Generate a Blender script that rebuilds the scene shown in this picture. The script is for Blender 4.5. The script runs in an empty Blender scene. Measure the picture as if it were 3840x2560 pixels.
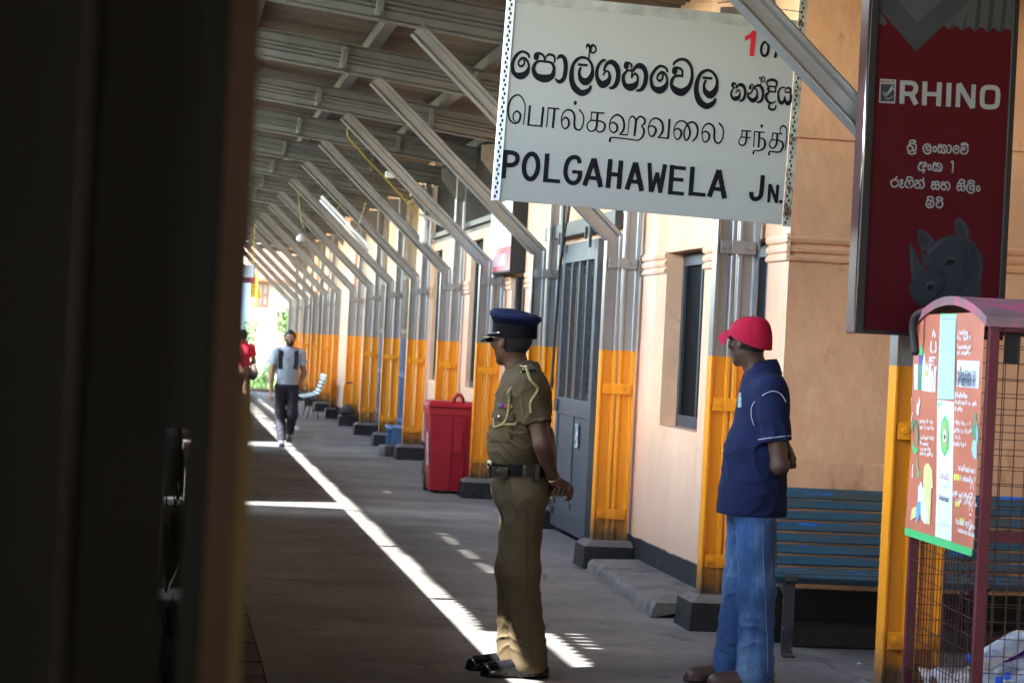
import bpy, bmesh, math, random
import numpy as np
from mathutils import Vector, Matrix
random.seed(7); R_ = math.radians
C = bpy.context.scene.collection
SC = bpy.context.scene

# ------------------------------------------------------------------ camera, world, sun, exposure
cam_d = bpy.data.cameras.new("camera"); cam = bpy.data.objects.new("camera", cam_d); C.objects.link(cam)
cam_d.lens = 85.0; cam_d.sensor_width = 36.0; cam_d.clip_start = 0.05; cam_d.clip_end = 2000
cam_d.dof.use_dof = True; cam_d.dof.focus_distance = 11.6; cam_d.dof.aperture_fstop = 7.2
YAW, PITCH, ROLL = R_(8.1152), R_(0.0366), 0.050
fw = Vector((math.sin(YAW)*math.cos(PITCH), math.cos(YAW)*math.cos(PITCH), math.sin(PITCH)))
r0 = Vector((math.cos(YAW), -math.sin(YAW), 0)); u0 = r0.cross(fw)
rr = r0*math.cos(ROLL)+u0*math.sin(ROLL); uu = -r0*math.sin(ROLL)+u0*math.cos(ROLL)
cam.matrix_world = Matrix(((rr.x, uu.x, -fw.x, 0), (rr.y, uu.y, -fw.y, 0), (rr.z, uu.z, -fw.z, 1.57), (0, 0, 0, 1)))
SC.camera = cam

SUN_DIR = Vector((1.0, 0.40, -1.60)).normalized()          # the way the light travels
SUN_EL = math.asin(-SUN_DIR.z)
wd = bpy.data.worlds.new("World"); SC.world = wd; wd.use_nodes = True
nt = wd.node_tree; bg = nt.nodes["Background"]
sky = nt.nodes.new("ShaderNodeTexSky"); sky.sky_type = 'NISHITA'; sky.sun_disc = False
sky.sun_elevation = SUN_EL; sky.sun_rotation = math.atan2(-SUN_DIR.x, -SUN_DIR.y)
sky.air_density = 1.3; sky.dust_density = 1.0
nt.links.new(sky.outputs[0], bg.inputs[0]); bg.inputs[1].default_value = 0.15
sl = bpy.data.lights.new("sun", 'SUN'); sl.energy = 2.4; sl.angle = R_(0.5); sl.color = (1, 0.97, 0.92)
so = bpy.data.objects.new("sun", sl); C.objects.link(so)
so.rotation_euler = SUN_DIR.to_track_quat('-Z', 'Y').to_euler()
SC.view_settings.view_transform = 'Standard'; SC.view_settings.look = 'None'
SC.view_settings.exposure = 4.2; SC.view_settings.gamma = 1
SC.cycles.use_denoising = True
SC.cycles.max_bounces = 10; SC.cycles.diffuse_bounces = 6; SC.cycles.glossy_bounces = 4
SC.cycles.transparent_max_bounces = 16; SC.cycles.sample_clamp_indirect = 6.0

# ------------------------------------------------------------------ helpers
class MB:
    """collects vertices and faces for one mesh object"""
    def __init__(s): s.v = []; s.f = []; s.m = []
    def add(s, vs, fs, mi=0):
        b = len(s.v); s.v += [tuple(p) for p in vs]
        for f in fs: s.f.append(tuple(b+i for i in f)); s.m.append(mi)
    def box(s, x0, x1, y0, y1, z0, z1, mi=0):
        v = [(x, y, z) for z in (z0, z1) for y in (y0, y1) for x in (x0, x1)]
        s.add(v, [(0, 2, 3, 1), (4, 5, 7, 6), (0, 1, 5, 4), (2, 6, 7, 3), (0, 4, 6, 2), (1, 3, 7, 5)], mi)
    def obox(s, c, ax, ay, az, mi=0):
        c, ax, ay, az = Vector(c), Vector(ax), Vector(ay), Vector(az)
        v = [c+ax*i+ay*j+az*k for k in (-1, 1) for j in (-1, 1) for i in (-1, 1)]
        s.add(v, [(0, 2, 3, 1), (4, 5, 7, 6), (0, 1, 5, 4), (2, 6, 7, 3), (0, 4, 6, 2), (1, 3, 7, 5)], mi)
    def bar(s, a, b, w, h=None, mi=0, up=(0, 0, 1)):
        a, b = Vector(a), Vector(b); d = (b-a); L = d.length; d.normalize()
        x = d.cross(Vector(up))
        if x.length < 1e-4: x = d.cross(Vector((1, 0, 0)))
        x.normalize(); y = x.cross(d); h = w if h is None else h
        s.obox((a+b)/2, d*L/2, x*w/2, y*h/2, mi)
    def tube(s, pts, r, n=8, mi=0, cap=True):
        pts = [Vector(p) for p in pts]; rs = r if isinstance(r, (list, tuple)) else [r]*len(pts)
        rings = []; prev = None
        for i, p in enumerate(pts):
            d = (pts[min(i+1, len(pts)-1)]-pts[max(i-1, 0)])
            d = d.normalized() if d.length > 1e-9 else Vector((0, 0, 1))
            if prev is None:
                x = d.cross(Vector((0, 0, 1)))
                if x.length < 1e-3: x = d.cross(Vector((1, 0, 0)))
            else: x = prev-d*prev.dot(d)
            x.normalize(); prev = x; y = d.cross(x)
            rings.append([p+(x*math.cos(2*math.pi*k/n)+y*math.sin(2*math.pi*k/n))*rs[i] for k in range(n)])
        v = [q for rg in rings for q in rg]
        f = [(i*n+k, i*n+(k+1) % n, (i+1)*n+(k+1) % n, (i+1)*n+k) for i in range(len(pts)-1) for k in range(n)]
        if cap: f += [tuple(range(n-1, -1, -1)), tuple((len(pts)-1)*n+k for k in range(n))]
        s.add(v, f, mi)
    def lathe(s, prof, c=(0, 0, 0), n=20, mi=0, M=None):
        v = []
        for r, z in prof:
            for k in range(n):
                p = Vector((r*math.cos(2*math.pi*k/n), r*math.sin(2*math.pi*k/n), z))
                if M is not None: p = M @ p
                v.append(p+Vector(c))
        f = [(i*n+k, i*n+(k+1) % n, (i+1)*n+(k+1) % n, (i+1)*n+k) for i in range(len(prof)-1) for k in range(n)]
        f += [tuple(range(n-1, -1, -1)), tuple((len(prof)-1)*n+k for k in range(n))]
        s.add(v, f, mi)
    def prism(s, pts, ex, mi=0):
        """pts: polygon (3D points, one plane), ex: extrusion vector"""
        pts = [Vector(p) for p in pts]; ex = Vector(ex); n = len(pts)
        s.add(pts+[p+ex for p in pts], [tuple(range(n-1, -1, -1)), tuple(range(n, 2*n))]+[(i, (i+1) % n, n+(i+1) % n, n+i) for i in range(n)], mi)
    def build(s, name, mats, parent=None, smooth=False, bevel=0, loc=None, recalc=True):
        me = bpy.data.meshes.new(name); me.from_pydata([tuple(p) for p in s.v], [], s.f)
        if not isinstance(mats, (list, tuple)): mats = [mats]
        for m in mats: me.materials.append(m)
        me.polygons.foreach_set("material_index", s.m)
        if recalc:
            bm = bmesh.new(); bm.from_mesh(me); bmesh.ops.recalc_face_normals(bm, faces=bm.faces); bm.to_mesh(me); bm.free()
        if smooth:
            me.polygons.foreach_set("use_smooth", [True]*len(me.polygons))
        o = bpy.data.objects.new(name, me); C.objects.link(o)
        if parent is not None: o.parent = parent
        if loc is not None: o.location = loc
        if bevel:
            b = o.modifiers.new("bevel", 'BEVEL'); b.width = bevel; b.segments = 2; b.limit_method = 'ANGLE'; b.angle_limit = R_(40)
        if smooth == 'auto':
            try: me.set_sharp_from_angle(angle=R_(38))
            except Exception: pass
        return o

def thing(name, label, cat, loc=(0, 0, 0), rz=0.0, group=None):
    o = bpy.data.objects.new(name, None); C.objects.link(o); o.location = loc; o.rotation_euler = (0, 0, rz)
    o.empty_display_size = 0.1
    return tag(o, label, cat, group)
def tag(o, label, cat, group=None):
    o["label"] = label; o["category"] = cat
    if group: o["group"] = group
    return o
def kind(o, k='structure'): o["kind"] = k; return o
def copy_tree(o, parent=None):
    c = o.copy(); C.objects.link(c); c.parent = parent
    for ch in [x for x in bpy.data.objects if x.parent == o]: copy_tree(ch, c)
    return c

# ------------------------------------------------------------------ materials
def _n(nt, t, **kw):
    n = nt.nodes.new(t)
    for k, v in kw.items(): setattr(n, k, v)
    return n
def mat(name, col, rough=0.6, metal=0.0, var=0.15, vscale=3.0, col2=None, c2scale=1.5, c2lo=0.5, c2hi=0.62, bump=0.0, bscale=40.0,
        spec=0.5, stretch=None, alpha=None, trans=0.0, ior=1.45, sheen=0.0, coord='Object', bdetail=4.0, emit=None, rvar=0.0):
    m = bpy.data.materials.new(name); m.use_nodes = True; nt = m.node_tree; b = nt.nodes["Principled BSDF"]
    b.inputs["Roughness"].default_value = rough; b.inputs["Metallic"].default_value = metal
    b.inputs["Specular IOR Level"].default_value = spec; b.inputs["IOR"].default_value = ior
    if trans: b.inputs["Transmission Weight"].default_value = trans
    if sheen: b.inputs["Sheen Weight"].default_value = sheen
    if alpha is not None: b.inputs["Alpha"].default_value = alpha
    if emit: b.inputs["Emission Color"].default_value = (*emit[0], 1); b.inputs["Emission Strength"].default_value = emit[1]
    src = _n(nt, "ShaderNodeNewGeometry").outputs["Position"]
    if stretch:
        mp = _n(nt, "ShaderNodeMapping"); mp.inputs["Scale"].default_value = stretch; nt.links.new(src, mp.inputs[0]); src = mp.outputs[0]
    out = None
    if var or col2:
        nz = _n(nt, "ShaderNodeTexNoise"); nz.inputs["Scale"].default_value = vscale; nz.inputs["Detail"].default_value = 6; nz.inputs["Roughness"].default_value = 0.62
        nt.links.new(src, nz.inputs["Vector"])
        mx = _n(nt, "ShaderNodeMix", data_type='RGBA')
        lo = tuple(max(0, c*(1-var)) for c in col); hi = tuple(min(1, c*(1+var)) for c in col)
        mx.inputs[6].default_value = (*lo, 1); mx.inputs[7].default_value = (*hi, 1)
        rp = _n(nt, "ShaderNodeMapRange"); rp.inputs[1].default_value = 0.3; rp.inputs[2].default_value = 0.7
        nt.links.new(nz.outputs["Fac"], rp.inputs[0]); nt.links.new(rp.outputs[0], mx.inputs[0]); out = mx.outputs[2]
        if rvar:
            rr_ = _n(nt, "ShaderNodeMapRange"); rr_.inputs[1].default_value = 0.3; rr_.inputs[2].default_value = 0.7
            rr_.inputs[3].default_value = max(0.02, rough-rvar); rr_.inputs[4].default_value = min(1, rough+rvar)
            nt.links.new(nz.outputs["Fac"], rr_.inputs[0]); nt.links.new(rr_.outputs[0], b.inputs["Roughness"])
    if col2:
        n2 = _n(nt, "ShaderNodeTexNoise"); n2.inputs["Scale"].default_value = c2scale; n2.inputs["Detail"].default_value = 8; n2.inputs["Roughness"].default_value = 0.7
        nt.links.new(src, n2.inputs["Vector"])
        r2 = _n(nt, "ShaderNodeMapRange"); r2.inputs[1].default_value = c2lo; r2.inputs[2].default_value = c2hi
        nt.links.new(n2.outputs["Fac"], r2.inputs[0])
        m2 = _n(nt, "ShaderNodeMix", data_type='RGBA'); nt.links.new(r2.outputs[0], m2.inputs[0]); nt.links.new(out, m2.inputs[6])
        m2.inputs[7].default_value = (*col2, 1); out = m2.outputs[2]
    if out is not None: nt.links.new(out, b.inputs["Base Color"])
    else: b.inputs["Base Color"].default_value = (*col, 1)
    if bump:
        n3 = _n(nt, "ShaderNodeTexNoise"); n3.inputs["Scale"].default_value = bscale; n3.inputs["Detail"].default_value = bdetail
        nt.links.new(src, n3.inputs["Vector"])
        bp = _n(nt, "ShaderNodeBump"); bp.inputs["Strength"].default_value = 1.0; bp.inputs["Distance"].default_value = bump
        nt.links.new(n3.outputs["Fac"], bp.inputs["Height"]); nt.links.new(bp.outputs[0], b.inputs["Normal"])
    return m
def base_color_socket(m):
    b = m.node_tree.nodes["Principled BSDF"]; s = b.inputs["Base Color"]
    return s.links[0].from_socket if s.links else None
def overlay(m, col, axis=2, lo=0.0, hi=0.1, nscale=6.0, namp=0.1, coord='Object', rough=None):
    """real paint band / grime band: mixes col in below a height (with a ragged edge)"""
    nt = m.node_tree; b = nt.nodes["Principled BSDF"]
    gp = _n(nt, "ShaderNodeNewGeometry").outputs["Position"]; sp = _n(nt, "ShaderNodeSeparateXYZ"); nt.links.new(gp, sp.inputs[0])
    nz = _n(nt, "ShaderNodeTexNoise"); nz.inputs["Scale"].default_value = nscale; nz.inputs["Detail"].default_value = 6; nt.links.new(gp, nz.inputs["Vector"])
    ma = _n(nt, "ShaderNodeMath", operation='MULTIPLY_ADD'); ma.inputs[1].default_value = namp; nt.links.new(nz.outputs["Fac"], ma.inputs[0]); nt.links.new(sp.outputs[axis], ma.inputs[2])
    mr = _n(nt, "ShaderNodeMapRange"); mr.inputs[1].default_value = lo+namp*.5; mr.inputs[2].default_value = hi+namp*.5; mr.inputs[3].default_value = 1; mr.inputs[4].default_value = 0
    nt.links.new(ma.outputs[0], mr.inputs[0])
    mx = _n(nt, "ShaderNodeMix", data_type='RGBA'); nt.links.new(mr.outputs[0], mx.inputs[0])
    s = base_color_socket(m)
    if s: nt.links.new(s, mx.inputs[6])
    else: mx.inputs[6].default_value = b.inputs["Base Color"].default_value
    mx.inputs[7].default_value = (*col, 1); nt.links.new(mx.outputs[2], b.inputs["Base Color"])
    return mr.outputs[0]
def scratches(m, col, scale=30.0, lo=0.66, hi=0.7, stretch=(1, 1, 1)):
    nt = m.node_tree; b = nt.nodes["Principled BSDF"]
    mp = _n(nt, "ShaderNodeMapping"); mp.inputs["Scale"].default_value = stretch; nt.links.new(_n(nt, "ShaderNodeNewGeometry").outputs["Position"], mp.inputs[0])
    nz = _n(nt, "ShaderNodeTexNoise"); nz.inputs["Scale"].default_value = scale; nz.inputs["Detail"].default_value = 5; nz.inputs["Roughness"].default_value = 0.65
    nt.links.new(mp.outputs[0], nz.inputs["Vector"])
    mr = _n(nt, "ShaderNodeMapRange"); mr.inputs[1].default_value = lo; mr.inputs[2].default_value = hi; nt.links.new(nz.outputs["Fac"], mr.inputs[0])
    mx = _n(nt, "ShaderNodeMix", data_type='RGBA'); nt.links.new(mr.outputs[0], mx.inputs[0]); s = base_color_socket(m)
    if s: nt.links.new(s, mx.inputs[6])
    else: mx.inputs[6].default_value = b.inputs["Base Color"].default_value
    mx.inputs[7].default_value = (*col, 1); nt.links.new(mx.outputs[2], b.inputs["Base Color"])
    return m

M = {}
M['wall'] = mat('peach_plaster', (.74, .435, .265), .8, var=.10, vscale=2.5, bump=.006, bscale=15, bdetail=8, stretch=(1, 1, .7))
scratches(M['wall'], (.80, .60, .45), 1.6, .5, .78, (1, 1, .4))
scratches(M['wall'], (.56, .27, .13), 1.1, .56, .8, (1, 1, .6))
scratches(M['wall'], (.42, .24, .15), 7, .70, .76)
scratches(M['wall'], (.50, .25, .13), 5, .68, .74, (1, 1, .5))
M['wall_shaded'] = mat('shaded_orange_plaster', (.68, .36, .195), .82, var=.14, vscale=2.2, bump=.008, bscale=14, bdetail=8, stretch=(1, 1, .75))  # wall plaster coloured deeper and darker for the shade on the recess face
scratches(M['wall_shaded'], (.74, .44, .25), 2.6, .54, .76)
scratches(M['wall_shaded'], (.40, .17, .07), 4, .62, .76, (1, 1, .5))
overlay(M['wall_shaded'], (.008, .008, .009), lo=.30, hi=.31, nscale=5, namp=.03)
overlay(M['wall'], (.56, .36, .23), lo=.25, hi=1.2, nscale=3, namp=.5)
overlay(M['wall'], (.007, .0075, .008), lo=.235, hi=.245, nscale=5, namp=.03)
M['floor'] = mat('platform_asphalt', (.112, .108, .102), .82, var=.5, vscale=.8, col2=(.18, .174, .163), c2scale=.9, c2lo=.5, c2hi=.68, bump=.004, bscale=26, bdetail=8)
scratches(M['floor'], (.035, .03, .028), 3.0, .64, .7, (1, 2.2, 1))
scratches(M['floor'], (.045, .04, .036), 34, .66, .72, (1, 1, 1))
def cracks(m, scale, col, width, coord='Object', warp=.12):
    nt = m.node_tree; b = nt.nodes["Principled BSDF"]; tc = _n(nt, "ShaderNodeTexCoord")
    nz = _n(nt, "ShaderNodeTexNoise"); nz.inputs["Scale"].default_value = 2.2; nz.inputs["Detail"].default_value = 6; nt.links.new(tc.outputs[coord], nz.inputs["Vector"])
    mx0 = _n(nt, "ShaderNodeMix", data_type='RGBA', blend_type='ADD'); mx0.inputs[0].default_value = warp*3; nt.links.new(tc.outputs[coord], mx0.inputs[6]); nt.links.new(nz.outputs["Color"], mx0.inputs[7])
    vo = _n(nt, "ShaderNodeTexVoronoi", feature='DISTANCE_TO_EDGE'); vo.inputs["Scale"].default_value = scale; nt.links.new(mx0.outputs[2], vo.inputs["Vector"])
    mr = _n(nt, "ShaderNodeMapRange"); mr.inputs[1].default_value = 0; mr.inputs[2].default_value = width; mr.inputs[3].default_value = .75; mr.inputs[4].default_value = 0; nt.links.new(vo.outputs["Distance"], mr.inputs[0])
    n2 = _n(nt, "ShaderNodeTexNoise"); n2.inputs["Scale"].default_value = .9; nt.links.new(tc.outputs[coord], n2.inputs["Vector"])
    r2 = _n(nt, "ShaderNodeMapRange"); r2.inputs[1].default_value = .45; r2.inputs[2].default_value = .6; nt.links.new(n2.outputs["Fac"], r2.inputs[0])
    mu = _n(nt, "ShaderNodeMath", operation='MULTIPLY'); nt.links.new(mr.outputs[0], mu.inputs[0]); nt.links.new(r2.outputs[0], mu.inputs[1])
    mx = _n(nt, "ShaderNodeMix", data_type='RGBA'); nt.links.new(mu.outputs[0], mx.inputs[0]); nt.links.new(base_color_socket(m), mx.inputs[6]); mx.inputs[7].default_value = (*col, 1); nt.links.new(mx.outputs[2], b.inputs["Base Color"])
cracks(M['floor'], .55, (.018, .016, .014), .012)
scratches(M['floor'], (.15, .14, .125), 1.7, .62, .75, (1, 1.6, 1))
cracks(M['wall'], .9, (.42, .22, .12), .0025)
M['concrete'] = mat('worn_concrete', (.13, .12, .108), .85, var=.25, vscale=5, bump=.006, bscale=30, col2=(.06, .058, .053), c2scale=3)
M['plinth'] = mat('black_painted_plinth', (.009, .010, .012), .45, var=.3, vscale=6, bump=.006, bscale=22, col2=(.05, .05, .05), c2scale=8, c2lo=.64, c2hi=.72)
M['plinthtop'] = mat('dusty_plinth_top', (.11, .1, .09), .85, var=.3, vscale=8, bump=.006, bscale=30)
M['dark'] = mat('charcoal_paint', (.035, .038, .042), .5, var=.2, vscale=6)
M['greydoor'] = scratches(mat('grey_door_paint', (.055, .060, .067), .5, var=.2, vscale=3, stretch=(3, 3, .4), bump=.002, bscale=20), (.55, .56, .57), 16, .69, .72, (1, 1, .35))
M['black'] = mat('matt_black', (.008, .008, .009), .6, var=0)
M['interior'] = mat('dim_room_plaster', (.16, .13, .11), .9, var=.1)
M['rail'] = mat('aluminium_rail_paint', (.43, .42, .42), .36, metal=.55, var=.12, vscale=5, bump=.0016, bscale=60, spec=.6, rvar=.06)
overlay(M['rail'], (.28, .22, .18), lo=-2, hi=-1)
scratches(M['rail'], (.2, .15, .12), 9, .66, .74, (1, 1, .6))
M['silver'] = mat('aluminium_beam_paint', (.20, .20, .20), .38, metal=.7, var=.12, vscale=4, bump=.002, bscale=40, col2=(.13, .118, .105), c2scale=2.5, c2lo=.55, c2hi=.7)
M['yellow'] = None
def two_tone():
    m = mat('two_tone_rail_paint', (.30, .295, .30), .38, metal=.72, var=.10, vscale=3, bump=.0004, bscale=30, spec=.6, rvar=.06)
    f = overlay(m, (.80, .29, .004), lo=1.553, hi=1.557, nscale=9, namp=.012)
    nt = m.node_tree; b = nt.nodes["Principled BSDF"]
    mr = _n(nt, "ShaderNodeMapRange"); mr.inputs[3].default_value = .72; mr.inputs[4].default_value = 0.0
    nt.links.new(f, mr.inputs[0]); nt.links.new(mr.outputs[0], b.inputs["Metallic"])
    scratches(m, (.16, .07, .02), 7, .72, .75)
    scratches(m, (.55, .50, .45), 9, .745, .77)
    return m
M['post'] = two_tone(); overlay(M['post'], (.10, .06, .03), lo=.2, hi=.42, nscale=14, namp=.25)
M['roof'] = mat('asbestos_sheet', (.145, .118, .096), .85, var=.35, vscale=1.6, stretch=(.35, 3.5, 1), col2=(.08, .062, .05), c2scale=1.4, c2lo=.5, c2hi=.7)
M['woodbrown'] = mat('brown_lattice_paint', (.22, .12, .055), .7, var=.25, vscale=4, stretch=(6, 6, .5))
M['blue'] = mat('blue_door_paint', (.06, .14, .27), .5, var=.2, vscale=4)
M['mesh'] = mat('wire_mesh_steel', (.05, .045, .045), .5, metal=.4, var=0)
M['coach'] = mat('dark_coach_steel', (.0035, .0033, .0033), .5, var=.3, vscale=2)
# ------------------------------------------------------------------ setting: ground, platform
WX, WY = 3.36, 12.95            # station wall plane (facing the track) and corner
YP = [10.02+3.535*k for k in range(16)]
g = MB(); g.add([(-900, -900, -.82), (900, -900, -.82), (900, 1500, -.82), (-900, 1500, -.82)], [(0, 1, 2, 3)])
kind(g.build('ground', scratches(mat('dry_grass_ground', (.19, .17, .09), .95, var=.3, vscale=.4, col2=(.08, .12, .03), c2scale=.3), (.25, .22, .16), 2, .6, .7)))
p = MB(); p.box(.52, 14, -48, 62, -.8, 0); kind(p.build('platform', M['floor']))
k_ = MB()
for i in range(int(76/.24)):
    y = -14+i*.24; j = random.uniform(-.012, .012); k_.box(.30+j, .512, y+.006, y+.234, -.1, random.uniform(.002, .014))
k_.box(.34, .515, -48, 62, -.8, -.104)
kind(k_.build('platform_kerb', mat('old_brick_coping', (.07, .05, .038), .9, var=.4, vscale=4, bump=.006, bscale=30)))
tb = MB(); tb.add([(-3.4, -50, -.79), (.33, -50, -.79), (.33, 90, -.79), (-3.4, 90, -.79)], [(0, 1, 2, 3)])
kind(tb.build('track_bed', mat('oily_ballast', (.005, .0045, .004), .9, var=.5, vscale=18, bump=.03, bscale=22)))
w = MB()
for i in range(45):
    y = random.uniform(9, 34); x = random.uniform(.05, .3); h = random.uniform(.05, .28); a = random.uniform(0, 6.28); z = random.uniform(-.79, -.3) if x > .22 else -.79
    for q in range(4):
        aa = a+q*1.6; d = Vector((math.cos(aa), math.sin(aa), 0)); s = Vector((-d.y, d.x, 0))*.012
        b = Vector((x, y, z)); w.add([b-s, b+s, b+d*h*.5+Vector((0, 0, h))], [(0, 1, 2)])
kind(w.build('weeds', mat('track_weeds', (.025, .035, .012), .7, var=.4, vscale=9), recalc=False), 'stuff')

# raised worn ledge along the wall foot between the posts
def ledge(y0, y1, xf):
    m = MB(); n = 26; pts = []
    for i in range(n+1):
        y = y0+(y1-y0)*i/n; pts.append((xf(y)+random.uniform(-.008, .008)+.015*math.sin(i*.9), y))
    v = []
    for x, y in pts: v += [(x-.012, y, 0), (x+random.uniform(-.008, .008), y, .06), (x+.022, y, .086+random.uniform(-.006, .004)), (WX, y, .092)]
    f = [(4*i+k, 4*i+k+1, 4*i+5+k, 4*i+4+k) for i in range(n) for k in range(3)]
    f += [(0, 1, 2, 3), (4*n+3, 4*n+2, 4*n+1, 4*n)]
    m.add(v, f); return m
lm = ledge(13.95, 16.75, lambda y: 2.90+.12*(y-13.95)/2.8)
kind(lm.build('wall_foot_pavement', M['concrete']))

# ------------------------------------------------------------------ station building
bld = thing('station_building', 'long peach plastered station building with dark windows behind the steel posts', 'building', (WX, WY, 0))
def L(x, y, z): return (x-WX, y-WY, z)
def wall_x(mb, X, th, y0, y1, z0, z1, holes):
    """wall in the plane x=X (front faces -x), th thick, with rectangular holes (ya,yb,za,zb)"""
    ys = sorted({y0, y1} | {h[0] for h in holes} | {h[1] for h in holes}); zs = sorted({z0, z1} | {h[2] for h in holes} | {h[3] for h in holes})
    for i in range(len(ys)-1):
        for j in range(len(zs)-1):
            yc, zc = (ys[i]+ys[i+1])/2, (zs[j]+zs[j+1])/2
            if any(h[0] < yc < h[1] and h[2] < zc < h[3] for h in holes): continue
            for x in (X, X+th):
                mb.add([L(x, ys[i], zs[j]), L(x, ys[i+1], zs[j]), L(x, ys[i+1], zs[j+1]), L(x, ys[i], zs[j+1])], [(0, 1, 2, 3)])
    for a, b, c, d in holes:
        for q in ([(X, a, c), (X+th, a, c), (X+th, a, d), (X, a, d)], [(X, b, c), (X, b, d), (X+th, b, d), (X+th, b, c)],
                  [(X, a, c), (X, b, c), (X+th, b, c), (X+th, a, c)], [(X, a, d), (X+th, a, d), (X+th, b, d), (X, b, d)]):
            mb.add([L(*t) for t in q], [(0, 1, 2, 3)])
WINS = [(13.41, 14.35, 1.06, 2.24), (15.05, 16.23, 1.06, 2.24), (18.35, 20.75, 1.09, 2.27), (22.85, 23.75, 1.0, 2.24)]
TALL = [(26.15, 27.15, 1.05, 2.70), (30.1, 31.0, 1.05, 2.70), (25.1, 31.5, 2.80, 3.95)]
GATES = [(33.3, 36.3, .05, 3.6), (37.8, 39.8, .05, 3.6), (47, 48.4, .05, 2.6)]
FARW = [(51.5, 52.5, 1.06, 2.5), (55, 56, 1.06, 2.4)]
wm = MB(); holes = WINS+TALL+GATES+FARW
wall_x(wm, WX, .34, WY, 64, -.02, 4.5, holes)
# facing wall (recess), end wall, back, roof slab so the rooms stay dark
def yquad(x0, x1, Y, z0, z1): wm.add([L(x0, Y, z0), L(x1, Y, z0), L(x1, Y, z1), L(x0, Y, z1)], [(0, 1, 2, 3)])
yquad(WX, 9, 64, -.02, 4.5)
wm.add([L(9, WY, -.02), L(9, 64, -.02), L(9, 64, 4.5), L(9, WY, 4.5)], [(0, 1, 2, 3)])
wm.add([L(7.6, -48, -.02), L(7.6, WY, -.02), L(7.6, WY, 4.55), L(7.6, -48, 4.55)], [(0, 1, 2, 3)])
wm.build('wall', M['wall'], bld, recalc=False)
q_ = MB(); q_.add([L(WX, WY, -.02), L(9, WY, -.02), L(9, WY, 4.5), L(WX, WY, 4.5)], [(0, 1, 2, 3)]); q_.build('recess_wall', M['wall_shaded'], bld, recalc=False)
pm = MB()
for (Y, x0, yl) in ((42.4, 3.19, 3.4), (49.4, 3.19, 1.2), (53.4, 3.19, 1.0)):          # projecting pilasters further along
    pm = MB(); pm.box(x0-WX, -.003, Y-WY, Y+yl-WY, 0, 4.4); pm.build('pilaster', M['wall'], bld, bevel=.01)
rm = MB(); rm.add([L(WX+.36, WY+.1, 4.45), L(9, WY+.1, 4.45), L(9, 64, 4.45), L(WX+.36, 64, 4.45)], [(0, 1, 2, 3)])
rm.add([L(WX+.36, WY+.1, .01), L(9, WY+.1, .01), L(9, 64, .01), L(WX+.36, 64, .01)], [(0, 1, 2, 3)])
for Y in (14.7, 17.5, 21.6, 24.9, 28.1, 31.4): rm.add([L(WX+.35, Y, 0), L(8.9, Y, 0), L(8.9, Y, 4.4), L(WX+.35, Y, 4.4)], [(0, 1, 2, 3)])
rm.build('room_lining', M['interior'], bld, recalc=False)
# moulded string course: three ribs round the corner, interrupted at the openings
cm = MB()
segs = []; y = WY
for a, b, c, d in sorted(WINS+TALL+GATES+FARW):
    if d > 2.1 and c < 2.12: segs.append((y, a)); y = b
segs.append((y, 63.9))
PROF = [(2.095, .0), (2.102, .016), (2.118, .02), (2.132, .012), (2.139, .001), (2.143, .001), (2.150, .015), (2.168, .02), (2.184, .012), (2.190, .001), (2.194, .001), (2.202, .016), (2.222, .023), (2.240, .016), (2.250, 0)]
def rib_y(y0, y1):
    v = [];
    for yy in (y0, y1):
        for z, d in PROF: v.append(L(WX-d-.001, yy, z))
    n = len(PROF); cm.add(v, [(i, i+1, n+i+1, n+i) for i in range(n-1)]+[tuple(range(n)), tuple(range(2*n-1, n-1, -1))])
for a, b in segs:
    if b-a > .05: cm = MB(); rib_y(a-(.02 if a == WY else 0), b); cm.build('string_course', M['wall'], bld)
cm = MB()
v = []
for xx in (WX-.02, 8.9):
    for z, d in PROF: v.append(L(xx, WY-d-.001, z))
n = len(PROF); cm.add(v, [(i, i+1, n+i+1, n+i) for i in range(n-1)])
cm.build('string_course', M['wall_shaded'], bld, smooth=False)
# shallow steps in the plaster: dado below z=1.0 and frieze above 2.76 (stand proud by a centimetre)
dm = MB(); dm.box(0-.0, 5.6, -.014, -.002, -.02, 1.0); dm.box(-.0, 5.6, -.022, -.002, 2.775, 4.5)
dm.build('plaster_band', M['wall_shaded'], bld, bevel=.005)

sm = MB(); sm.box(.05, 5.6, -.19, -.024, 0, .13); sm.build('plinth_step', M['plinth'], bld, bevel=.012)
def window(Y0, Y1, z0, z1, bars=1, inset=.11, frame='dark', mesh=False):
    f = MB(); X = WX+inset
    t = .06
    f.box(X-WX, X+.05-WX, Y0-WY+.002, Y0+t-WY, z0+.002, z1-.002); f.box(X-WX, X+.05-WX, Y1-t-WY, Y1-WY-.002, z0+.002, z1-.002)
    f.box(X-WX, X+.05-WX, Y0+t-WY, Y1-t-WY, z0+.002, z0+t+.02); f.box(X-WX, X+.05-WX, Y0+t-WY, Y1-t-WY, z1-t-.03, z1-.002)
    for i in range(bars):
        yy = Y0+(Y1-Y0)*(i+1)/(bars+1); f.box(X+.004-WX, X+.04-WX, yy-.02-WY, yy+.02-WY, z0+t+.02, z1-t-.03)
    o = f.build('window', M[frame], bld, bevel=.004)
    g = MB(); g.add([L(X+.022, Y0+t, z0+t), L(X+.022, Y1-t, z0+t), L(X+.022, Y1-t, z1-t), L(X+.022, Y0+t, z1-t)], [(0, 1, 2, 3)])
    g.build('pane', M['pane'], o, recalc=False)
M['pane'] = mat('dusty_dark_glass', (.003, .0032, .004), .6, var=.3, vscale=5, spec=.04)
window(*WINS[0]); window(*WINS[1]); window(*WINS[2], bars=2, inset=.2); window(*WINS[3], bars=0)
for w_ in FARW: window(*w_)
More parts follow.
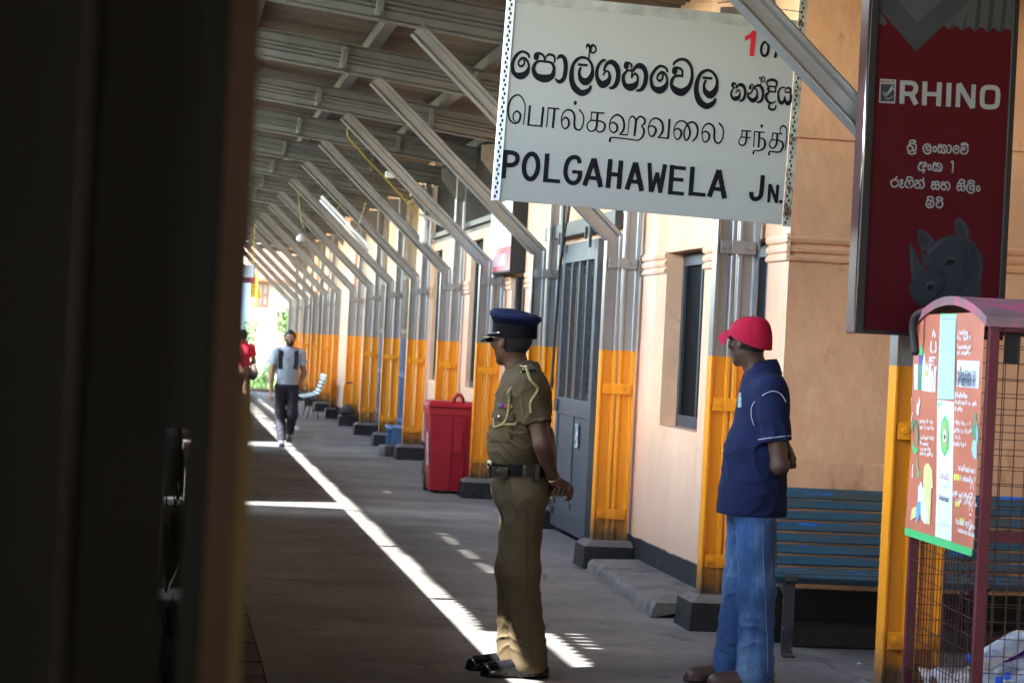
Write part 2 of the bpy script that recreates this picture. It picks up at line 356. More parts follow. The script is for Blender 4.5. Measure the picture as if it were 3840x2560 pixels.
# tall openings closed by wire mesh with a grey arch band
for a, b, c, d in TALL:
    f = MB(); X = WX+.05
    f.box(X-WX, X+.05-WX, a-WY+.002, a+.05-WY, c, d); f.box(X-WX, X+.05-WX, b-.05-WY, b-WY-.002, c, d); f.box(X-WX, X+.05-WX, a+.05-WY, b-.05-WY, c, c+.07)
    if d > 3: f.box(X-.06-WX, X+.04-WX, a+.05-WY, b-.05-WY, 2.80+.071, 2.80+.13)
    o = f.build('window', M['greydoor'], bld)
    g = MB(); y = a+.05
    while y < b-.05: g.box(X+.02-WX, X+.026-WX, y-WY, y+.007-WY, c+.05, d); y += .06
    z = c+.1
    while z < d: g.box(X+.027-WX, X+.033-WX, a+.05-WY, b-.05-WY, z, z+.007); z += .075
    g.build('wire_mesh', M['mesh'], o)
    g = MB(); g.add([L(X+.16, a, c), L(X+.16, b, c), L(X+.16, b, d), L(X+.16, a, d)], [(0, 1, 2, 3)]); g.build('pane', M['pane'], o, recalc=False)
# brown lattice gates with blue painted lower halves
for a, b, c, d in GATES:
    f = MB(); X = WX+.03; n = int((b-a)/.075)
    for i in range(n):
        yy = a+(b-a)*(i+.5)/n; f.box(X-WX, X+.03-WX, yy-.018-WY, yy+.018-WY, c+.002, d-.002)
    for z in (.35, 1.0, 1.62, 2.4, d-.1): f.box(X-.012-WX, X+.04-WX, a+.002-WY, b-.002-WY, z, z+.07)
    mgate = bpy.data.materials.get('gate_paint') or mat('gate_paint', (.20, .115, .05), .6, var=.25, vscale=5)
    if 'gp' not in M:
        M['gp'] = mgate; overlay(mgate, (.05, .12, .25), lo=1.55, hi=1.56, nscale=5, namp=.02)
    f.build('gate', mgate, bld)
# sliding door with mesh upper half, hung in front of the wall on a rail
dd = MB(); X0 = WX-.075; yA, yB = 18.55, 20.22
dd.box(X0-WX, X0+.05-WX, yA-WY, yA+.12-WY, .06, 2.42); dd.box(X0-WX, X0+.05-WX, yB-.1-WY, yB-WY, .06, 2.42)
for za, zb in ((.06, .24), (1.0, 1.14), (2.26, 2.42)): dd.box(X0-WX, X0+.05-WX, yA+.12-WY, yB-.1-WY, za, zb)
ym = (yA+yB)/2; dd.box(X0+.003-WX, X0+.05-WX, ym-.05-WY, ym+.05-WY, .24, 1.0)
dd.box(X0+.018-WX, X0+.035-WX, yA+.12-WY, yB-.1-WY, .24, 1.0)
for i in range(1, 4): dd.box(X0+.005-WX, X0+.04-WX, yA+.12+(yB-yA-.22)*i/4-.022-WY, yA+.12+(yB-yA-.22)*i/4+.022-WY, 1.14, 2.26)
door = dd.build('door', M['greydoor'], bld, bevel=.004)
gm = MB(); y = yA+.12
while y < yB-.1: gm.box(X0+.024-WX, X0+.028-WX, y-WY, y+.004-WY, 1.14, 2.26); y += .075
z = 1.16
while z < 2.26: gm.box(X0+.028-WX, X0+.032-WX, yA+.12-WY, yB-.1-WY, z, z+.004); z += .075
gm.build('wire_mesh', mat('dusty_wire', (.10, .095, .09), .5, metal=.4, var=0), door)
hm = MB(); hm.box(X0-.02-WX, X0-WX-.001, yB-.15-WY, yB-.02-WY, .16, .22); hm.box(X0-.02-WX, X0-WX-.001, yB-.16-WY, yB-.0-WY, 1.02, 1.12); hm.build('hinge', M['dark'], door)
for pst, z in ((ym-.34, .76),):
    q = MB(); q.box(X0-.004-WX, X0-.001-WX, pst-WY, pst+.13-WY, z, z+.19)
    q.build('torn_notice', scratches(mat('torn_paper', (.62, .63, .63), .8, var=.1), (.14, .16, .18), 22, .45, .5), door)
rl = MB(); rl.box(-.10, -.04, 17.75-WY, 21.15-WY, 2.48, 2.60)
for yy in (18.7, 20.05): rl.box(-.125, -.101, yy-WY, yy+.05-WY, 2.35, 2.95)
for yy in (18.9, 20.2): rl.box(-.125, -.104, yy-WY, yy+.03-WY, 2.42, 2.52)
rl.build('door_rail', M['dark'], bld, bevel=.004)
cb = MB(); cb.tube([L(WX-.05, 19.9, 3.2), L(WX-.1, 19.95, 2.6), L(WX-.09, 20.3, 2.2), L(WX-.1, 20.35, 1.2)], .012, 6); cb.build('cable', M['black'], bld)

# ------------------------------------------------------------------ platform canopy: corrugated sheets, purlins, paired-rail rafters
can = thing('platform_canopy', 'long corrugated platform canopy on grey steel rail rafters above the platform', 'canopy', (0, 10, 0))
SL = .12
def zb(x): return 3.765+(1.636-x)*SL
def rail_pts(flip=1.0):
    """half rail section as (height, halfwidth)"""
    return [(0, .054), (.009, .054), (.02, .012), (.03, .008), (.082, .008), (.09, .028), (.096, .032), (.112, .032), (.12, .026)]
def rail_sweep(mb, frames):
    """frames: list of (origin, height dir, width dir); sweeps the rail section through them"""
    hp = rail_pts(); sec = [(h, w_) for h, w_ in hp]+[(h, -w_) for h, w_ in reversed(hp)]; n = len(sec); v = []
    for o, hd, wd_ in frames:
        for h, w_ in sec: v.append(Vector(o)+Vector(hd)*h+Vector(wd_)*w_)
    f = [(i*n+k, i*n+(k+1) % n, (i+1)*n+(k+1) % n, (i+1)*n+k) for i in range(len(frames)-1) for k in range(n)]
    f += [tuple(range(n-1, -1, -1)), tuple((len(frames)-1)*n+k for k in range(n))]
    mb.add(v, f)
ang = math.atan(-SL); hd = Vector((math.sin(-ang), 0, math.cos(ang)))
for k, Y in enumerate([YP[0]-3.535*q for q in range(15, 0, -1)]+YP):
    m = MB(); xa, xb = -.88, 3.5
    rail_sweep(m, [((xa, Y-10, zb(xa)), hd, (0, 1, 0)), ((xb, Y-10, zb(xb)), hd, (0, 1, 0))])
    rail_sweep(m, [(Vector((xa, Y-10, zb(xa)))+hd*.245, -hd, (0, 1, 0)), (Vector((xb, Y-10, zb(xb)))+hd*.245, -hd, (0, 1, 0))])
    rf = m.build('rafter', M['silver'], can)
    for x in (.2, 1.36, 2.5):
        c = MB(); o = Vector((x, Y-10, zb(x))); dx = Vector((math.cos(ang), 0, math.sin(ang)))
        c.obox(o+hd*.122+Vector((0, -.05, 0)), dx*.028, Vector((0, .012, 0)), hd*.095)
        for s in (.045, .2): c.obox(o+hd*s+Vector((0, -.07, 0)), dx*.013, Vector((0, .012, 0)), hd*.013)
        c.build('clamp', M['silver'], rf, bevel=.003)
ya, yb_ = -44.0, 66.0
for x in (-.75, .0, .58, 1.62, 2.62, 3.45):
    m = MB(); z = zb(x)+.25; m.box(x-.05, x+.05, ya-10, yb_-10, z+.095, z+.1)
    m.box(x-.05, x-.042, ya-10, yb_-10, z, z+.095); m.box(x-.042, x+.05, ya-10, yb_-10, z, z+.008)
    m.build('purlin', M['silver'], can)
# packing boxes between the rafter and the purlin at the bracket tips
# roof sheets
def roof_hole(x, y, ph):
    if -1 < x < -.605 and 10.5 < y < 11.9: return True
    if -.53 < x < -.44 and ph > .82:
        for a, b in ((15.2, 15.9), (16.2, 17.1), (17.4, 18.1), (18.25, 18.45), (11.25, 12.0), (23.2, 23.45), (31.1, 31.4), (34.9, 35.2)):
            if a < y < b: return True
    if 38.2 < y < 54.2 and -1 < x < -.56 and (y % 1.3) < .75 and not (-.73 < x < -.68): return True
    return False
xs = [-1.005, -.83, -.73, -.68, -.605, -.56, -.53, -.44, 0, .8, 2.0, 3.0, 3.62]; pitch = .146; nw = 10
ny = int((yb_-ya)/pitch*nw); m = MB(); v = []
for j in range(ny+1):
    y = ya+j*pitch/nw; zz = .027*math.cos(2*math.pi*j/nw)
    jit = .012*math.sin(j//(nw*7)*2.3)
    for i, x in enumerate(xs): v.append((x+(jit if i == 0 else 0), y-10, zb(x)+.25+.1+.03+zz))
f = []
for j in range(ny):
    y = ya+(j+.5)*pitch/nw; ph = .5+.5*math.cos(2*math.pi*(j+.5)/nw)
    for i in range(len(xs)-1):
        if roof_hole((xs[i]+xs[i+1])/2, y, ph): continue
        n = len(xs); f.append((j*n+i, (j+1)*n+i, (j+1)*n+i+1, j*n+i+1))
m.add(v, f)
ro = m.build('roof_sheet', M['roof'], can, smooth=True, recalc=False)
# roof over the recess on the right
m = MB(); m.box(3.5, 9, -54, WY-10-.03, 4.55, 4.6); m.build('recess_roof', M['roof'], can)
m = MB(); m.box(3.63, 3.66, -54, WY-10-.03, 3.6, 4.548); m.build('sun_block_board', M['roof'], can)  # unseen board added to stop sun leaking in above the canopy edge

# ------------------------------------------------------------------ canopy posts made of old rails, clamped in pairs
def make_post():
    t = thing('canopy_post', 'x', 'post', (0, 0, 0), group='steel rail posts carrying the canopy')
    m = MB()   # origin of the post: wall side centre line x=3.205
    xf = -.125; up = Vector((0, 0, 1)); dv = Vector((-1.47, 0, 1.375)).normalized(); hv = Vector((dv.z, 0, -dv.x)); hx = Vector((1, 0, 0))
    knee = Vector((xf, 0, 2.335)); mit = (hx+hv); mit = mit/mit.dot(hx)
    fr = [((xf, 0, .19), hx, (0, 1, 0))]
    for tt in (-.035, 0, .035): pass
    fr.append((knee, mit, (0, 1, 0)))
    fr.append((knee+dv*2.02, hv, (0, 1, 0)))
    rail_sweep(m, fr); m.build('bent_rail', M['post'], t)
    m = MB(); rail_sweep(m, [((.125, 0, .19), -hx, (0, 1, 0)), ((.125, 0, 3.58), -hx, (0, 1, 0))]); m.build('upright_rail', M['post'], t)
    for z in (2.18, 1.28, .385):
        c = MB(); c.box(-.105, .105, -.052, -.046, z-.038, z+.038); c.box(-.04, .04, -.062, -.0525, z-.038, z+.038)
        s_ = c.build('strap', M['post'], t, bevel=.003)
        for x in (-.073, .073):
            b = MB(); b.tube([(x, -.052, z), (x, -.066, z)], [.016, .014], 8); b.build('bolt', M['post'], s_)
    gpl = MB(); gpl.prism([(.0, -.03, 3.56), (-.17, -.03, 3.545), (-.17, -.03, 3.40), (.02, -.03, 3.17), (.105, -.03, 3.17), (.105, -.03, 3.53)], (0, .01, 0))
    for x, z in ((-.1, 3.48), (.05, 3.48), (.06, 3.25), (-.03, 3.35)): gpl.tube([(x, -.03, z), (x, -.045, z)], .014, 6)
    gpl.build('gusset_plate', M['silver'], t)
    b = MB(); x0, x1, y0, y1 = -.215, .15, -.22, .2
    pl = [(x0, y0, 0), (x1, y0, 0), (x1, y1, 0), (x0, y1, 0)]; tp = [(x0+.010, y0+.012, .16), (x1, y0+.012, .16), (x1, y1-.012, .16), (x0+.010, y1-.012, .16)]
    tp2 = [(x0+.06, y0+.07, .196), (x1, y0+.07, .196), (x1, y1-.07, .196), (x0+.06, y1-.07, .196)]
    b.add(pl+tp, [(0, 1, 5, 4), (1, 2, 6, 5), (2, 3, 7, 6), (3, 0, 4, 7)]); b.add(tp+tp2, [(0, 1, 5, 4), (1, 2, 6, 5), (2, 3, 7, 6), (3, 0, 4, 7), (4, 5, 6, 7)], 1)
    b.build('plinth', [M['plinth'], M['plinthtop']], t, bevel=.008)
    return t
PL = ['yellow and silver steel post holding up the red poster beside the wire bottle cage',
      'yellow and silver steel post directly behind the man in the red cap',
      'yellow and silver steel post standing in front of the grey sliding door',
      'yellow and silver steel post partly hidden behind the police officer in khaki',
      'yellow and silver steel post just behind the red wheeled bin',
      'steel post just beyond the yellow conduit and porcelain insulator, next after the red bin',
      'steel post beside the blue low bench and the loose pale concrete block',
      'steel post between the two brown and blue lattice gates',
      'steel post at the end of the second blue gate, just right of the yellow trolley',
      'narrow steel post behind the yellow handled trolley by the orange pilaster',
      'narrow steel post right of the far white slatted bench',
      'narrow steel post rising behind the far white slatted bench',
      'narrow steel post second from the far bench towards the bright end',
      'narrow steel post third from the bright far end of the row',
      'narrow steel post second from the bright far end of the row',
      'last and darkest steel post against the bright greenery at the far end']
post0 = make_post(); posts = []
for k, Y in enumerate(YP):
    p_ = post0 if k == 0 else copy_tree(post0)
    p_.location = (3.205, Y, 0); p_["label"] = PL[k]; posts.append(p_)
GLY = {
 'sinhala': 'b01:864,6610,95 782,6783,116 512,6867,122 270,6681,152 131,6361,160 131,6086,164 231,5830,200 527,5738,331 781,5904,253 877,6177,131 820,6405,114 676,6557,127 526,6557,131 390,6385,89 410,6239,97 529,6187,127 649,6304,93 645,6452,93 619,6513,84|r11:1663,5730,376 1270,5812,275 1102,6093,182 1152,6352,160 1323,6499,110 1601,6509,116 1882,6485,123 2027,6329,148 2053,6161,161 1983,5879,262|f10:1322,6724 1317,6663 1300,6607 1271,6561 1235,6530 1193,6517 1152,6522 1114,6546 1083,6587 1062,6639 1054,6698 1059,6759 1076,6815 1105,6861 1141,6892 1182,6906 1224,6900 1262,6876 1293,6836 1314,6783|r01:1169,6820,148 1337,6861,131 1497,6787,114 1567,6667,93 1582,6552,85|r01:1612,6586,72 1628,6704,72 1695,6806,97 1809,6855,123 1980,6812,116 2056,6671,97 2031,6499,76|r01:2173,6686,72 2264,6807,169 2387,6825,186 2513,6704,203 2582,6424,207 2590,6085,207 2536,5814,201 2377,5651,190 2235,5690,140 2160,5768,72|b01:3844,5618,97 3753,5408,195 3549,5261,275 3357,5243,301 3083,5430,301 2918,5755,245 2883,6112,216 2916,6455,169 3047,6701,161 3230,6836,140 3400,6867,136 3598,6807,127 3764,6621,127 3846,6352,136 3820,6052,237 3686,5837,301 3531,5759,352 3351,5859,258 3253,6062,148 3244,6253,131 3302,6417,106|b00:3143,6519,123 3610,6521,123|r01:3634,6853,76 3636,7098,68 3631,7373,85|r01:3468,7283,30 3486,7402,89 3546,7467,140 3636,7363,127|r11:3684,7357,140 3782,7477,119 3908,7389,85 3927,7232,85 3821,7120,89 3704,7164,106|b01:4427,6833,127 4289,6809,131 4132,6613,153 4052,6308,157 4095,5993,186 4242,5772,280 4387,5712,352 4562,5824,297 4660,6003,195 4658,6195,136 4575,6336,102 4458,6314,95 4348,6123,85|b01:4393,6319,106 4419,6534,131 4544,6727,178 4745,6778,238 4966,6586,250 5061,6286,225 5051,5976,225 4979,5746,208 4839,5605,165 4685,5584,110|f10:5532,6707 5528,6647 5512,6592 5485,6547 5451,6517 5413,6504 5374,6509 5339,6533 5310,6573 5291,6625 5283,6683 5287,6743 5303,6798 5330,6843 5364,6873 5402,6886 5441,6880 5476,6857 5505,6817 5524,6765|r01:5379,6784,140 5517,6818,119 5631,6744,106 5680,6589,76 5687,6500,72|b00:5399,6477,96 5686,6465,110|b01:5470,6451,96 5325,6257,161 5315,6064,161 5414,5796,217 5660,5702,352 5889,5819,280 5995,6043,123 5975,6233,110 5873,6351,115 5766,6277,89 5691,6131,89|b01:5710,6485,85 5695,6132,85|b01:5754,6425,76 5836,6625,161 6032,6739,280 6236,6641,238 6353,6396,217 6371,6163,217 6338,5904,213 6225,5680,191 6081,5592,132 5966,5588,106|b01:7373,6556,106 7275,6739,119 7025,6818,132 6799,6652,153 6626,6315,157 6640,6060,162 6748,5793,217 7050,5689,340 7297,5866,255 7385,6130,128 7333,6371,111 7184,6521,136 7049,6515,132 6907,6342,89 6923,6194,98 7041,6130,128 7157,6258,94 7156,6408,94 7123,6464,85|b01:7609,6916,106 7701,7079,132 7951,7220,141 8238,7173,162 8455,6915,141 8529,6601,141 8534,6345,162 8422,5971,222 8095,5695,366 7759,5802,298 7602,6001,162 7607,6215,162 7712,6392,132 7861,6442,132 8121,6462,128|f10:7837,6681 7832,6619 7815,6561 7786,6514 7749,6482 7707,6468 7664,6474 7626,6499 7594,6540 7573,6594 7565,6656 7570,6718 7588,6776 7616,6823 7654,6855 7695,6869 7738,6863 7776,6838 7808,6797 7829,6743|r01:8076,6420,96 8064,6622,106 7999,6754,117 7831,6809,141 7681,6778,149|b01:9739,5569,96 9650,5368,196 9445,5199,269 9250,5181,303 8972,5370,303 8806,5750,247 8783,6090,226 8843,6438,192 8976,6686,171 9185,6813,145 9359,6819,139 9566,6699,137 9716,6456,132 9746,6223,149 9692,5940,248 9470,5701,354 9243,5812,260 9152,5996,154 9143,6188,132 9215,6377,111|b00:9037,6467,128 9507,6469,128|f10:10569,6266 10567,6228 10556,6194 10540,6166 10519,6147 10494,6139 10470,6142 10448,6157 10430,6182 10418,6215 10413,6251 10415,6289 10426,6323 10442,6351 10464,6370 10488,6378 10512,6375 10534,6360 10552,6335 10565,6302|r01:10485,6329,97 10561,6365,80 10644,6287,74 10678,6147,51|b00:10500,6145,63 10691,6131,63|r01:10551,6130,63 10460,5955,97 10447,5826,103 10524,5670,142 10667,5637,228 10812,5717,177 10864,5879,80 10832,6013,74 10750,6054,80 10674,5913,57|b01:10697,6129,51 10763,6264,108 10888,6310,177 11035,6224,154 11113,5988,137 11090,5757,137 10998,5597,128 10855,5555,74|f10:11398,6229 11395,6197 11386,6167 11372,6143 11353,6127 11331,6120 11309,6123 11290,6135 11273,6157 11263,6184 11258,6216 11261,6248 11270,6278 11285,6302 11304,6318 11325,6325 11347,6322 11367,6309 11383,6288 11394,6260|r01:11322,6299,86 11404,6373,68 11483,6303,63 11465,6164,68 11405,6001,80 11316,5935,74 11235,5999,51|r01:11245,5986,63 11282,5775,120 11493,5628,222 11659,5758,177 11686,5970,91 11633,6151,86 11542,6185,71|b01:11490,6209,57 11636,6328,120 11787,6351,137 11924,6178,148 11966,5953,126 11931,5720,128 11824,5590,114 11689,5555,68|r01:11826,6375,43 11820,6641,40|r01:11732,6670,23 11746,6748,63 11810,6683,68|r11:11851,6729,68 11934,6780,63 11996,6677,46 11966,6540,49 11875,6568,57|r01:12152,6371,71 12101,6538,91 12304,6677,137 12543,6623,120 12569,6410,80 12522,6334,74|b00:12124,6363,86 12564,6367,86|f10:12283,6240 12280,6210 12269,6181 12252,6158 12229,6142 12204,6135 12179,6138 12156,6149 12137,6169 12125,6195 12120,6225 12123,6255 12134,6283 12151,6307 12174,6322 12199,6330 12224,6327 12247,6315 12266,6296 12278,6270|b00:12186,6131,80 12583,6133,80|b01:12521,6348,74 12554,6122,69|r01:12247,6108,97 12124,5953,137 12131,5790,137 12262,5622,128 12434,5601,100 12588,5701,43|r01:12307,5540,86 12300,5368,120 12460,5282,120 12595,5358,91 12624,5512,57|r01:12960,6375,71 12815,6353,80 12701,6164,97 12702,5929,109 12772,5718,149 12901,5644,177 12984,5789,86 12999,5968,57 13050,5767,120 13181,5636,189 13296,5790,149 13298,6048,114 13212,6169,80 13037,6153,69 13009,6285,57 13131,6377,97 13259,6317,114 13271,6174,97',
 'red': 'f10:10891,8570 11101,8690 11227,8868 11401,8862 11392,7696 11172,7693 11180,8540 10907,8371',
 'number': 'r11:12058,8089,126 12047,7966,126 12011,7858,126 11956,7783,126 11890,7752,126 11822,7770,126 11764,7834,126 11725,7935,126 11709,8056,126 11720,8180,126 11756,8287,126 11811,8362,126 11878,8393,126 11945,8375,126 12003,8311,126 12043,8211,126|b00:12261,8415,114 12605,8420,114|b01:12568,8402,114 12455,8090,120 12398,7704,126',
 'tamil': 'b01:834,3514,48 849,3878,53 859,4231,53 829,4469,57 692,4742,70 471,4871,83 228,4721,92 96,4424,92 83,4093,92 131,3845,87 259,3627,83 453,3556,79 601,3647,98 664,3839,105 639,4013,98 487,4115,88 356,4004,66 330,3853,61 380,3693,57 496,3637,53|b00:1071,4443,105 1063,3507,105|b00:1021,3538,70 1721,3536,70|b00:1694,4435,105 1675,3497,105|b00:1932,4435,53 1919,3503,53|b00:1914,4403,75 2449,4403,75|b00:2222,4367,110 2209,3497,110|r01:3391,4453,79 3456,4371,75 3558,4259,61 3616,4044,57 3597,3777,61 3513,3571,75 3394,3517,83 3254,3592,99 3194,3785,101 3185,4092,101 3084,4325,99 2855,4403,83 2664,4276,61 2583,4037,57 2593,3818,61 2662,3604,61 2791,3523,75 2916,3638,97 2941,3828,105 2870,3986,99 2750,4035,88 2650,3944,61 2605,3841,53|f10:3242,4754 3239,4722 3229,4692 3213,4668 3193,4651 3169,4644 3146,4647 3125,4660 3107,4681 3096,4709 3091,4740 3094,4773 3104,4802 3120,4827 3140,4843 3163,4851 3187,4848 3208,4835 3226,4814 3237,4786|b00:3935,4391,75 4566,4396,75|b00:3957,4395,53 3957,4031,53|b00:4242,4377,110 4242,3991,110|b00:3940,4018,77 4428,4019,77|r01:3962,4014,66 3834,3887,57 3797,3730,57 3883,3557,70 4043,3514,70 4191,3611,99 4244,3792,106 4244,4013,106|r01:4416,4018,75 4592,3924,99 4632,3762,101 4552,3578,88 4412,3517,75 4286,3554,75 4223,3636,66|r01:4884,3920,37 5007,4016,81 5184,3903,103 5209,3685,103 5063,3543,81 4890,3656,59 4840,3909,59 4917,4203,66 5164,4387,88 5418,4256,103 5523,3971,103 5500,3693,103 5358,3507,59|b00:5329,3489,66 5740,3501,66|b01:5723,3485,40 5737,3917,40 5747,4212,48 5865,4378,73 6027,4275,95 6061,4075,103 6042,3477,103|r01:6069,4168,66 6159,4353,81 6305,4404,88 6465,4278,96 6462,4086,88 6358,3974,73 6473,3800,96 6449,3539,96 6314,3350,81 6169,3293,66 5755,3311,66 5044,3320,66 4922,3254,88 4916,3136,103|r01:6689,3923,37 6805,4022,74 6987,3950,103 7025,3758,103 6881,3534,88 6722,3645,59 6673,3928,59 6767,4262,66 7001,4394,88 7247,4276,103 7349,4027,103 7332,3767,103 7172,3513,59|b00:7149,3522,66 7672,3514,66|b00:7637,4422,103 7637,3481,103|r01:7894,3892,37 8028,4008,74 8205,3920,103 8234,3701,103 8088,3503,81 7937,3637,52 7877,3927,52 7979,4251,66 8206,4382,81 8460,4269,103 8635,3959,96 8621,3662,96 8502,3504,88 8397,3642,74 8369,3898,66 8465,4203,74 8678,4370,88 8905,4272,103 9010,3993,96 8959,3693,96 8805,3494,74|r01:9238,3877,37 9369,3996,81 9547,3894,103 9565,3674,103 9409,3493,74 9264,3647,52 9211,3938,52 9283,4222,66 9490,4370,89 9705,4279,103 9798,4065,103 9810,3770,103 9884,3562,96 10032,3505,89 10172,3655,74 10231,3956,59 10185,4204,66 10078,4357,89 10004,4424,96|b00:11077,4189,67 11554,4202,67|b00:11114,4192,52 11102,3868,52|b00:11334,4197,96 11338,3871,96|b00:11033,3881,59 11541,3897,59|r01:11071,3884,52 10988,3691,52 11053,3541,67 11207,3507,74 11321,3647,89 11338,3871,96|b00:11703,4201,52 11711,3474,52|b00:11691,4200,59 12189,4204,59|b00:11934,4204,96 11947,3473,96|r01:11956,3890,44 12126,3905,74 12243,3730,104 12205,3485,104 12000,3337,67 11785,3318,59 11729,3257,89 11728,3172,89|f10:12083,4488 12081,4462 12073,4437 12060,4417 12043,4403 12025,4397 12006,4400 11989,4410 11975,4428 11966,4451 11962,4477 11964,4504 11972,4528 11985,4548 12001,4562 12020,4568 12039,4565 12056,4555 12070,4537 12079,4514|b00:12551,4204,59 13039,4211,59|b00:12578,4206,52 12555,3870,52|b00:12791,4211,96 12801,3892,96|b00:12507,3895,59 12888,3896,59|r01:12538,3887,52 12447,3693,59 12528,3541,74 12670,3527,74 12782,3697,96 12803,3911,96|r01:12869,3906,59 13067,3805,104 13104,3585,104 12932,3354,81 12544,3349,67 12473,3283,89 12473,3186,96|r01:12957,4233,44 12915,4423,59 13023,4589,89 13182,4514,82 13237,4303,52 13242,3486,37',
 'english': 'b00:101,2307,222 103,993,222|b00:2051,2313,222 2054,989,222|b00:1951,1082,175 2745,1077,175|b00:3890,988,236 4242,2273,236|b00:4661,981,236 4242,2273,236|b00:4052,1375,189 4513,1375,189|b00:5009,2321,230 4992,976,230|b00:5514,2298,230 5509,974,230|b00:5022,1630,189 5505,1632,189|b00:5888,980,237 6200,2264,237|b00:6593,974,237 6200,2264,237|b00:6028,1380,189 6464,1377,190|b00:6852,2315,203 7022,977,203|b00:7049,980,190 7267,1896,190|b00:7253,1895,190 7466,969,190|b00:7452,967,203 7594,2306,203|b00:7927,2309,224 7933,934,224|b00:7880,2203,176 8589,2197,177|b00:7896,1653,176 8521,1653,176|b00:7850,1022,176 8586,1019,177|b00:8899,2314,224 8903,964,224|b00:8791,1064,177 9613,1054,177|b00:9786,987,238 10157,2275,238|b00:10520,969,238 10157,2275,238|b00:9949,1383,190 10382,1380,191|b00:12628,1837,150 12634,975,150|b00:12644,1811,150 13003,1007,150|b00:13008,1829,150 13006,973,150|b00:3267,1583,162 3747,1585,162|b00:13140,1059,150 13294,1059,150|b01:22,2192,215 409,2200,215 620,2118,215 689,1935,215 616,1740,215 421,1628,215 95,1619,215|r11:1664,1678,222 1644,1454,222 1577,1259,222 1474,1124,222 1350,1069,222 1225,1102,222 1117,1219,222 1043,1400,222 1014,1620,222 1034,1844,222 1101,2038,222 1205,2173,222 1328,2228,222 1453,2195,222 1561,2079,222 1636,1897,222|b01:3598,1992,209 3505,2207,209 3295,2256,209 3061,2099,209 2965,1753,209 2978,1416,209 3123,1144,209 3336,1061,209 3522,1132,209 3636,1338,209 3642,1603,209|b01:12260,2215,211 12252,1448,211 12189,1182,211 11988,1069,211 11820,1150,211 11766,1392,211',
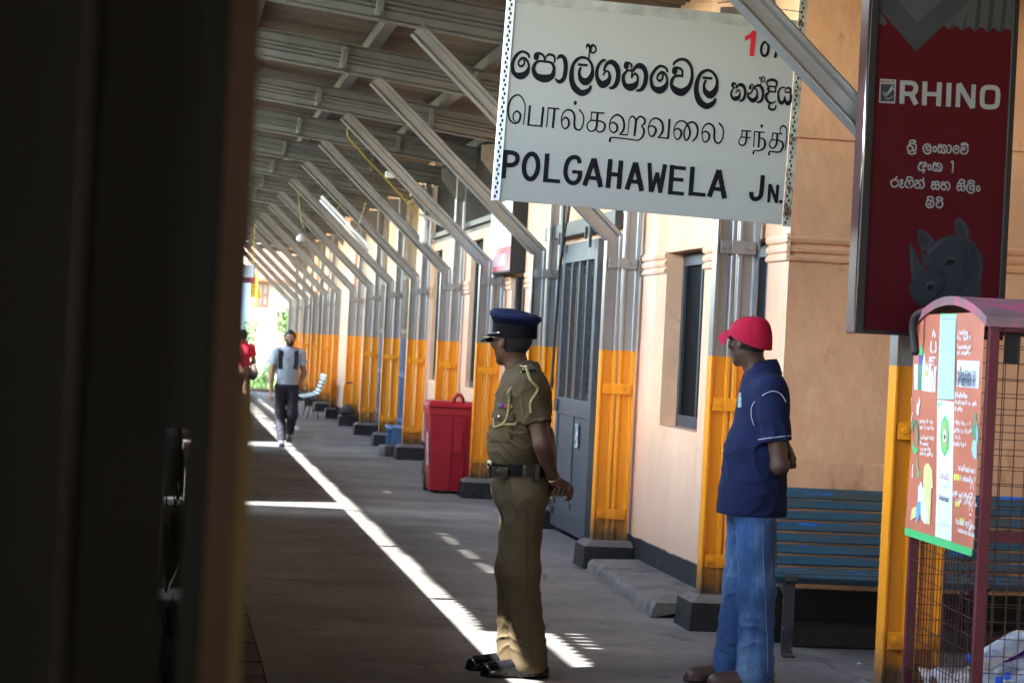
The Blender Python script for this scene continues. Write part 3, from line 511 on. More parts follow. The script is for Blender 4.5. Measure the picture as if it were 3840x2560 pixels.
 'poster_white': 'r01:1952,8056,64 2002,8156,64 2179,8167,64 2205,8093,64 2137,8121,64|r01:2031,8029,64 1893,7913,64 1889,7774,64 2003,7717,64 2110,7788,64 2082,7904,64 1992,7930,64|r01:2009,8028,64 2186,8028,64 2244,7903,64 2222,7773,64 2135,7735,64 2110,7788,64|r01:1917,7669,64 1987,7604,64 2185,7616,64 2248,7689,64|r01:2910,7761,64 2804,7658,64 2670,7667,64 2571,7794,64 2578,7945,64 2695,8048,64 2830,8024,64 2892,7899,64 2845,7811,64 2741,7804,64 2693,7877,64 2712,7936,64 2823,7942,64|r01:3220,7994,64 3250,8054,64 3339,8045,64 3325,7979,64 3233,7959,64|r01:3222,7952,64 3213,7833,64 3244,7739,64 3322,7743,64 3350,7841,64 3389,7737,64 3467,7731,64 3494,7850,64 3434,7932,64 3356,7938,64|r01:3353,7992,64 3472,8053,64 3589,7942,64 3579,7791,64 3512,7727,64|r01:3650,8064,64 3752,8033,64 3770,7889,64 3732,7768,64 3645,7737,64|r01:4110,7995,64 4006,8064,64 3878,7959,64 3873,7830,64 3978,7740,64 4098,7801,64 4092,7908,64 4001,7945,64 3960,7879,64|r01:4215,7905,64 4232,7998,64 4343,8009,64 4358,7929,64 4238,7895,64 4198,7807,64 4268,7747,64 4423,7756,64 4500,7868,64 4486,8040,64 4381,8136,64 4227,8099,64 4228,8163,64 4401,8180,64 4498,8115,64|r11:3131,7867,60 3128,7826,60 3114,7790,60 3092,7765,60 3066,7756,60 3038,7762,60 3014,7784,60 2997,7818,60 2989,7858,60 2992,7899,60 3006,7935,60 3028,7960,60 3054,7969,60 3082,7963,60 3106,7941,60 3123,7907,60|r01:2426,7245,64 2535,7282,64 2494,7211,64 2399,7120,64 2406,6991,64 2508,6940,64 2685,6961,64|r01:2592,7131,64 2624,6844,64|r01:2536,7267,64 2645,7220,64 2633,7112,64 2720,7134,64 2731,7225,64 2668,7290,64|r11:2944,7092,60 2941,7051,60 2929,7015,60 2908,6991,60 2884,6981,60 2858,6988,60 2835,7010,60 2819,7044,60 2812,7084,60 2815,7125,60 2827,7161,60 2847,7185,60 2872,7195,60 2898,7188,60 2921,7167,60 2937,7133,60|r01:3038,7222,64 3068,7282,64 3157,7272,64 3143,7207,64 3051,7186,64|r01:3040,7179,64 3030,7061,64 3062,6966,64 3139,6971,64 3168,7069,64 3206,6964,64 3285,6958,64 3312,7078,64 3252,7160,64 3174,7166,64|r01:3171,7219,64 3290,7280,64 3407,7169,64 3397,7018,64 3329,6954,64|r01:3798,7360,64 3886,7380,64 3879,6940,64|r01:1392,6486,64 1273,6432,64 1246,6302,64 1329,6189,64 1462,6197,64 1556,6299,64 1526,6447,64 1403,6487,64 1495,6616,64|r01:1635,6479,64 1745,6485,64 1655,6390,64 1741,6352,64 1636,6256,64 1689,6163,64 1786,6205,64|r01:1914,6517,64 1927,6610,64 2059,6628,64 2166,6581,64|r01:1977,6499,64 1862,6381,64 1868,6253,64 1987,6181,64|r01:1972,6505,64 2030,6423,64 2035,6327,64|r01:2030,6423,64 2109,6513,64 2202,6444,64 2209,6294,64 2086,6186,64|r01:2289,6470,64 2313,6515,64 2398,6498,64 2381,6401,64 2295,6342,64 2301,6235,64 2392,6183,64 2500,6247,64 2494,6354,64 2408,6392,64|r01:2406,6434,64 2530,6523,64 2657,6428,64 2665,6278,64 2559,6182,64|r01:2624,6512,64 2636,6619,64|r01:3024,6417,64 3042,6489,64 3154,6478,64 3146,6414,64|r01:3146,6414,64 3197,6498,64 3297,6493,64 3317,6424,64|r01:3015,6363,64 3326,6377,64|r01:3015,6363,64 3010,6256,64 3080,6185,64 3150,6217,64 3174,6297,64 3208,6214,64 3280,6192,64 3342,6275,64 3326,6377,64|r01:3434,6441,64 3464,6497,64 3543,6480,64 3535,6415,64 3437,6377,64 3432,6259,64 3525,6185,64 3622,6238,64 3639,6335,64 3570,6385,64|r01:3556,6438,64 3663,6515,64 3779,6429,64 3787,6280,64 3714,6185,64|r01:4136,6423,64 4154,6494,64 4266,6484,64 4258,6419,64|r01:4258,6419,64 4310,6504,64 4410,6499,64 4429,6429,64|r01:4127,6368,64 4439,6382,64|r01:4127,6368,64 4122,6261,64 4192,6190,64 4262,6222,64 4287,6303,64 4320,6219,64 4392,6197,64 4455,6280,64 4439,6382,64|r01:4197,6536,64 4236,6639,64 4392,6637,64 4429,6560,64|r01:4881,6230,64 4775,6127,64 4641,6136,64 4541,6264,64 4548,6415,64 4666,6518,64 4801,6494,64 4863,6369,64 4816,6280,64 4712,6274,64 4663,6346,64 4683,6405,64 4794,6412,64|r01:4579,6558,64 4660,6632,64 4817,6609,64 4858,6557,64|r11:5100,6324,60 5097,6283,60 5084,6247,60 5064,6223,60 5039,6213,60 5013,6220,60 4990,6242,60 4974,6276,60 4966,6317,60 4969,6358,60 4982,6393,60 5002,6418,60 5028,6428,60 5054,6421,60 5076,6399,60 5093,6365,60|r01:2858,5754,64 2869,5840,64 3031,5849,64 3112,5775,64|r01:2840,5684,64 2904,5731,64 2984,5675,64 3060,5718,64 3112,5657,64|r01:2840,5684,64 2815,5515,64 2898,5413,64 3053,5422,64 3136,5534,64 3112,5657,64|r01:3262,5756,64 3269,5838,64 3408,5856,64 3512,5787,64|r01:3259,5730,64 3437,5729,64 3521,5620,64 3483,5479,64 3364,5418,64 3265,5498,64 3259,5605,64 3352,5660,64|r11:3022,5549,47 3019,5529,47 3008,5512,47 2992,5499,47 2972,5494,47 2951,5497,47 2933,5507,47 2921,5523,47 2916,5543,47 2919,5562,47 2929,5580,47 2946,5592,47 2966,5597,47 2987,5594,47 3005,5584,47 3017,5568,47|b00:1517,10647,214 1538,9667,214|b00:1913,10112,221 2157,9674,221|b00:2494,10660,214 2509,9665,214|b00:3123,10669,214 3127,9668,214|b00:2502,10146,178 3131,10161,178|b00:3545,10671,214 3552,9677,214|b00:3957,10669,197 3964,9678,197|b00:4619,10669,197 4622,9680,197|b00:3969,10662,222 4621,9687,222|b01:1448,10549,178 1909,10558,192 2087,10455,207 2091,10241,207 1932,10110,185 1489,10103,178|r11:5326,10603,197 5580,10580,204 5685,10426,208 5689,9995,208 5608,9829,204 5369,9771,197 5118,9798,204 5021,9953,208 5021,10383,208 5098,10549,204',
 'logo_white': 'f10:540,10654 1240,10657 1244,9652 544,9650',
 'logo_dark': 'f10:588,10437 1187,10458 1203,9728 1164,9761 1130,9716 1084,9749 1042,9710 996,9750 953,9712 907,9745 865,9706 819,9739 777,9701 731,9733 689,9702 643,9728 608,9697',
 'logo_rhino': 'r01:696,10141,18 757,10020,50 889,9957,36|r01:826,10114,21 877,10046,57 948,10104,85 1040,10252,121 1088,10380,57 1179,10404,21|r01:799,9916,21 896,9833,36 1040,9878,28 1189,9994,21|r01:1093,10291,71 1161,10260,50 1180,10172,21',
 'logo_word': 'b00:599,10598,21 597,10491,21|b00:694,10597,21 692,10493,21|b00:768,10598,21 766,10494,21|b00:697,10543,21 771,10545,21|b00:819,10598,21 817,10494,21|b00:878,10598,21 876,10494,21|b00:952,10599,21 950,10496,21|b00:878,10598,21 953,10496,21|b01:592,10587,21 651,10583,21 653,10548,21 602,10537,21|b01:624,10539,21 663,10488,21|r11:1167,10560,21 1163,10543,21 1150,10528,21 1129,10518,21 1103,10513,21 1078,10514,21 1056,10522,21 1041,10535,21 1035,10551,21 1039,10568,21 1053,10583,21 1074,10593,21 1099,10598,21 1125,10596,21 1146,10589,21 1161,10576,21',
 'slate': 'f10:235,14081 255,13548 2035,11894 4471,14376',
 'slate_light': 'f10:961,14131 2035,13107 3243,14291',
 'corrugated': 'f10:4490,14378 3184,13074 3235,13054 3287,13011 3339,12960 3391,12917 3442,12895 3492,12902 3540,12937 3587,12988 3634,13039 3682,13074 3732,13084 3783,13064 3835,13021 3888,12970 3940,12926 3991,12905 4040,12912 4088,12946 4136,12997 4183,13048 4231,13084 4281,13094 4332,13074 4384,13031 4437,12980 4489,12936 4540,12914 4590,12922 4638,12956 4685,13007 4733,13058 4781,13094 4831,13103 4882,13084 4934,13041 4987,12990 5039,12946 5090,12924 5140,12931 5188,12965 5236,13016 5283,13068 5331,13104 5381,13113 5432,13094 5485,13051 5537,13000 5590,12956 5641,12934 5691,12941 5739,12975 5787,13026 5834,13077 5883,13113 5933,13123 5984,13104 6036,13061 6089,13010 6142,12966 6193,12944 6161,14494|f10:315,13463 750,13019 681,12929 573,12875 460,12921 337,13037',
 'corr_dark': 'f10:3414,12926 3562,12925 3685,13409|f10:3968,12963 4117,12963 4224,13768|f10:4508,12946 4701,12952 4805,14400 4612,14386|f10:5066,12956 5259,12962 5362,14438 5168,14425|f10:5624,12966 5818,12972 5919,14477 5726,14464',
 'rhino_body': 'f10:2924,3471 3204,3840 3458,4095 3749,4273 4113,4348 4448,4328 4753,4248 4998,4036 5214,3758 5380,3460 5413,3155 5399,2767 5322,2441 5383,2121 5463,1867 4921,1645 3269,1302 2772,1260 2581,1411 2406,1579 2293,1830 2229,2116 2338,2250 2367,2332 2647,2395 2871,2551 3012,2736 3116,2967 3170,3227',
 'rhino_horn': 'f10:2367,2332 2277,2793 2187,3238 2154,3750 2185,3919 2293,3758 2496,3383 2711,3073 2854,2888 2995,2735 2809,2468 2615,2361|f10:2676,3618 2750,3606 2927,3407 3199,3293 3086,2901 2836,2919 2736,3236',
 'rhino_ear': 'f10:2486,4411 2573,4471 2774,4443 3015,4280 3193,4065 3279,4005 3136,3869 3022,3508 2884,3597 2698,3651 2569,3901|f10:4076,4726 4115,4953 4242,5073 4415,4970 4626,4757 4748,4474 4738,4215 4560,4092 4358,4129 4183,4281',
 'rhino_earin': 'f10:2545,4350 2710,4391 2919,4210 3030,3991 2912,3695 2710,3748 2599,3967|f10:4143,4730 4248,4961 4425,4778 4608,4466 4553,4237 4354,4194 4211,4379',
 'rhino_dark': 'f10:3697,3030 3771,3195 3966,3302 4152,3264 4143,3119 3980,3046|f10:3297,2059 3290,2027 3270,1997 3239,1973 3200,1956 3157,1949 3114,1952 3075,1964 3044,1986 3024,2013 3017,2045 3024,2077 3044,2107 3075,2131 3114,2148 3157,2155 3200,2152 3239,2140 3270,2119 3290,2091|r01:2597,1428,29 3027,1466,32 3384,1662,39 3700,2000,51 3790,2198,26',
 'rhino_hi': 'f10:3648,2995 3703,3224 3928,3397 4229,3397 4167,3297 3948,3327 3771,3211|f10:2932,2024 2986,2268 3214,2361 3420,2243 3289,2204 3122,2211 3028,2093 3003,1931|f10:2220,3240 2234,3626 2307,3501 2403,2928 2416,2479 2361,2444|f10:2924,3471 3330,3992 3753,4192 3598,3958 3279,3683 3060,3414|f10:5336,3345 5386,3025 5309,2569 5212,2499 5322,2957',
 'rhino_shade': 'f10:4264,3995 4658,4146 5005,3907 5159,3529 5152,3012 4938,2614 4755,2281 4571,1949 4306,1903 4418,2328 4531,2721 4441,3167 4488,3556|f10:3389,2853 3660,2771 3871,2557 3848,2362 3540,2507 3332,2657|f10:3422,2211 3682,2353 3885,2300 3871,1913 3582,1704 3439,1890',
 'rhino_wrinkle': 'r01:3650,2963,16 3920,2897,23 4184,2960,16|r01:3795,3390,16 4024,3483,26 4260,3431,16|r01:4665,4017,16 4761,3765,23 4741,3506,13|r01:4831,3382,16 4982,3067,23 4932,2742,13|r01:3206,3808,13 3465,3951,19 3762,4032,13|r01:3100,2644,16 3336,2576,22 3545,2410,16|r01:4952,2356,16 5095,2170,23 5142,1915,16|r01:2650,2331,16 2944,2443,22 3279,2396,16|r01:2409,1836,16 2681,1722,22 2979,1753,16|r01:3372,3174,16 3499,3309,19 3588,3507,13',
}
CAGE_ART = 'strip:410,1772 688,1768 717,1439 450,1433|green:410,1772 688,1768 687,1749 420,1752|green:426,1749 595,1747 518,1652|mid:595,1747 677,1745 682,1686 573,1658 518,1652|white:560,1662 592,1649 612,1619 617,1583 599,1561 566,1549 535,1560 513,1590 509,1624 522,1649|teal:539,1641 567,1641 573,1602 598,1601 563,1564 524,1602 547,1602|line:420,1752 687,1749 688,1747 421,1750|line:676,1746 686,1746 725,1438 716,1439|line:450,1434 722,1439 722,1437 450,1432|white:454,1431 719,1430 772,1031 508,1012|white:504,1034 772,1053 782,900 514,898|mid:459,1423 545,1424 470,1388|green:590,1376 647,1353 681,1302 675,1247 625,1213 567,1236 533,1290 544,1347|lime:593,1364 639,1339 659,1298 652,1257 619,1228 575,1253 555,1294 562,1342|pink:597,1332 633,1311 642,1284 616,1255 582,1276 572,1309|white:599,1324 623,1305 626,1278 607,1269 583,1281 579,1306|line:604,1302 619,1294 613,1280 593,1282 590,1296|white:738,1590 1080,1589 1087,1489 745,1489|bot:44,1655 75,1645 89,1605 21,1604 23,1636|bot:29,1566 92,1567 107,1461 41,1462|green:124,1643 160,1631 161,1604 101,1604 107,1633|blue:101,1604 161,1604 164,1565 109,1566|teal:110,1564 161,1564 170,1462 120,1462|bot:191,1616 223,1570 234,1461 180,1461 168,1570|bot:246,1579 271,1551 278,1460 238,1460 230,1553|yel:233,1541 273,1541 271,1520 234,1521|bot:279,1569 316,1570 334,1459 284,1459|bot:338,1554 365,1532 367,1458 337,1459 327,1531|bot:369,1562 415,1562 404,1530 419,1461 377,1458 373,1532|bot:319,1711 351,1691 359,1677 340,1677 322,1697 313,1677 298,1677 299,1694|bot:284,1663 301,1661 301,1628 329,1621 331,1613 293,1618 280,1634|bot:357,1663 377,1657 392,1629 379,1616 349,1614 348,1622 373,1627|bot:-15,1429 9,1428 -2,1389 -34,1356 -31,1386|bot:15,1372 30,1364 0,1322 -22,1273 -30,1297 -10,1336|bot:150,1435 167,1418 147,1379 152,1368 132,1356 101,1368 105,1407 131,1406|teal:10,1292 18,1316 68,1342 132,1315 153,1263 132,1224 118,1262 121,1305 71,1327 36,1308 33,1276|green:18,1257 52,1235 100,1224 152,1222 124,1203 87,1197 43,1217|green:138,1185 151,1184 162,1150 194,1132 185,1104 146,1117 160,1130 142,1152|bot:54,1156 72,1156 84,1102 62,1101|yel2:308,1172 345,1175 417,1153 445,1084 414,1080 421,1006 315,998 267,1075 268,1156|yel2:309,1022 421,1030 422,936 363,933|bot:210,1092 244,1093 252,1074 292,1074 311,999 197,990 185,1075 210,1078|blue2:191,1045 270,1032 274,996 203,991|bot:196,1014 313,1022 392,956 343,930 279,948 253,974|blue2:193,1012 254,1016 254,969 202,921 185,955|yel2:106,977 187,993 186,950 97,927|teal:1052,1399 1073,1397 1091,1298 1049,1307 1035,1348 1054,1360|pale:1083,1374 1166,1322 1164,1280 1091,1308|pale:1046,1296 1101,1298 1140,1229 1075,1231 1035,1261|yel:787,1158 879,1159 881,1137 790,1134|yel:826,1056 900,1058 901,1040 827,1037|yel:906,1000 980,1001 981,975 907,974|green:4,893 1238,902 1233,873 19,862|edge:145,1773 157,1772 172,1636 162,1636'
CAGE_ROWS = [(720, 1695, 913, 1694, 17), (725, 1672, 950, 1671, 17), (731, 1639, 951, 1638, 15), (736, 1618, 966, 1617, 15), (739, 1456, 934, 1456, 17), (737, 1452, 933, 1457, 14), (746, 1429, 1077, 1430, 15), (748, 1403, 881, 1403, 15), (751, 1350, 997, 1352, 15), (757, 1320, 1024, 1325, 15), (784, 1295, 873, 1297, 13), (764, 1270, 951, 1272, 15), (172, 1336, 414, 1339, 14), (177, 1312, 431, 1316, 14), (184, 1270, 446, 1273, 14), (185, 1247, 341, 1250, 14), (187, 1225, 388, 1231, 14), (190, 1207, 435, 1210, 15), (846, 1184, 1115, 1185, 20), (892, 1149, 1117, 1148, 20), (784, 1080, 1124, 1087, 18), (840, 1058, 1152, 1065, 17), (556, 1118, 702, 1120, 7), (545, 1000, 723, 1004, 8), (536, 951, 752, 955, 8)]
# ------------------------------------------------------------------ lettering tools (paint and print on flat boards)
def crom(pts, closed, n=5):
    P = [np.array(p, float) for p in pts]; m = len(P); out = []
    if m < 3: return P
    rng = range(m if closed else m-1)
    for i in rng:
        p0 = P[(i-1) % m] if closed or i > 0 else P[i]; p1 = P[i]; p2 = P[(i+1) % m]
        p3 = P[(i+2) % m] if closed or i+2 < m else p2
        for k in range(n):
            t = k/n; out.append(.5*((2*p1)+(p2-p0)*t+(2*p0-5*p1+4*p2-p3)*t*t+(3*p1-p0-3*p2+p3)*t**3))
    if not closed: out.append(P[-1])
    return out
def stroke_mesh(mb, strokes, to3, lift, mi=0, n=5):
    """strokes as (cap, closed, smooth, [(u,v,w)..]); to3(u,v,lift) -> 3D point"""
    dl = 0.0
    for cap, cl, sm, pts in strokes:
        dl += .00001; lf = lift+dl
        if cap == 'f':
            q = [to3(p[0], p[1], lf) for p in pts]; mb.add(q, [tuple(range(len(q)))], mi); continue
        P = crom(pts, cl, n) if sm else [np.array(p, float) for p in pts]; L_, R2 = [], []; m = len(P)
        for i in range(m):
            a = P[(i-1) % m] if cl or i > 0 else P[i]; b = P[(i+1) % m] if cl or i < m-1 else P[i]
            d = (b-a)[:2]; d = d/(np.linalg.norm(d)+1e-9); nn = np.array([-d[1], d[0]])*P[i][2]/2
            L_.append(P[i][:2]+nn); R2.append(P[i][:2]-nn)
        v = [to3(*p, lf) for p in L_]+[to3(*p, lf) for p in R2]
        f = [(i, (i+1) % m, m+(i+1) % m, m+i) for i in range(m if cl else m-1)]
        mb.add(v, f, mi)
        if cap == 'r' and not cl:
            for e in (0, m-1):
                c = P[e]; mb.add([to3(c[0]+c[2]/2*math.cos(a), c[1]+c[2]/2*math.sin(a), lf+.000005) for a in [k*math.pi/5 for k in range(10)]], [tuple(range(10))], mi)
def parse(s, sc=1e-4):
    out = []
    for t in s.split('|'):
        h, b = t.split(':'); out.append((h[0], int(h[1]), int(h[2]), [tuple(float(x)*sc for x in q.split(',')) for q in b.split()]))
    return out
def text2d(body, size=1.0, xs=1.0, bold=0.0, shear=0.0, width=None):
    c = bpy.data.curves.new('t', 'FONT'); c.body = body; c.size = size; c.offset = bold; c.shear = shear; c.resolution_u = 3
    o = bpy.data.objects.new('t', c); C.objects.link(o); dg = bpy.context.evaluated_depsgraph_get()
    me = bpy.data.meshes.new_from_object(o.evaluated_get(dg)); v = [(p.co.x*xs, p.co.y) for p in me.vertices]; f = [tuple(p.vertices) for p in me.polygons]
    bpy.data.objects.remove(o); bpy.data.curves.remove(c); bpy.data.meshes.remove(me)
    if width and v:
        x0 = min(p[0] for p in v); x1 = max(p[0] for p in v); v = [((p[0]-x0)*width/(x1-x0), p[1]) for p in v]
    return v, f
M['ink'] = mat('black_sign_paint', (.004, .004, .007), .5, var=0, spec=.15)
M['signred'] = mat('red_sign_paint', (.42, .006, .02), .45, var=0)

# ------------------------------------------------------------------ hanging station name board
SO = Vector((1.477, 11.0, 2.223)); sd = Vector((1.388, 0, -.040)).normalized(); sn = Vector((-sd.z, 0, sd.x))
sb = thing('station_name_board', 'white hanging station name board with black lettering in three scripts', 'sign', SO)
def sg(u, v, l=0): return sd*u+sn*v+Vector((0, -l, 0))
m = MB(); nx, nz = 40, 28; W_, H_ = 1.335, .955
v = []
for j in range(nz+1):
    for i in range(nx+1):
        u = W_*i/nx; q = H_*j/nz; b = .0010*math.sin(u*37+2*math.sin(q*5))*max(0, 1-q/.10) + .0006*math.sin(u*3.1+q*2)
        v.append(sg(u, q, b))
m.add(v, [(j*(nx+1)+i, j*(nx+1)+i+1, (j+1)*(nx+1)+i+1, (j+1)*(nx+1)+i) for j in range(nz) for i in range(nx)])
m.add([sg(0, 0, -.02), sg(W_, 0, -.02), sg(W_, H_, -.02), sg(0, H_, -.02)], [(3, 2, 1, 0)])
sgm = mat('white_enamel_board', (.42, .52, .585), .42, var=.06, vscale=4, stretch=(1, 1, .4)); scratches(sgm, (.33, .37, .38), 3.5, .58, .8, (1, 1, .5)); scratches(sgm, (.22, .22, .2), 60, .74, .77)
overlay(sgm, (.30, .29, .26), lo=9, hi=9.1)
m.build('panel', sgm, sb, smooth=True, recalc=False)
for gname, mm in (('sinhala', 'ink'), ('tamil', 'ink'), ('english', 'ink'), ('number', 'ink'), ('red', 'signred')):
    q = MB(); stroke_mesh(q, parse(GLY[gname]), sg, .0022); q.build('lettering', M[mm], sb, recalc=False)
q = MB(); q.add([sg(.0, H_-.05, .0018), sg(W_, H_-.05, .0018), sg(W_, H_, .0018), sg(0, H_, .0018)], [(0, 1, 2, 3)])
q.build('dirt_strip', mat('grimy_board_edge', (.27, .26, .23), .8, var=.3, vscale=9), sb, recalc=False)
def angle_iron(u0, u1, v0, v1, mtl, lab, hole_u):
    q = MB(); q.add([sg(u0, v0, .008), sg(u1, v0, .008), sg(u1, v1, .008), sg(u0, v1, .008), sg(u0, v0, .005), sg(u1, v0, .005), sg(u1, v1, .005), sg(u0, v1, .005)], [(0, 1, 2, 3), (7, 6, 5, 4), (0, 4, 5, 1), (1, 5, 6, 2), (2, 6, 7, 3), (3, 7, 4, 0)])
    e = u0 if lab == 'l' else u1
    q.add([sg(e, v0, .008), sg(e, v0, -.035), sg(e, v1, -.035), sg(e, v1, .008), sg(e+.003*(1 if lab == 'l' else -1), v0, .004), sg(e+.003*(1 if lab == 'l' else -1), v0, -.035), sg(e+.003*(1 if lab == 'l' else -1), v1, -.035), sg(e+.003*(1 if lab == 'l' else -1), v1, .004)], [(0, 1, 2, 3), (4, 5, 6, 7), (0, 1, 5, 4), (3, 2, 6, 7)])
    o = q.build('edge_angle', mtl, sb, recalc=True)
    h = MB(); v = v0+.018; k = 0
    while v < v1-.01:
        for hu in ((hole_u,) if True else ()): h.add([sg(hu+.0052*math.cos(a)+(.0035 if k % 2 else -.0035), v+.0085*math.sin(a), .0086) for a in [t*math.pi/5 for t in range(10)]], [tuple(range(10))])
        v += .0205; k += 1
    h.build('bolt_holes', M['black'], o, recalc=False)
    return o
angle_iron(-.034, -.001, -.004, 1.42, mat('white_perforated_angle', (.72, .74, .76), .4, var=.1, metal=.1), 'l', -.019)
rust = scratches(mat('rusty_perforated_angle', (.30, .28, .22), .6, var=.3, vscale=12), (.09, .035, .015), 14, .52, .6)
angle_iron(W_+.001, W_+.040, -.008, 1.42, rust, 'r', W_+.018)
q = MB(); q.tube([sg(.95, 1.0, -.01), sg(1.1, 1.03, -.01), sg(1.25, 1.0, 0), sg(1.36, .995, .01)], .002, 5); q.build('tie_wire', M['mesh'], sb)
q = MB(); q.bar(Vector((-.02, .02, 1.40)), Vector((1.45, .02, 1.36)), .04, .04); q.build('hanger_bar', M['silver'], sb)

# ------------------------------------------------------------------ red advertising light box on the first post
PO = Vector((2.84, 9.8, 1.684))
ad = thing('advertising_board', 'tall red hanging advertising board with a grey rhino head and white lettering', 'sign', PO)
PW, PH, PD = .642, 1.62, .14
def pg(u, v, l=0): return Vector((u, -l, v))
m = MB(); m.box(0, PW, .004, PD, 0, PH); m.build('case', mat('maroon_case', (.045, .008, .01), .45, var=.2), ad, bevel=.004)
m = MB(); m.add([pg(.0, 0, .0), pg(PW, 0, .0), pg(PW, PH, .0), pg(0, PH, .0)], [(0, 1, 2, 3)])
redm = mat('red_printed_vinyl', (.042, .0008, .0028), .5, var=.06, vscale=3, spec=.15); scratches(redm, (.2, .05, .05), 9, .74, .77, (2, 2, .5))
m.build('panel', redm, ad, recalc=False)
m = MB(); b = .033
m.box(0, b, -.012, .003, 0, PH); m.box(PW-.026, PW, -.012, .003, 0, PH); m.box(b, PW-.026, -.012, .003, 0, .016)
m.build('frame', mat('black_frame', (.006, .006, .007), .35, var=0), ad, bevel=.002)
m = MB(); m.tube([(-.003, -.006, 0), (-.003, -.006, PH)], .0065, 8); m.build('edge_trim', mat('bright_chrome_trim', (.75, .77, .8), .16, metal=1, var=0), ad, smooth=True)
PS = .8
ART = [('corrugated', (.085, .088, .088), .0012), ('corr_dark', (.045, .047, .048), .0016), ('slate', (.06, .061, .066), .0020), ('slate_light', (.095, .09, .1), .0024), ('poster_white', (.43, .40, .38), .0012),
       ('logo_white', (.43, .40, .38), .0012), ('logo_dark', (.045, .05, .055), .0016), ('logo_rhino', (.4, .39, .37), .0020), ('logo_word', (.2, .006, .015), .0016),
       ('rhino_ear', (.055, .06, .068), .0012), ('rhino_earin', (.032, .036, .042), .0014), ('rhino_body', (.036, .041, .05), .0016), ('rhino_horn', (.045, .049, .056), .0018), ('rhino_shade', (.026, .030, .037), .0018), ('rhino_hi', (.066, .074, .088), .0020), ('rhino_wrinkle', (.060, .067, .078), .0022), ('rhino_dark', (.006, .007, .01), .0024)]
for gname, col, lf in ART:
    st_ = parse(GLY[gname]); q = MB(); stroke_mesh(q, [(a, b_, c_, [(min(max(p[0], .034), PW-.027), min(p[1], PH), *p[2:]) for p in d]) for a, b_, c_, d in st_], pg, lf)
    q.build({'poster_white': 'lettering', 'logo_word': 'lettering'}.get(gname, gname if not gname.startswith('rhino') else gname.replace('earin', 'inner_ear').replace('_hi', '_light').replace('_dark', '_eye')), mat('print_'+gname, tuple(c*.42 for c in col), .55, var=.05, spec=.15), ad, recalc=False)
m = MB(); m.bar((.05, PD+.03, PH-.1), (.05, PD+.03, PH+.9), .02, .02); m.bar((.55, PD+.03, PH-.1), (.55, PD+.03, PH+.9), .02, .02); m.build('hanger', M['silver'], ad)

# ------------------------------------------------------------------ wire bottle cage with printed panel
CF = Vector((2.972, 8.5, 0)); ce1 = Vector((3.069-2.972, 1.15, 0)).normalized(); ce2 = Vector((ce1.y, -ce1.x, 0)); CL = 1.154; CWd = .85
cg = thing('bottle_collection_cage', 'maroon wire mesh bottle collection cage with arched roof and orange printed panel', 'recycling bin', CF)
def cp(u, z, l=0): return ce1*(CL-u)-ce2*l+Vector((0, 0, z))          # front panel: u from the far end, l outwards
def cv(s, t, z): return ce1*s+ce2*t+Vector((0, 0, z))                  # s along the panel from the near end, t depth
mar = scratches(mat('maroon_gloss_paint', (.10, .008, .018), .38, var=.25, vscale=6), (.25, .12, .12), 30, .72, .75)
pink = mat('faded_pink_roof', (.20, .105, .11), .6, var=.25, vscale=5); scratches(pink, (.45, .06, .12), 5, .5, .62)
m = MB(); t = .038
for s in (0, CL-t):
    for d in (0, CWd-t): m.obox(cv(s+t/2, d+t/2, .9), ce1*t/2, ce2*t/2, Vector((0, 0, .86)))
for z in (.12, 1.72):
    for d in (t/2, CWd-t/2): m.obox(cv(CL/2, d, z), ce1*(CL/2-t), ce2*(t/2-.002), Vector((0, 0, t/2)))
    for s in (t/2, CL-t/2): m.obox(cv(s, CWd/2, z), ce1*(t/2-.002), ce2*(CWd/2-t), Vector((0, 0, t/2)))
m.obox(cv(t/2+.003, CWd/2, .95), ce1*(t/2-.006), ce2*(CWd/2-t), Vector((0, 0, .02)))
m.build('frame', mar, cg, bevel=.003)
# barrel roof (axis along depth) with a thick edge
m = MB(); n = 16; rise = .085; v = []
for d in (-.02, CWd+.02):
    for th in (0, -.034):
        for i in range(n+1):
            s = -.02+(CL+.04)*i/n; x = (i/n-.5)*2; v.append(cv(s, d, 1.752+rise*(1-x*x)+th))
k = n+1
f = [(i, i+1, 2*k+i+1, 2*k+i) for i in range(n)]+[(k+i, 3*k+i, 3*k+i+1, k+i+1) for i in range(n)]+[(i, k+i, k+i+1, i+1) for i in range(n)]+[(2*k+i, 2*k+i+1, 3*k+i+1, 3*k+i) for i in range(n)]+[(0, 2*k, 3*k, k), (n, k+n, 3*k+n, 2*k+n)]
m.add(v, f); m.build('arched_roof', pink, cg)
# wire mesh on the four sides (the panel side only below the panel), leaning wires slightly uneven
m = MB(); wr = .0016
def wire(a, b): m.bar(a, b, wr*2, wr*2)
for d, z1 in ((.0, .88), (CWd, 1.72)):
    s = .045
    while s < CL-.03: wire(cv(s, d, .12), cv(s+random.uniform(-.004, .004), d, z1)); s += .0515
    z = .2
    while z < z1: wire(cv(.02, d+.004, z), cv(CL-.02, d+.004, z+random.uniform(-.003, .003))); z += .063
for s in (.0, CL):
    d = .06
    while d < CWd-.03: wire(cv(s, d, .12), cv(s, d+random.uniform(-.005, .005), 1.72)); d += .0515
    z = .2
    while z < 1.72: wire(cv(s+.004, .03, z), cv(s+.004, CWd-.03, z+random.uniform(-.004, .004))); z += .063
m.build('wire_mesh', mat('maroon_wire', (.055, .02, .02), .5, metal=.2, var=.3, vscale=9), cg)
m = MB(); m.add([cv(.03, .03, .2), cv(CL-.03, .03, .2), cv(CL-.03, CWd-.03, .2), cv(.03, CWd-.03, .2)], [(0, 1, 2, 3)]); m.build('cage_floor', mar, cg, recalc=False)
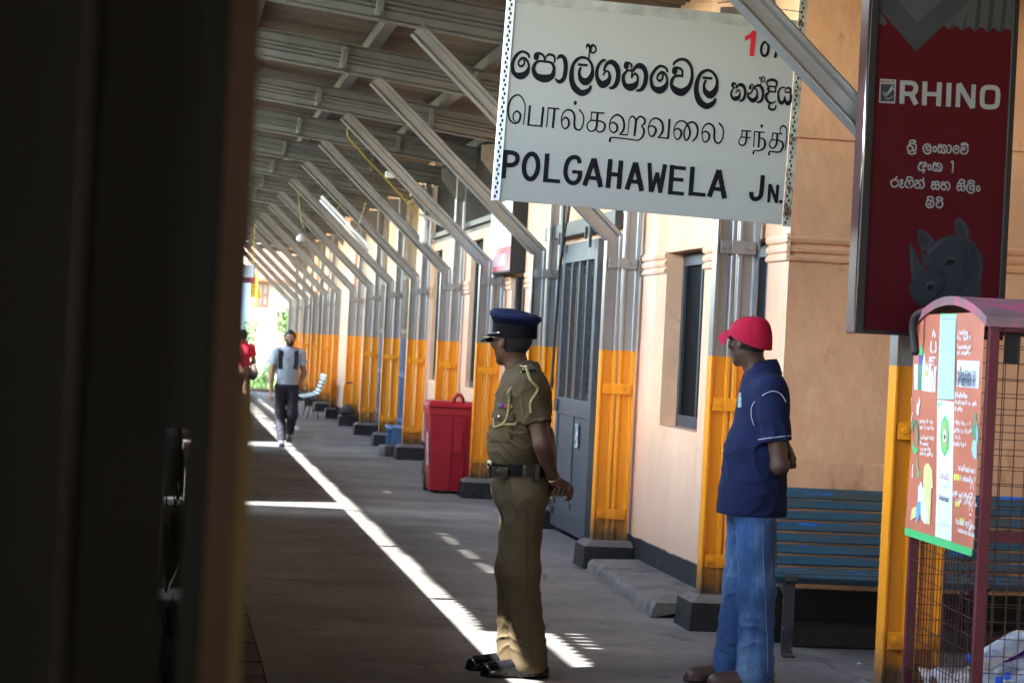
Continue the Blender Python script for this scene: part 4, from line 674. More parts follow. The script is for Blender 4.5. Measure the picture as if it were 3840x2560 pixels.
# printed panel: slightly bent sheet
m = MB(); nzp = 12; n = 14; v = []
def pz(u, z): return .012+.004*math.sin(z*9+u*4)*(1-u/1.2)
UL, UR, ZB, ZT = -.004, 1.118, .868, 1.770
for j in range(nzp+1):
    for i in range(n+1):
        u = UL+(UR-UL)*i/n; z = ZB+.012+(ZT-ZB-.012)*j/nzp; v.append(cp(u, z, pz(u, z)))
m.add(v, [(j*(n+1)+i, j*(n+1)+i+1, (j+1)*(n+1)+i+1, (j+1)*(n+1)+i) for j in range(nzp) for i in range(n)])
pmat = mat('terracotta_print', (.50, .145, .08), .5, var=.12, vscale=3, spec=.4); scratches(pmat, (.5, .32, .26), 14, .72, .75, (1, 1, .4))
panel = m.build('panel', pmat, cg, smooth=True, recalc=False)
PC = {'strip': (.38, .62, .50), 'green': (.06, .50, .16), 'mid': (.25, .62, .34), 'white': (.70, .74, .76), 'teal': (.015, .30, .17), 'line': (.02, .02, .03), 'lime': (.25, .50, .13), 'pink': (.55, .30, .2), 'bot': (.68, .66, .66), 'blue': (.03, .06, .33), 'yel': (.62, .56, .08), 'yel2': (.66, .60, .28), 'blue2': (.10, .38, .68), 'pale': (.30, .55, .58), 'edge': (.05, .01, .01)}
byc = {}
for k_i, t_ in enumerate(CAGE_ART.split('|')):
    c_, b_ = t_.split(':'); byc.setdefault(c_, []).append((k_i, [tuple(float(x)/1000 for x in q.split(',')) for q in b_.split()]))
def pp(u, z, l): return cp(u, z, pz(u, z)+l)
for c_, ps in byc.items():
    q = MB()
    for k_i, pts in ps: q.add([pp(min(max(u, UL), UR), z, .0012+k_i*.00006) for u, z in pts], [tuple(range(len(pts)))])
    q.build('printed_picture', mat('print_'+c_, PC[c_], .5, var=.08, vscale=9), panel, recalc=False)
# printed text: small rows in the same round letters as the name board, and the words one can read
ALPH = [["0,0 -50,45 -110,40 -150,-20 -145,-95 -90,-140 -30,-125 -5,-65 -30,-20 -80,-20 -95,-60 -85,-90 -35,-87"], ["0,-10 20,-40 60,-30 50,0 0,20 0,75 10,110 45,110 60,70 75,110 110,115 125,70 100,25 60,20", "60,-5 120,-30 170,25 160,95 130,120"],
        ["0,0 10,-35 60,-25 55,5", "55,5 80,-35 125,-30 132,5", "-5,25 135,27", "-5,25 -10,75 20,110 52,97 65,60 78,100 110,112 140,75 135,27"], ["0,-60 50,-45 55,30 35,80 0,92"], ["0,45 10,-3 60,-3 65,33 10,45 -10,85 20,115 90,115 127,65 125,-15 80,-63 10,-50"]]
q = MB(); q2 = MB()
for ri, (ua, za, ub, zb2, h) in enumerate(CAGE_ROWS):
    ua, za, ub, zb2, h = ua/1000, za/1000, ub/1000, zb2/1000, abs(h)/1000
    wl = h*.85; ncell = max(1, int((ub-ua)/wl)); rng2 = random.Random(ri)
    for k in range(ncell):
        if rng2.random() < .13: continue
        uu_ = ua+(ub-ua)*(k+.5)/ncell; zz = za+(zb2-za)*(k+.5)/ncell
        for s in rng2.choice(ALPH):
            pts = [tuple(map(float, w_.split(','))) for w_ in s.split()]; cx = sum(p[0] for p in pts)/len(pts); sc = h/210
            stroke_mesh(q, [('r', 0, 1, [(uu_+(p[0]-cx)*sc*.9, zz-(p[1]-30)*sc, .2*h) for p in pts])], pp, .005, n=2)
q.build('lettering', M_w if 'M_w' in globals() else mat('white_print', (.72, .70, .70), .5, var=0), panel, recalc=False)
dk = mat('dark_blue_print', (.02, .03, .09), .5, var=0)
def put(body, u, z, w, h, mt, bold=0.0, shear=0, l=.0056):
    v, f = text2d(body, 1.0, bold=bold, shear=shear, width=w); sc = h/.73
    q = MB(); q.add([pp(u+a, z+b*sc, l) for a, b in v], f); q.build('lettering', mt, panel, recalc=False)
wp = bpy.data.materials.get('white_print')
put('PET', .29, 1.578-.012, .10, .034, wp, .02); put('Solidaridad', .556, 1.045, .165, .022, dk, .02)
put('Coca-Cola', .55, 1.128, .157, .036, mat('faint_red_print', (.50, .16, .17), .5, var=0), 0, .35)
put('Put ONLY PET plastic', .857, .974, .285, .020, wp, .03); put('bottles into this bin', .894, .946, .25, .018, wp, .03)
put('Coca', .60, 1.10, .09, .008, dk)
r_ = MB()
for k in range(12):
    u = .757+.026*k
    for s in random.Random(k).choice(ALPH):
        pts = [tuple(map(float, w_.split(','))) for w_ in s.split()]; cx = sum(p[0] for p in pts)/len(pts)
        for zz, sc in ((1.532, .00021), (1.508, .00015)): stroke_mesh(r_, [('r', 0, 1, [(u+(p[0]-cx)*sc*.7, zz-(p[1]-30)*sc, .005) for p in pts])], pp, .0058, n=2)
r_.build('lettering', dk, panel, recalc=False)
# recycling triangles at the right margin
r_ = MB()
for zc_ in (1.118, 1.04, .985):
    for k in range(3):
        a0 = math.pi/2+k*2*math.pi/3; P = lambda a, rr=1: (1.075+.026*rr*math.cos(a), zc_+.022*rr*math.sin(a))
        stroke_mesh(r_, [('b', 0, 0, [(*P(a0+.3), .007), (*P(a0+1.7), .007)])], pp, .0056)
r_.build('printed_picture', wp, panel, recalc=False)
m = MB(); pts = [cp(.17, 1.79, -.05), cp(.12, 1.785, .0), cp(.07, 1.765, .03), cp(.045, 1.72, .035), cp(.055, 1.66, .03), cp(.085, 1.61, .026)]
pts = [Vector(p) for p in crom(pts, False, 5)]; m.tube(pts, .016, 8); m.build('rubber_flap', mat('old_rubber', (.018, .015, .014), .7, var=.2), cg, smooth=True)
m = MB(); m.obox(cv(.05, .10, 1.64), ce1*.004, ce2*.028, Vector((0, 0, .055))); m.build('black_tape', M['black'], cg)
# plastic bottles lying in the cage
clear = mat('clear_plastic_bottle', (.72, .78, .82), .1, var=0, trans=.72, ior=1.3)
purple = mat('purple_plastic_bottle', (.10, .01, .25), .1, var=0, trans=.6, ior=1.3)
bl_cap = mat('blue_bottle_cap', (.02, .08, .5), .4, var=0); wlab = mat('paper_bottle_label', (.6, .65, .7), .5, var=.1)
BPROF = [(.004, 0), (.03, .001), (.034, .012), (.033, .05), (.0345, .06), (.033, .07), (.0345, .085), (.033, .1), (.0345, .12), (.034, .15), (.03, .17), (.016, .2), (.0135, .205), (.0135, .222)]
def bottle(s, t_, z, rx, ry, rz, label, sc=1.15, mt=None, lab=False):
    o = MB(); o.lathe([(r*sc, h*sc) for r, h in BPROF], n=18)
    b = o.build('plastic_bottle', mt or clear, smooth=True); tag(b, label, 'bottle', 'plastic bottles inside the wire cage')
    b.location = CF+cv(s, t_, z); b.rotation_euler = (rx, ry, rz)
    c = MB(); c.lathe([(.0148*sc, .212*sc), (.0152*sc, .214*sc), (.0152*sc, .232*sc), (.013*sc, .234*sc)], n=14); c.build('cap', bl_cap, b, smooth='auto')
    if lab: c = MB(); c.lathe([(.0352*sc, .09*sc), (.0352*sc, .135*sc)], n=18); c.build('label_band', wlab, b, smooth='auto')
    return b
bottle(.80, .22, .405, 1.35, .0, 1.35, 'purple tinted plastic bottle lying in the cage beside the clear ones', .9, mt=purple)
bottle(.62, .20, .425, 1.05, 0, .5, 'ribbed clear plastic bottle tilted up just behind the cage mesh', 1.25)
bottle(.22, .34, .43, 1.35, 0, 1.15, 'clear plastic bottle with pale label and blue cap at the cage corner', 1.25, lab=True)
bottle(.30, .52, .43, 1.2, .3, 2.5, 'large crumpled looking clear plastic bottle near the right mesh side', 1.3)
b0 = bottle(.60, .50, .38, 1.5, .2, 1.0, 'clear plastic bottle buried among others low in the wire cage', 1.2)
rb_ = random.Random(12)
for k in range(16):
    bc = copy_tree(b0); bc.location = CF+cv(.28+.60*rb_.random(), .28+.30*rb_.random(), .345+.05*rb_.random()); bc.rotation_euler = (1.3+.5*rb_.random(), rb_.uniform(-.3, .3), rb_.uniform(0, 6.28))
m = MB(); v = []
for j in range(13):
    for i in range(13): v.append(cv(.05+(CL-.1)*i/12, .05+(CWd-.1)*j/12, .30+.04*math.sin(i*1.7+j*.9)+.03*math.sin(i*3.1-j*2.3)))
m.add(v, [(j*13+i, j*13+i+1, (j+1)*13+i+1, (j+1)*13+i) for j in range(12) for i in range(12)])
tag(kind(m.build('crushed_bottles', mat('heap_of_crushed_bottles', (.5, .54, .58), .2, var=.4, vscale=14, trans=.25), smooth=True, loc=CF), 'stuff'), 'heap of crushed clear bottles filling the bottom of the wire cage', 'rubbish')

# ------------------------------------------------------------------ benches
M['slat'] = mat('worn_blue_bench_paint', (.022, .078, .118), .45, var=.3, vscale=4, stretch=(.5, 6, 6), col2=(.06, .062, .052), c2scale=3, c2lo=.47, c2hi=.62)
scratches(M['slat'], (.01, .13, .55), 5, .60, .64, (.8, 5, 5)); scratches(M['slat'], (.30, .30, .28), 26, .70, .74, (.5, 4, 4))
M['iron'] = scratches(mat('chipped_bench_iron', (.03, .035, .04), .5, var=.3, vscale=8), (.30, .32, .31), 9, .6, .66); scratches(M['iron'], (.015, .06, .2), 7, .58, .64)
bn = thing('slatted_bench', 'worn blue slatted wooden bench against the peach wall behind the cage', 'bench', (3.10, 12.35, 0), rz=-.012)
BL = 1.75
prof = [(.03, .405, -.9), (.055, .43, 0), (.115, .437, .05), (.175, .432, .05), (.235, .425, .1), (.30, .425, .3), (.345, .475, 1.15), (.365, .535, 1.2), (.385, .595, 1.2), (.405, .655, 1.2), (.425, .715, 1.2), (.445, .775, 1.2), (.462, .832, 1.25)]
for y, z, a in prof:
    m = MB(); hw = .024 if z < .83 else .03
    m.obox((BL/2, y, z), (BL/2, 0, 0), Vector((0, math.cos(a), math.sin(a)))*hw, Vector((0, -math.sin(a), math.cos(a)))*.011); m.build('slat', M['slat'], bn, bevel=.006)
for x in (.20, 1.25):
    m = MB()
    path = [(.0, .385), (-.012, .40), (-.01, .425), (.01, .432), (.028, .41), (.022, .36), (.02, .05), (.018, .012), (-.045, .004)]
    for a, b in zip(path, path[1:]):
        m.bar((x, a[0], a[1]), (x, b[0], b[1]), .009, .062, up=(1, 0, 0))
    m.bar((x, .02, .30), (x, .33, .40), .045, .01, up=(1, 0, 0)); m.bar((x, .33, .40), (x, .47, .86), .04, .01, up=(1, 0, 0)); m.bar((x, .34, .42), (x, .42, .01), .045, .01, up=(1, 0, 0))
    for z in (.10, .15): m.tube([(x, .012, z), (x, -.004, z)], .017, 8)
    m.build('leg', M['iron'], bn)
fb = thing('slatted_bench', 'far pale slatted bench seen end on beside the posts', 'bench', (2.5, 44.5, 0))
fmat = mat('pale_green_bench_paint', (.42, .55, .54), .5, var=.15)
for x, z, a in [(.03, .385, .1), (.10, .395, .15), (.17, .41, .2), (.24, .43, .3), (.31, .46, .6), (.35, .52, 1.2), (.375, .59, 1.2), (.40, .66, 1.2), (.42, .73, 1.2), (.435, .79, 1.2)]:
    m = MB(); m.obox((x, .75, z), Vector((math.cos(a), 0, math.sin(a)))*.025, (0, .75, 0), Vector((-math.sin(a), 0, math.cos(a)))*.011); m.build('slat', fmat, fb, bevel=.005)
for y in (.1, 1.4):
    m = MB(); m.tube([(.12, y, 0), (.16, y, .2), (.1, y, .39)], .012, 6); m.tube([(.33, y, 0), (.28, y, .2), (.31, y, .44), (.44, y, .8)], .012, 6); m.tube([(.1, y, .375), (.3, y, .43)], .012, 6); m.build('leg', M['dark'], fb)

# ------------------------------------------------------------------ red wheeled bin
rb = thing('wheeled_bin', 'red plastic wheeled bin with closed lid beside the fifth yellow post', 'bin', (2.93, 24.52, 0))
redp = mat('red_bin_plastic', (.36, .008, .022), .38, var=.1, vscale=3, rvar=.06); scratches(redp, (.2, .02, .03), 10, .62, .72)
m = MB()
def ring(z, w, d, y0=0): return [(-w, y0, z), (w, y0, z), (w, y0+d, z), (-w, y0+d, z)]
b0, b1 = ring(.03, .20, .46, .03), ring(.80, .235, .56, 0); b2, b3 = ring(.80, .25, .59, -.015), ring(.875, .25, .59, -.015)
m.add(b0+b1, [(3, 2, 1, 0), (0, 1, 5, 4), (1, 2, 6, 5), (2, 3, 7, 6), (3, 0, 4, 7)]); m.add(b2+b3, [(3, 2, 1, 0), (0, 1, 5, 4), (1, 2, 6, 5), (2, 3, 7, 6), (3, 0, 4, 7), (4, 5, 6, 7)])
for x in (-.012, .13): m.prism([(x-.01, .026, .06), (x+.01, .026, .06), (x+.012, -.003, .78), (x-.012, -.003, .78)], (0, -.012, 0))
m.build('body', redp, rb, bevel=.008)
m = MB(); m.prism([(.015, -.002, .42), (.105, -.002, .42), (.112, -.006, .70), (.012, -.006, .70)], (0, -.02, 0)); m.box(.022, .10, -.038, -.02, .425, .45); m.build('front_grip', redp, rb, bevel=.004)
m = MB(); m.add(ring(.88, .262, .62, -.03)+ring(.905, .262, .62, -.03)+ring(.94, .22, .5, .03), [(3, 2, 1, 0)]+[(i, (i+1) % 4, 4+(i+1) % 4, 4+i) for i in range(4)]+[(4+i, 4+(i+1) % 4, 8+(i+1) % 4, 8+i) for i in range(4)]+[(8, 9, 10, 11)])
lid = m.build('lid', redp, rb, bevel=.006)
m = MB(); m.tube([(.0, .03, .92), (.008, .025, .98), (.035, .02, 1.015), (.065, .02, 1.015), (.092, .025, .98), (.10, .03, .92)], .02, 8); m.build('handle', redp, lid, smooth=True)
for x in (-.19, .19):
    m = MB(); m.tube([(x-.025, .52, .1), (x+.025, .52, .1)], .1, 16); m.build('wheel', M['black'], rb)
m = MB(); m.add([(-.2435, .06, .62), (-.2435, .2, .62), (-.226, .2, .28), (-.226, .06, .28)], [(0, 1, 2, 3)]); m.build('sticker', scratches(mat('white_sticker', (.62, .62, .6), .6, var=.1), (.3, .1, .1), 20, .5, .6), rb, recalc=False)

# ------------------------------------------------------------------ small platform things
m = MB(); tl = thing('hand_trolley', 'small yellow framed hand trolley with black drum parked on a post base', 'trolley', (3.1, 41.62, .19))
yp = mat('yellow_tube_paint', (.42, .30, .03), .5, var=.2)
for x in (-.04, .12):
    m = MB(); m.tube([(x, 0, .06), (x, 0, .48), (x+(.03 if x < 0 else -.03), 0, .55)], .014, 8); m.build('upright', yp, tl, smooth=True)
m = MB(); m.tube([(-.012, 0, .55), (.1, 0, .565)], .015, 8); m.build('handle', M['dark'], tl)
m = MB(); m.lathe([(.10, .0), (.12, .02), (.12, .09), (.06, .15), (.02, .16)], (.04, .0, .03), 16); m.build('drum', M['dark'], tl, smooth='auto')
m = MB(); m.tube([(-.05, -.02, .03), (-.05, .02, .03)], .03, 10); m.build('wheel', M['black'], tl)
bb = thing('low_bench', 'small blue painted low bench at the foot of the lattice gate', 'bench', (3.0, 31.95, 0))
for i in range(3): m = MB(); m.box(0, .30, .02+i*.3, .29+i*.3, .34, .375); m.build('plank', M['blue'], bb, bevel=.004)
for y in (.06, .86): m = MB(); m.box(.02, .28, y-.02, y+.02, 0, .338); m.build('leg', M['blue'], bb)
m = MB(); m.box(-.07, .07, -.12, .12, 0, .15); o = m.build('concrete_block', M['concrete'], bevel=.015, loc=(2.93, 31.75, 0)); tag(o, 'loose pale concrete block on the platform beside the blue low bench', 'block'); o.rotation_euler = (0, 0, .3)
lb = thing('light_box_sign', 'white and red wall light box with a black side above the narrow window', 'sign', (WX, 22.9, 2.25))
m = MB(); m.box(-.15, -.003, 0, 1.55, 0, .72); m.build('case', M['black'], lb, bevel=.004)
m = MB(); m.add([(-.152, .02, .25), (-.152, 1.53, .25), (-.152, 1.53, .70), (-.152, .02, .70)], [(0, 1, 2, 3)]); m.build('panel', mat('white_lightbox_panel', (.62, .67, .70), .4, var=.05), lb, recalc=False)
m = MB(); m.add([(-.152, .02, .02), (-.152, 1.53, .02), (-.152, 1.53, .245), (-.152, .02, .245)], [(0, 1, 2, 3)]); m.build('panel', mat('red_lightbox_panel', (.42, .03, .06), .4, var=.05), lb, recalc=False)
m = MB(); m.add([(-.154, .3, .07), (-.154, 1.2, .07), (-.154, 1.2, .19), (-.154, .3, .19)], [(0, 1, 2, 3)])
for k in range(9): m.add([(-.154, .3+k*.13, .44), (-.154, .38+k*.13, .44), (-.154, .38+k*.13, .47), (-.154, .3+k*.13, .47)], [(0, 1, 2, 3)])
m.build('lettering', mat('grey_print', (.45, .3, .33), .5, var=0), lb, recalc=False)
dp = MB(); dp.tube([(3.30, 22.86, .0), (3.30, 22.86, 2.2)], .035, 8); tag(dp.build('drain_pipe', M['black'], smooth=True), 'black drain pipe running down the wall under the light box', 'pipe')
hs = thing('hanging_sign', 'small white and red sign hanging from the canopy near the far end', 'sign', (1.25, 50, 2.55))
m = MB(); m.box(-.4, .45, 0, .06, .10, .36); m.build('panel', mat('pale_blue_panel', (.55, .6, .66), .5, var=.08), hs)
m = MB(); m.box(-.4, .45, .0, .06, 0, .098); m.build('panel', mat('red_panel', (.5, .02, .05), .5, var=.05), hs)
m = MB(); m.box(-.42, .47, -.01, .07, -.02, -.001); m.box(.452, .47, -.01, .07, 0, .4); m.build('frame', M['black'], hs)
m = MB(); m.bar((.42, .03, .4), (.42, .03, 1.25), .02, .02); m.bar((-.35, .03, .4), (-.35, .03, 1.25), .02, .02); m.build('hanger', mat('yellow_hanger', (.5, .38, .05), .5, var=.1), hs)
m = MB(); m.box(.15, .38, -.004, -.001, .02, .075); m.box(.1, .2, -.004, -.001, .12, .24); m.build('lettering', mat('dark_print', (.05, .06, .1), .5, var=0), hs)
# ceiling lamps
lp = thing('pendant_lamp', 'small white pendant lamp hanging on a thin rod under the canopy', 'lamp', (2.02, 38, 3.0))
m = MB(); m.tube([(-.15, 0, 1.03), (-.02, 0, .28), (.03, 0, .2)], .011, 6); m.build('rod', mat('brass_rod', (.2, .16, .06), .5, var=.1), lp)
m = MB(); m.tube([(.03, 0, .2), (.09, 0, .13)], .035, 8); m.build('socket', M['dark'], lp)
m = MB(); m.lathe([(.0, .0), (.06, .01), (.075, .05), (.06, .10), (.03, .13)], (-.02, 0, -.02), 14); m.build('globe', mat('opal_glass', (.4, .4, .39), .3, var=0), lp, smooth=True)
tl_ = thing('tube_light', 'long white fluorescent tube light slung below a canopy bracket', 'lamp', (1.862, 31.0, 3.326))
d_ = Vector((.688, 0, -.655)); m = MB(); m.bar((0, 0, 0), d_, .05, .035); m.build('housing', mat('white_light_housing', (.72, .73, .74), .4, var=.05), tl_, bevel=.004)
m = MB(); m.tube([d_*.03+Vector((-.03, -.012, -.035)), d_*.97+Vector((-.03, -.012, -.035))], .014, 8); m.build('tube', mat('fluorescent_tube', (.85, .86, .86), .25, var=0), tl_, smooth=True)
m = MB(); m.tube([(.576, 0, -.05), (.49, 0, -.41)], .009, 6); m.tube([d_*.3, d_*.3+Vector((.05, .02, .12))], .01, 6); m.build('hanger', mat('brass_hanger', (.25, .2, .09), .5, var=.1), tl_)
cd = thing('cable_conduit', 'yellow cable conduit dropping from the roof and running down beside a bracket', 'conduit', (0, 25.5, 0))
m = MB(); m.tube([(1.78, 0, 4.09), (1.778, 0, 3.727)], .011, 8); m.build('drop_pipe', mat('grey_pipe', (.3, .29, .26), .5, var=.1), cd, smooth=True)
m = MB(); m.tube([Vector(p) for p in crom([(1.778, 0, 3.727), (1.817, 0, 3.613), (2.2, 0, 3.24), (2.56, 0, 2.888)], False, 6)], .009, 8); m.build('yellow_pipe', mat('yellow_conduit_paint', (.22, .17, .015), .5, var=.15), cd, smooth=True)
m = MB(); m.tube([(2.56, 0, 2.888), (2.69, 0, 2.845), (2.83, 0, 2.77)], [.012, .02, .012], 8); m.box(2.2, 2.29, -.03, .03, 3.245, 3.31); m.build('coupling', mat('pale_fitting', (.5, .5, .46), .4, var=.1, metal=.3), cd, smooth='auto')
ins = MB(); ins.lathe([(.012, .11), (.03, .10), (.03, .02), (.045, .0)]+[(r, -.02-.018*i) for i in range(7) for r in ((.05, .042))][::1]+[(.02, -.15)], (2.64, 25.5, 2.72), 14)
tag(ins.build('insulator', mat('glazed_porcelain', (.6, .6, .57), .25, var=.05), smooth='auto'), 'ribbed white porcelain insulator hanging beside the yellow conduit', 'insulator')

# ------------------------------------------------------------------ train beside the platform (the photograph is taken from its doorway)
def coach(name_lab, y0, y1, door=None):
    t = thing('train_coach', name_lab, 'train', (0, y0, 0), group='coaches of the train at the platform'); Ln = y1-y0
    m = MB(); X0, X1 = -2.9, -.006
    hl = []
    y = y0+1.6
    while y < y1-2.4:
        if door is None or not (door[0]-2.2 < y+.5 < door[1]+2.4): hl.append((y, y+1.05, 1.2, 2.1))
        y += 1.5
    def side(x, holes):
        ys = sorted({y0, y1} | {h[0] for h in holes} | {h[1] for h in holes}); zs = sorted({.0, 2.45} | {h[2] for h in holes} | {h[3] for h in holes})
        for i in range(len(ys)-1):
            for j in range(len(zs)-1):
                yc, zc = (ys[i]+ys[i+1])/2, (zs[j]+zs[j+1])/2
                if any(h[0] < yc < h[1] and h[2] < zc < h[3] for h in holes): continue
                m.add([(x, ys[i]-y0, zs[j]-.05), (x, ys[i+1]-y0, zs[j]-.05), (x, ys[i+1]-y0, zs[j+1]-.05), (x, ys[i]-y0, zs[j+1]-.05)], [(0, 1, 2, 3)])
    side(X1, hl+([(door[0], door[1], .25, 2.3)] if door else [])); side(X0, hl)
    for yy in (0, Ln): m.add([(X0, yy, -.05), (X1, yy, -.05), (X1, yy, 2.4), (X0, yy, 2.4)], [(0, 1, 2, 3)])
    m.add([(X0, 0, .24), (X1, 0, .24), (X1, Ln, .24), (X0, Ln, .24)], [(0, 1, 2, 3)])
    m.add([(X0, 0, -.05), (X1, 0, -.05), (X1, Ln, -.05), (X0, Ln, -.05)], [(0, 1, 2, 3)])
    if door:
        for yy in (door[0]-.55-y0, door[1]+.28-y0): m.add([(X0, yy, .24), (X1, yy, .24), (X1, yy, 2.45), (X0, yy, 2.45)], [(0, 1, 2, 3)])
        m.add([(X0, 0, 2.42), (X1, 0, 2.42), (X1, Ln, 2.42), (X0, Ln, 2.42)], [(0, 1, 2, 3)])
    for xx in (X0+.03, X1-.03): m.add([(xx, 0, -.77), (xx, Ln, -.77), (xx, Ln, -.051), (xx, 0, -.051)], [(0, 1, 2, 3)])  # skirts added to keep daylight under the coach off the track bed
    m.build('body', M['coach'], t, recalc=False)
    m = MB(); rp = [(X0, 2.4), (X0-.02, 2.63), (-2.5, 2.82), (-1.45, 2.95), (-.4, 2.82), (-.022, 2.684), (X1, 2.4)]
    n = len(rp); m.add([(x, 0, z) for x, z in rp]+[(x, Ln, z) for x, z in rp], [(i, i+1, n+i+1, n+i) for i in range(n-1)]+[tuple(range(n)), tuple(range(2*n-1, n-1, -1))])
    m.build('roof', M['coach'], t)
    m = MB()
    for yy in (Ln*.2, Ln*.8):
        for d_ in (-.9, .9):
            for x in (-2.3, -.75): m.tube([(x-.06, yy+d_, -.38), (x+.06, yy+d_, -.38)], .42, 20)
    m.box(-2.6, -.5, .3, Ln-.3, -.25, -.06); m.build('running_gear', M['dark'], t)
    return t
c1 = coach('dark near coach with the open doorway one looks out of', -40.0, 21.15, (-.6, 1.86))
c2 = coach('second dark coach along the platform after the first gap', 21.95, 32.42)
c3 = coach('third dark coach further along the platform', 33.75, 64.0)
g_ = MB()
# door edge: navy post, brown leather strip and khaki edge band, standing just proud of the coach side
def drel(x, y, z): return (x, y+40.0, z)
edge = MB(); edge.box(.0195, .0368, 1.885+40, 1.935+40, .2, 2.7); edge.build('door_post', mat('navy_door_post', (.006, .007, .012), .5, var=.2), c1)
edge = MB(); edge.box(.037, .0598, 1.88+40, 1.93+40, .2, 2.7); edge.build('door_strip', mat('brown_door_strip', (.19, .115, .09), .6, var=.2), c1)
edge = MB(); edge.box(.060, .0697, 1.89+40, 1.94+40, .2, 1.52); edge.build('door_seal', mat('khaki_door_seal', (.32, .25, .115), .7, var=.15), c1)
edge = MB(); edge.box(-.06, .0055, 1.862+40, 1.885+40, .2, 2.3); edge.build('dark_edge_cover', M['black'], c1)  # black strip added to darken the coach edge that catches daylight
edge = MB(); edge.box(-.30, -.044, 1.18+40, 1.21+40, .25, 2.6); edge.build('inner_panel', mat('grey_inner_panel', (.012, .012, .0125), .5, var=.2), c1)
edge = MB(); edge.tube([drel(-.006, 3.3, 1.215), drel(.004, 3.3, 1.225), drel(.005, 3.3, 1.3), drel(.005, 3.3, 1.376)], .004, 6); edge.build('grab_rail', mat('worn_grab_rail', (.3, .2, .14), .4, metal=.5, var=.1), c1)
edge = MB(); edge.box(-.02, .085, 5.5+40, 5.55+40, 1.34, 2.4); edge.build('next_door', M['coach'], c1)

# ------------------------------------------------------------------ beyond the platform end
far = thing('far_house', 'sunlit pale house with a brown framed window beyond the platform end', 'house', (2.4, 96, 0))
m = MB(); m.box(.95, 5.5, 0, 4, -.8, 3.6); m.build('wall', mat('pale_house_plaster', (.26, .20, .15), .85, var=.1), far)
m = MB(); m.prism([(.6, -.4, 3.5), (5.9, -.4, 3.5), (5.9, 2.2, 4.9), (.6, 2.2, 4.9)], (0, 0, .12)); m.build('roof', mat('tiled_orange_roof', (.22, .07, .03), .8, var=.2), far)
m = MB()
for x in (.82, 1.06, 1.24, 1.44): m.box(x-.025, x+.025, -.06, -.01, 2.55, 3.42)
for z in (2.55, 2.98, 3.42): m.box(.8, 1.46, -.065, -.012, z-.025, z+.025)
m.build('window', mat('brown_window_wood', (.16, .06, .03), .6, var=.2), far)
m = MB(); m.box(.76, .84, -.1, -.02, 1.75, 3.5); m.build('post', mat('brown_post', (.2, .08, .04), .6, var=.2), far)
yr = thing('yellow_lean_to', 'yellow slatted lean-to roof at the far end of the platform', 'shelter', (2.35, 88, 0))
m = MB()
for i in range(7): m.bar((-.4+i*.16, 0, 3.9), (.65+i*.05, .6, 2.75), .10, .03)
m.bar((.78, .2, 2.4), (.78, .2, 4.0), .07, .07); m.build('roof', mat('yellow_slats', (.24, .14, .008), .6, var=.15), yr)
m = MB(); m.box(.70, .78, .7, .8, -.1, 2.7); m.build('post', mat('brown_lean_post', (.25, .12, .05), .6, var=.2), yr)
bw = MB(); bw.box(-.5, .42, 0, .3, -.8, 3.2); o = bw.build('water_tank', mat('pale_blue_tank_paint', (.16, .21, .26), .5, var=.15), bevel=.03, loc=(2.35, 84, 0)); tag(o, 'pale blue upright tank at the far left beyond the platform end', 'tank')
# dark stump like bollard and its bush
bo = MB(); bo.tube([(2.86, 70.4, -.02), (2.90, 70.4, .4), (2.95, 70.4, .72), (2.97, 70.4, .9)], [.1, .12, .11, .05], 10); tag(bo.build('bollard', M['dark'], smooth=True), 'dark leaning bollard in front of the sunlit yard', 'bollard')
def leaves(mb, n, c, r, sz, rng, flat=1.0):
    for _ in range(n):
        d = Vector((rng.gauss(0, 1), rng.gauss(0, 1), rng.gauss(0, 1))).normalized()*(rng.random()**.45)
        p = Vector(c)+Vector((d.x*r[0], d.y*r[1], d.z*r[2])); a = Vector((rng.uniform(-1, 1), rng.uniform(-1, 1), rng.uniform(-1, 1))).normalized(); b = a.cross(Vector((rng.uniform(-1, 1), rng.uniform(-1, 1), 1))).normalized()
        s = sz*rng.uniform(.6, 1.3); mb.add([p-a*s, p+b*s*.45, p+a*s, p-b*s*.45], [(0, 1, 2, 3)])
lf1 = mat('bright_leaves', (.06, .12, .018), .5, var=.35, vscale=2); lf2 = mat('dark_leaves', (.03, .06, .012), .5, var=.35, vscale=2)
def bush(name, label, loc, clumps, mt, sz, cat='bush', trunk=None):
    t = thing(name, label, cat, loc); rng = random.Random(hash(label) % 999 if False else len(label)*7)
    m = MB()
    for c, r, n in clumps: leaves(m, n, c, r, sz, rng)
    m.build('crown' if trunk else 'foliage', mt, t, recalc=False)
    m = MB()
    if trunk:
        m.tube([(0, 0, -.8), (.05, 0, trunk*.5), (0, .05, trunk)], [.16, .12, .07], 8)
        for c, r, n in clumps: m.tube([(0, .03, trunk*.7), tuple(c)], [.06, .02], 6)
        m.build('trunk', mat('bark', (.10, .07, .05), .9, var=.3), t)
    else:
        for c, r, n in clumps: m.tube([(0, 0, -.05), tuple(c)], .015, 5)
        m.build('stem', mat('bark', (.10, .07, .05), .9, var=.3), t)
    return t
bush('shrub', 'low green shrub beside the dark bollard at the platform end', (2.85, 69.9, 0), [((0, 0, .28), (.32, .3, .3), 420), ((.2, .1, .5), (.2, .2, .2), 160), ((-.25, 0, .12), (.25, .25, .14), 200)], lf1, .045)
bush('shrub', 'tall feathery shrub behind the people at the far left', (2.15, 75, 0), [((0, 0, .9), (.45, .5, .7), 500), ((.3, .3, 1.5), (.35, .4, .5), 320), ((-.4, .2, .5), (.4, .4, .5), 260)], lf1, .06)
